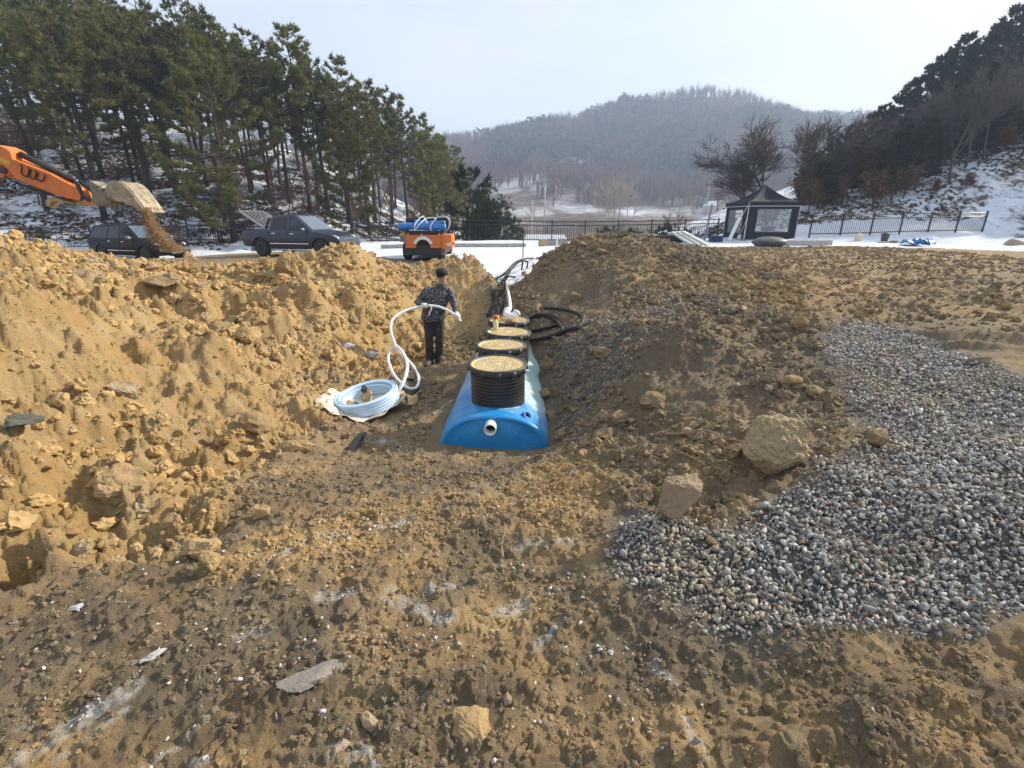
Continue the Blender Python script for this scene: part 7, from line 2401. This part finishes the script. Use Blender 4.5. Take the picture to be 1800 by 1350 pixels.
BX, BY = np.concatenate(bx), np.concatenate(by)
rb = np.random.default_rng(12)
scatter_mesh('pale_chips', BX, BY, Z(BX, BY), .004 + .013 * rb.random(len(BX)) ** 2.2, 13, M_PEBB, 'pale chips of stone trodden into the floor', 'stone chips', .3)

# what is left of the old snow, in low crusts
hx, hy = [], []
rs2 = np.random.default_rng(71)
for ln, wd in SNOW_STREAKS:
    pts_ = np.array(ln)
    L_ = np.hypot(*(pts_[1:] - pts_[:-1]).T).sum()
    n_ = int(150 * L_ * (wd / .03))
    t_ = rs2.uniform(0, len(pts_) - 1, n_)
    i_ = np.minimum(t_.astype(int), len(pts_) - 2)
    q_ = pts_[i_] + (pts_[i_ + 1] - pts_[i_]) * (t_ - i_)[:, None] + rs2.normal(0, wd * .55, (n_, 2))
    hx.append(q_[:, 0]); hy.append(q_[:, 1])
hx, hy = np.concatenate(hx), np.concatenate(hy)
ok = fbm(hx, hy, .12, 3, 304) > -.1
hx, hy = hx[ok], hy[ok]
scatter_mesh('snow_crust', hx, hy, Z(hx, hy), .003 + .011 * rs2.random(len(hx)) ** 3, 72, stones_mat('dirty_snow', [(0, (.40, .38, .35)), (.5, (.50, .49, .47)), (1, (.60, .60, .61))], .3, 40), 'thin dirty crusts of old snow on the trodden floor', 'snow', .42)
# clods and boulders that can be told apart
def stone_at(name, label, cat, pix, width_px, seed, m, ax=(1, .85, .75), sink=.25, rot=None, sub=5, rough=.50, group=None, cuts=10):
    x, y, z = G(*pix)
    d = math.hypot(y * CP + (EYE - z) * SP, 0)
    r = .5 * width_px * d / FPX
    me = rock_mesh(name, seed, sub, (r * ax[0], r * ax[1], r * ax[2]), rough, 0, cuts)
    me.materials.append(m)
    o = link(name, me, None, (x, y, Zs(x, y) + r * ax[2] * (1 - 2 * sink)), rot or (0, 0, 0))
    return tag(o, label, cat, group)
def fine_clod(name, base, k=6.0): return clod_mat(name, base, k)
MT, MBn, MGy, MPk, MWh = fine_clod('tan_earth_lump', (.46, .32, .16)), fine_clod('brown_earth_lump', (.34, .25, .145)), fine_clod('grey_rock', (.30, .30, .30), 8), fine_clod('buff_rock', (.46, .35, .22), 8), fine_clod('white_rock', (.58, .57, .55), 8)
stone_at('boulder', 'big rounded earth coated boulder on the right, knob on its top', 'boulder', (1352, 826), 96, 301, fine_clod('dry_earth_boulder', (.46, .355, .215)), (1, .9, .98), .06, rough=.55, cuts=0)
stone_at('boulder', 'angular tan rock tilted at the upper edge of the gravel', 'boulder', (1178, 930), 88, 302, MPk, (.85, .6, 1.45), .10, (.1, .62, .3), rough=.5, cuts=12)
stone_at('rock', 'brown clod on the gravel right of the big rounded boulder', 'rock', (1536, 792), 46, 303, MBn, (1, .8, .75), .2)
stone_at('rock', 'dark clod resting at the upper edge of the far gravel', 'rock', (1722, 645), 40, 304, MBn, (1, .8, .55), .3)
stone_at('rock', 'pale lump at the field edge above the far gravel', 'rock', (1405, 588), 34, 305, MT, (1, .8, .8), .2)
stone_at('rock', 'small rounded lump just below the pale one at the far gravel edge', 'rock', (1300, 548), 40, 306, MT, (1.2, .8, .6), .3)
stone_at('rock', 'big tan lump at the foot of the left spoil heap, upper of two', 'rock', (352, 962), 62, 307, MT, (1, .85, .8), .2)
stone_at('rock', 'tan lump with a long shadow at the foot of the left heap, lower of two', 'rock', (376, 1000), 42, 308, MT, (1, .9, .85), .15)
stone_at('rock', 'loaf shaped lump at the heap foot, left of the black rubber strap', 'rock', (520, 790), 64, 309, MT, (1.1, .6, .5), .3)
stone_at('rock', 'fist sized tan lump in front of the angular lump at the heap foot', 'rock', (458, 905), 38, 310, MT, (1, .8, .8), .2)
stone_at('rock', 'cracked lump halfway down the foot of the left heap', 'rock', (295, 905), 44, 311, MT, (1, .8, .9), .25, cuts=16)
stone_at('rock', 'large half buried tan block low on the left spoil heap', 'rock', (222, 850), 100, 312, MT, (1.1, .8, .7), .42, cuts=12)
stone_at('rock', 'dark greenish slab at the left edge of the left spoil heap', 'rock', (22, 722), 80, 313, fine_clod('greenish_rock', (.16, .17, .13)), (1.2, .5, .28), .35)
stone_at('rock', 'large pale block near the left edge of the spoil heap', 'rock', (210, 665), 62, 314, MPk, (1.1, .7, .6), .35)
stone_at('rock', 'tan slab tilted on the far crest below the pickup', 'rock', (505, 470), 60, 315, MT, (.7, .6, .9), .25, (.1, .3, 0), cuts=14)
stone_at('rock', 'knob of earth standing on the crest in front of the pickup wheel', 'rock', (548, 450), 22, 316, MT, (1, .8, 1.3), .2)
stone_at('rock', 'flat faced pale rock on the slope left of the orange machine', 'rock', (550, 500), 50, 317, MPk, (1.0, .5, .7), .35, (.5, 0, .4), cuts=16)
stone_at('rock', 'white angular rock in the hollow of the left heap', 'rock', (606, 588), 18, 318, MWh, (.8, .7, 1), .2, cuts=16)
stone_at('rock', 'grey and white rock nearest the loop of the white hose', 'rock', (653, 628), 32, 319, MGy, (1, .6, .55), .25, cuts=14)
stone_at('rock', 'small white rock between the grey rock and the hollow', 'rock', (614, 612), 22, 320, MWh, (1, .7, .5), .3, cuts=14)
stone_at('rock', 'brown rock behind the loop of the white hose', 'rock', (695, 640), 52, 321, MBn, (1, .7, .8), .25)
stone_at('rock', 'pointed earth block rising from the slope left of the hollow', 'rock', (470, 570), 58, 322, MT, (.8, .6, 1), .35, cuts=12)
stone_at('rock', 'tan boulder lying in the side of the left heap', 'rock', (440, 610), 56, 323, MT, (1, .8, .8), .35)
stone_at('rock', 'leaning earth block on the crest left of the pickup wheel', 'rock', (335, 470), 42, 324, MT, (.8, .7, 1.1), .25, cuts=14)
stone_at('rock', 'broad flat rock on the far crest at the upper left', 'rock', (130, 470), 66, 325, MPk, (1.2, .7, .4), .3)
stone_at('rock', 'dark slab overhanging a gap on the left heap', 'rock', (262, 492), 70, 326, MBn, (1.3, .6, .35), .3)
stone_at('rock', 'grey split rock lying in the bottom foreground', 'rock', (545, 1202), 112, 327, fine_clod('split_rock', (.31, .28, .24), 8), (1.2, .42, .26), .42, (0, 0, .38), cuts=16)
stone_at('rock', 'buff stone wedge in the bottom foreground', 'rock', (655, 1275), 66, 328, MPk, (1, .5, .45), .3, (0, 0, -.5), cuts=16)
stone_at('rock', 'pinkish stone beside the old snow at the bottom edge', 'rock', (598, 1318), 48, 329, fine_clod('pink_rock', (.52, .38, .29), 8), (1, .5, .45), .3, (0, 0, .7), cuts=12)
stone_at('rock', 'soft sandy lump in the bottom foreground', 'rock', (835, 1285), 90, 330, MT, (1, .8, .42), .52, (0, 0, -.6), cuts=2)
stone_at('rock', 'small buff lump right of the sandy lump', 'rock', (893, 1240), 28, 331, MPk, (.8, 1, .8), .25)
stone_at('rock', 'pale flake on the left of the foreground floor', 'rock', (278, 1160), 46, 332, MWh, (1, .4, .22), .3, (0, 0, .8), cuts=14)
stone_at('rock', 'pale stone at the left edge above the flake', 'rock', (140, 1073), 26, 333, MWh, (1, .6, .4), .3, (0, 0, .6))
stone_at('rock', 'brown lump at the right shoulder of the tank', 'rock', (962, 652), 26, 334, MBn, (.9, .8, 1.3), .2)
stone_at('rock', 'lump beside the tank flank nearer than the shoulder lump', 'rock', (958, 700), 26, 335, MBn, (1, .8, .9), .25)
stone_at('rock', 'lump near the front right corner of the tank', 'rock', (968, 735), 24, 336, MBn, (1, .8, .8), .25)
stone_at('rock', 'earth lump against the left flank of the tank under the riser', 'rock', (800, 694), 44, 337, MBn, (1, .8, .7), .3, rough=.6)
stone_at('rock', 'round earth lump on the gravel path right of the tank', 'rock', (1025, 785), 22, 338, MBn, (1, .9, .9), .2)
stone_at('rock', 'tan stone beside the dry branch', 'rock', (1205, 775), 30, 339, MPk, (1, .7, .6), .25)
stone_at('rock', 'lump left of the foot of the big rounded boulder', 'rock', (1290, 805), 34, 340, MBn, (1, .7, .6), .3)
stone_at('rock', 'lump above the big rounded boulder', 'rock', (1390, 690), 34, 341, MT, (1, .8, .7), .25)
stone_at('rock', 'brown lump on the crest of the right heap above the hoses', 'rock', (1010, 525), 26, 342, MBn, (1, .8, .8), .25)
stone_at('rock', 'dark rock at the trench rim under the snow', 'rock', (958, 455), 12, 343, MBn, (1, .8, .8), .25)
stone_at('rock', 'brown stone in the gravel below the angular tan rock', 'rock', (1250, 968), 28, 344, MBn, (.7, 1.2, .6), .25, (0, 0, .6))
def branch(name, label, pix, r0, m=M_WOOD):
    pts = [gz_(u, v, h) for u, v, h in pix]
    c = pts[0].copy()
    sp_ = spline([p - c for p in pts], 5)
    n = len(sp_)
    mb_ = MB().tube(sp_, [r0 * (1 - .7 * i / n) for i in range(n)], 6)
    k = sp_[n // 3]
    mb_.tube([k, k + Vector((.05, .03, .05)), k + Vector((.09, .02, .07))], [r0 * .5, r0 * .35, r0 * .2], 5)
    return tag(part(name, mb_, m, None, True, loc=c), label, 'branch')
MBW = mat('dry_twig', (.27, .20, .125), .85, var=.25, nscale=30)
branch('dry_branch', 'crooked dry branch lying across the slope above the angular rock', [(1168, 768, .03), (1195, 783, .03), (1235, 784, .05), (1270, 788, .03), (1300, 792, .02)], .012, MBW)
branch('dry_branch', 'short forked stick on the slope under the dry branch', [(1182, 806, .02), (1200, 816, .02), (1222, 824, .02)], .007, MBW)
branch('dry_branch', 'bent twig upright on the trodden floor left of the gravel', [(884, 985, .01), (882, 965, .02), (886, 950, .05), (887, 942, .07)], .006, MBW)
branch('dry_branch', 'pale thin straw on the foreground floor', [(330, 1140, .01), (345, 1128, .015), (356, 1122, .01)], .003, MBW)
stone_at('plastic_scrap', 'white scrap of plastic standing in the gravel at the right', 'scrap', (1617, 818), 10, 350, M_WHITE, (.5, .3, 1.4), .1, sub=2)

# the larger loose clods, one by one
CL = []
for s in range(9):
    me = rock_mesh('clod', 400 + s, 3, (1, random.uniform(.7, .95), random.uniform(.55, .85)), .75, 0, 5)
    CL.append(me)
def clod_field(poly, n, lo, hi, p, seed, m, label, group, clump=1.0, ymax=99, ymin=0):
    mes = []
    for me in CL:
        c = me.copy(); c.materials.append(m); mes.append(c)
    x, y, r = sample(poly, n * 12, seed)
    ok = (r.random(len(x)) < sstep(-.3, .5, fbm(x, y, clump, 3, seed + 1)) * (1 - .9 * calm(x, y))) & (y < ymax) & (y > ymin) & (np.hypot((x - TX) / 1.0, np.maximum(0, np.abs(y - 5.9) - 1.6)) > .85) & (np.hypot(x - CX, y - CY) > .62)
    # nearer ones are picked first
    w = r.random(len(x)) ** (1 / (1.0 / (1 + .12 * np.hypot(x, y))))
    idx_ = [i for i in np.argsort(-w) if ok[i]][:n]
    for i in idx_:
        s = (lo + (hi - lo) * r.random() ** p)
        o = link('clod', mes[r.integers(0, len(mes))], None, (x[i], y[i], Zs(x[i], y[i]) + s * .05), (r.uniform(-.4, .4), r.uniform(-.4, .4), r.uniform(0, 6.28)))
        o.scale = (s, s, s)
        tag(o, label, 'clod', group)
clod_field(POLY_HEAP, 150, .04, .19, 2.6, 501, MT, 'loose tan clod of soil on the left spoil heap', 'loose clods on the left spoil heap', .9)
clod_field(POLY_RHEAP, 95, .035, .13, 2.2, 511, MBn, 'loose brown clod of soil on the right spoil heap', 'loose clods on the right spoil heap', .9)
clod_field(FIELD, 34, .05, .11, 2, 521, MBn, 'loose clod on the levelled field to the right', 'loose clods on the levelled field', 2)
# ------------------------------------------------------------------ winter haze in the valley air
hz_m = bpy.data.materials.new('haze')
hz_m.use_nodes = True
t = hz_m.node_tree
t.nodes.clear()
ho = t.nodes.new('ShaderNodeOutputMaterial')
hv = t.nodes.new('ShaderNodeVolumePrincipled')
hv.inputs['Color'].default_value = (.58, .73, 1.0, 1)
hv.inputs['Density'].default_value = .0011
hv.inputs['Anisotropy'].default_value = .2
t.links.new(hv.outputs[0], ho.inputs['Volume'])
o = part('haze', MB().box((0, 0, 60), (2420, 2420, 150)), hz_m)
tag(o, 'thin bluish winter haze filling the valley', 'haze', kind='stuff')
